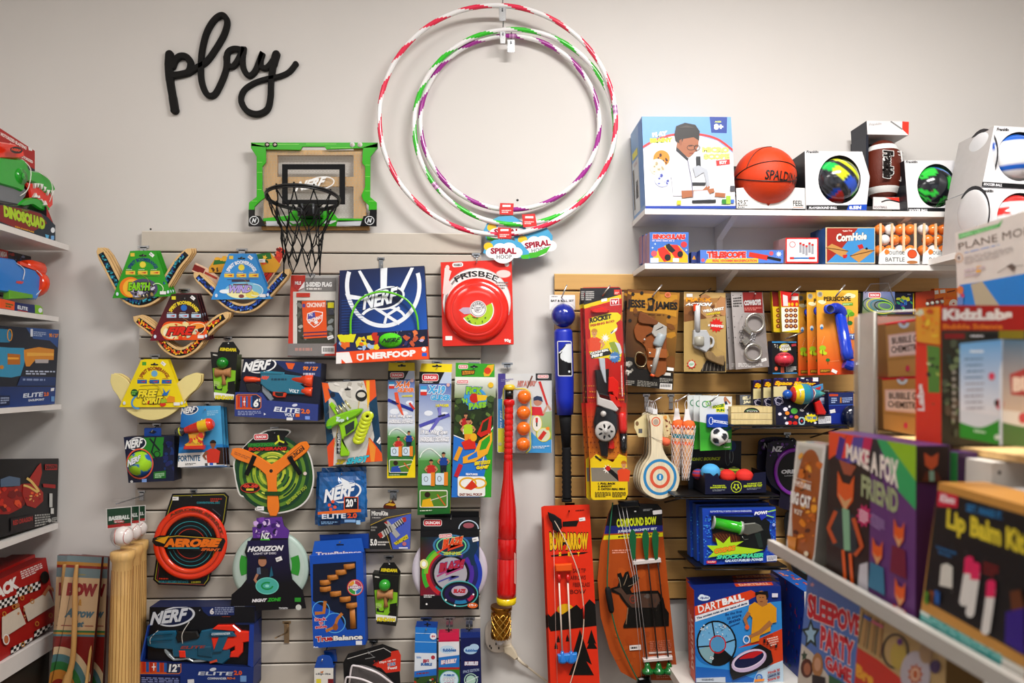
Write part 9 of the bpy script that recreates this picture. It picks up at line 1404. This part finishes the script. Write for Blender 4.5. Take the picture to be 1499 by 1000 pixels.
def endface(t,P,u,q,dep,draw):
    E=Pl(p=(0,min(P.at(*q[1]).y,P.at(*q[2]).y)-.001,1),n=(0,-1,0));b=B(E);draw(b,E);b.build('end_print',t)
def fe(b,E):b.po(L((587,90),(708,90),(706,235),(587,225)),'2a1410').po(L((612,112),(640,130),(668,112),(664,160),(640,180),(616,160)),'b8542c').po(L((618,185),(662,185),(680,222),(604,222)),'5c2c1c').po(L((632,182),(650,182),(652,222),(632,222)),'7c9c8c')
endface(t,P,0,q,0,fe)
t2,b,P2=fox('second fox craft kit, only its green top and dark end showing',L((690,104),(740,112),(740,700),(690,660)),1)
E=Pl(p=(0,P2.at(*U(740,700)).y-.001,1.4),n=(0,-1,0));b=B(E);b.po(L((742,112),(876,112),(874,245),(742,240)),'2a1214').po(L((770,134),(798,150),(826,134),(822,180),(798,200),(774,180)),'b8542c').po(L((780,200),(820,200),(836,240),(766,240)),'5c2c1c');b.build('end_print',t2)
# lip balm kit, wooden framed
t,b,P=near('lip_balm_kit','wood edged black box with pink and white lip balm tubes','toy box',.57,L((668,226),(1110,345),(1040,1030),(590,790)),60,'c89448','a87838',fin='satin');U,L=ll(1340,680,3.333);b.fin='card';b.po(L((108,125),(560,255),(540,940),(40,660)),'131113').po(L((20,705),(540,1000),(530,1090),(5,790)),'3c9c98').fine(L((30,722),(430,930),(425,980),(30,770)),4,'8cc8c4',3).po(L((20,705),(70,735),(68,750),(20,722)),'d8e0dc').po(L((425,940),(540,1000),(535,1060),(420,985)),'dcd8d0')
b.po(L((112,128),(210,152),(208,212),(108,205)),'d02044').tx('Klutz',L((122,142),(200,162),(198,195),(120,182)),'f0e0e4',.05,.2).tx('SET. MAKE IT.',L((252,190),(430,235),(428,272),(250,228)),'2c7cb0',.05).tx('Lip Balm Kit',L((158,215),(540,330),(540,475),(152,335)),'e0cc3c',.05).fine(L((100,390),(205,425),(205,470),(120,440)),2,'2c6c9c').fine(L((335,470),(410,495),(410,560),(335,535)),3,'8c2424')
b.po(L((130,490),(158,482),(186,500),(184,605),(120,590)),'d8d4cc')
for x,y,h in ((243,455,210),(275,485,235),(352,570,235)):b.ln([U(x+25,y+40),U(x-2,y+h)],13,'e0dcd8').ln([U(x+24,y+15),U(x+20,y+78)],13.4,'e02c68').el(*U(x+24,y+12),6.8,6,'e02c68').el(*U(x-2,y+h),6.6,8,'e0dcd8')
for x,c_,s_ in ((48,'5c8c2c','S'),(75,'8c4c24','T'),(102,'2c6cb8','EM')):b.tx(s_,L((x,612),(x+24,622),(x+22,690),(x,676)),c_,.08)
b.po(L((470,620),(520,610),(540,700),(480,730)),'6c3c1c').po(L((450,720),(540,700),(540,930),(445,870)),'3c2088').conf(L((60,300),(540,420),(500,880),(60,640)),20,['4c4a4c','3a3839','6c6a68'],.5,1.6,5);b.build('carton',t)
E=Pl(1700);t=thing('white_drawer','white box with a dark round hole behind the fox kits','box',E,1500,712);b=B(E,'satin');b.box((1452,677,1560,714),200,'ded8d0');b.el(1463,692,2.6,3,'2a2624');b.build('box_body',t)
# lower level boxes
U,L=ll(1160,820,4.422)
t,b,P=near('party_game','blue party game box with red letters and a dark green star','game',.64,L((100,85),(450,294),(395,1040),(30,820)),60,'5c84c8','3c5c9c');b.po(L((60,540),(130,600),(240,760),(220,960),(30,820)),'d8d0c4').tx('SLEEPOVER',L((100,210),(500,390),(495,520),(98,370)),'d8283c',.05,0,'f0dcdc',.04).tx('PARTY',L((185,420),(400,530),(395,690),(180,570)),'d8283c',.05,0,'f0dcdc',.04).tx('GAME',L((215,610),(385,710),(380,810),(212,700)),'d8283c',.05,0,'f0dcdc',.04).st(*U(120,480),14,7,5,'1c4438',-90,1.7).st(*U(120,480),9,4.4,5,'a8d0e8',-90,1.7).st(*U(78,620),5,2.4,5,'2c5440',-90,1.7).st(*U(130,160),4,2,5,'d8a8b8')
b.el(*U(95,700),9,14,'5c2c1c').el(*U(98,705),5,9,'b87858').el(*U(165,680),8,18,'b88450').el(*U(165,675),5,10,'d8a888').po(L((130,740),(215,760),(215,880),(130,840)),'1c1a20').po(L((240,740),(390,830),(390,960),(235,880)),'2c6c40');b.build('carton',t)
t,b,P=near('craft_book','tan craft box with a red band, wheel and orange spiral printed','toy box',.585,L((440,296),(995,620),(980,1200),(385,985)),50,'b89c6c','8c6c3c');b.po(L((400,550),(560,650),(720,780),(700,1100),(390,900)),'c8341c').tx('Bre',L((412,665),(530,740),(525,830),(410,750)),'e8a828',.06)
for i in range(9):b.ln(L((462+i*16,335+i*9),(428+i*18,540+i*12)),1.8,('2a2420','b8864c','7c4c24')[i%3])
b.ln(L((465,360),(510,390)),4,'2c68b8').ln(L((515,395),(590,435)),4,'c86c84').ring(*U(670,590),20,26,3,'3a3430').el(*U(690,620),12,20,'b8a04c').el(*U(800,740),22,34,'b8b0b8').st(*U(800,740),12,8,9,'b8602c',0,1.4).ring(*U(800,740),6,9,2,'e8d0b8').el(*U(870,600),10,16,'a88c6c').el(*U(700,530),4,5,'6c3c7c').el(*U(930,690),8,10,'4c3860');b.build('carton',t)
# upper level: clear case of kits, science box, bottle box, aeroplane box
U,L=ll(1240,380,5)
P=PX(.685);t=thing('plastic_case','clear plastic carry case holding bubble gum kit boxes','case',P,*U(110,1240));a,c=PX(.685).at(1262,630),PX(.685).at(1262,455);E=Pl(1437)
b=B(E,'clear');b.slab(rr(1280,455,1380,640,5),0,-2,'c8c0b8',rnd=1);b.build('case_front',t)
b=B(E,'frost');b.box((1280,456,1285,640),50,'d0c8c0',z=-1);b.slab(rr(1283,458,1400,642,3),-70,-72,'c0b4a4');b.build('case_side',t);b=B(E,'satin');b.tu([(1281,640,0),(1281,457,0),(1400,453,0)],2.2,'c8c4bc',6);b.tu([(1281,641,-50),(1281,457,-50)],2,'b0aca4',6);b.build('case_rim',t)
for k,(q,lab) in enumerate(((L((280,468),(560,425),(560,848),(302,860)),'upper brown bubble gum kit box in the clear case'),(L((258,870),(560,848),(560,1300),(268,1240)),'lower brown bubble gum kit box in the clear case'))):
    t,b,P=pack('gum_kit',lab,'toy box',q,1431,60,'c8985c','a87c44',top='d02c34',group='bubble gum kits');X=lambda u,v:bil(q,u,v);b.po([X(0,0),X(1,0),X(1,.04),X(0,.04)],'d02c34').ring(*X(.48,.04),8,8,4.4,'d0dcec',0,0,180).el(*X(.48,.02),3,3,'d84c7c').po([X(.05,.22),X(1,.22),X(1,.63),X(.05,.63)],'ecc4b8').po([X(.08,.25),X(1,.25),X(1,.6),X(.08,.6)],'f0d4cc').tx('BUBBLE GUM',[X(.15,.28),X(1.05,.28),X(1.05,.4),X(.15,.4)],'4c3830',.02).tx('CHEMISTRY KIT',[X(.12,.44),X(1.15,.44),X(1.15,.56),X(.12,.56)],'4c3830',.02).el(*X(.55,.86),3,4.6,'d84868').ln([X(0,.68),X(1,.68)],.7,'8c6434');b.build('carton',t)
t,b,P=pack('science_kit','red topped bubble science box with an orange spine','toy box',(1378,447,1620,652),1615,60,'3a382c','2a2418',left='d83a1c');b.re(1378,447,1620,484,'a81c14').tx('KidzLabs',(1380,452,1482,469),'e0dcdc',.06).tx('Bubble Science',(1380,474,1468,482),'d87c24',.05).re(1382,488,1412,496,'8c2020').re(1418,488,1460,496,'17171a').fine((1420,490,1448,494),1,'e0e0e4').re(1462,484,1499,496,'8c8018').conf((1380,498,1410,645),30,['5c6450','2a2c20','7c8c68','3c4c44','6c5c4c'],3,8,6).fine((1392,540,1398,620),8,'a8a49c',4);b.build('carton',t)
Xs=P.at(1378,500).x-.001;S_=PX(Xs);b=B(S_);b.po([(1340,452),(1376,449),(1376,505),(1342,500)],'e0a02c').conf([(1342,455),(1374,452),(1374,500),(1344,496)],16,['e8c83c','d8d8c0','c8541c','e8842c'],2,6,3).po([(1358,505),(1377,508),(1377,650),(1362,646)],'5c8c3c').conf([(1359,508),(1377,510),(1377,640),(1363,640)],12,['3c5c2c','a8b860','2c3424','c8d0a0'],2,5,4).tx('KidzLabs',[(1346,644),(1344,562),(1354,562),(1357,644)],'ecdcd8',.06);b.build('spine_print',t)
# bottle box turned on its corner
rt=lambda px:math.tan(math.atan((px-749.5)/F)+YAW)
V3=[]
t=thing('bubble_box','pale blue and white box with a green grass base','toy box',None,.7,.88,zt)
A_=[Vector((rt(x)*y,y,0)) for x,y in ((1405,.90),(1467,.865),(1560,.93))]
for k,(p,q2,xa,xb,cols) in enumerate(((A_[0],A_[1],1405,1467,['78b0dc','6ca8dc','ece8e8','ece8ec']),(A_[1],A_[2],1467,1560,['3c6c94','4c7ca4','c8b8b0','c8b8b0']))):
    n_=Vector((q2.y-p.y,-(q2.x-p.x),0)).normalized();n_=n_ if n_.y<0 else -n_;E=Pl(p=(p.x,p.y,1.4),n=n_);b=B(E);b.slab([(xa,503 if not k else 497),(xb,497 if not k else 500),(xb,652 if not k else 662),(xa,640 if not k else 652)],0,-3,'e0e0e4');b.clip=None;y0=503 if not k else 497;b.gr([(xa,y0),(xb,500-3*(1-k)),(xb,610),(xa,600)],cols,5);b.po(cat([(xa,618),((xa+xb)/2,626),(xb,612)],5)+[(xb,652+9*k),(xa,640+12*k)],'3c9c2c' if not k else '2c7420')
    if not k:
        for i in range(9):b.fine([(1412+(i%3)*3,524+i*9),(1452-(i%2)*5,523+i*9),(1452,527+i*9),(1412,528+i*9)],1,'6c88a8' if i<4 else 'a8a0a8',i)
        b.re(1420,513,1440,516,'e8f0f8').el(1452,551,4.6,5.6,'e04c68').el(1464,592,6,8,'d83c50').el(1459,590,3,5,'3a2c20').fine([(1426,628),(1450,632),(1450,637),(1426,633)],1,'d8f0d0');b.el(1460,640,4,4,'e0e8d8')
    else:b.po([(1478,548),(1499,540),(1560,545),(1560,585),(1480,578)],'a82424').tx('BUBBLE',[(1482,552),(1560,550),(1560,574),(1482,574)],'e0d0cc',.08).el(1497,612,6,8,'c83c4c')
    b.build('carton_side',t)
t.location.z=E.at(1467,652).z
for o in t.children:
    for v in o.data.vertices:v.co.z+=zt-t.location.z
t,b,P=near('plane_mobile_box','white upright box for an aeroplane mobile with green banner','toy box',.81,[(1398,341),(1503,308),(1503,640),(1410,640)],60,'d8d0ca','b8b0a8');U,L=ll(1380,300,6.66);b.po([(1405,417),(1438,412),(1530,395),(1530,640),(1407,640)],'2084d0').po([(1421,416),(1438,412),(1463,447),(1463,470),(1428,447)],'b8ac94').po(L((155,285),(540,185),(590,140),(555,215),(160,335)),'58b060').tx('GREEN CREATIVITY',L((165,290),(540,200),(540,225),(165,325)),'9cd89c',.05).tx('PLANE MOBILE',L((152,375),(1020,160),(1020,250),(160,440)),'6c5c50',.0).fine(L((215,460),(700,345),(700,360),(215,475)),1,'8ca8d8').fine(L((215,500),(690,400),(690,480),(215,580)),4,'c0b8b4',5).ring(*U(162,515),6,7,1.6,'d8b89c').el(*U(162,515),1.6,2,'5c3c38').po(L((330,600),(378,590),(376,655),(328,662)),'e8b020').fine(L((215,620),(420,580),(420,690),(215,710)),2,'c8b8bc').ln(L((540,660),(640,600),(793,590)),1,'8c8078').po(L((625,600),(680,570),(720,610),(690,650),(660,620)),'6c5c54').el(*U(178,830),4.6,6,'d87c3c').el(*U(200,885),2.6,3.4,'c84c6c').po(L((150,900),(205,900),(205,1000),(150,1000)),'6c8cc8');b.build('carton',t)
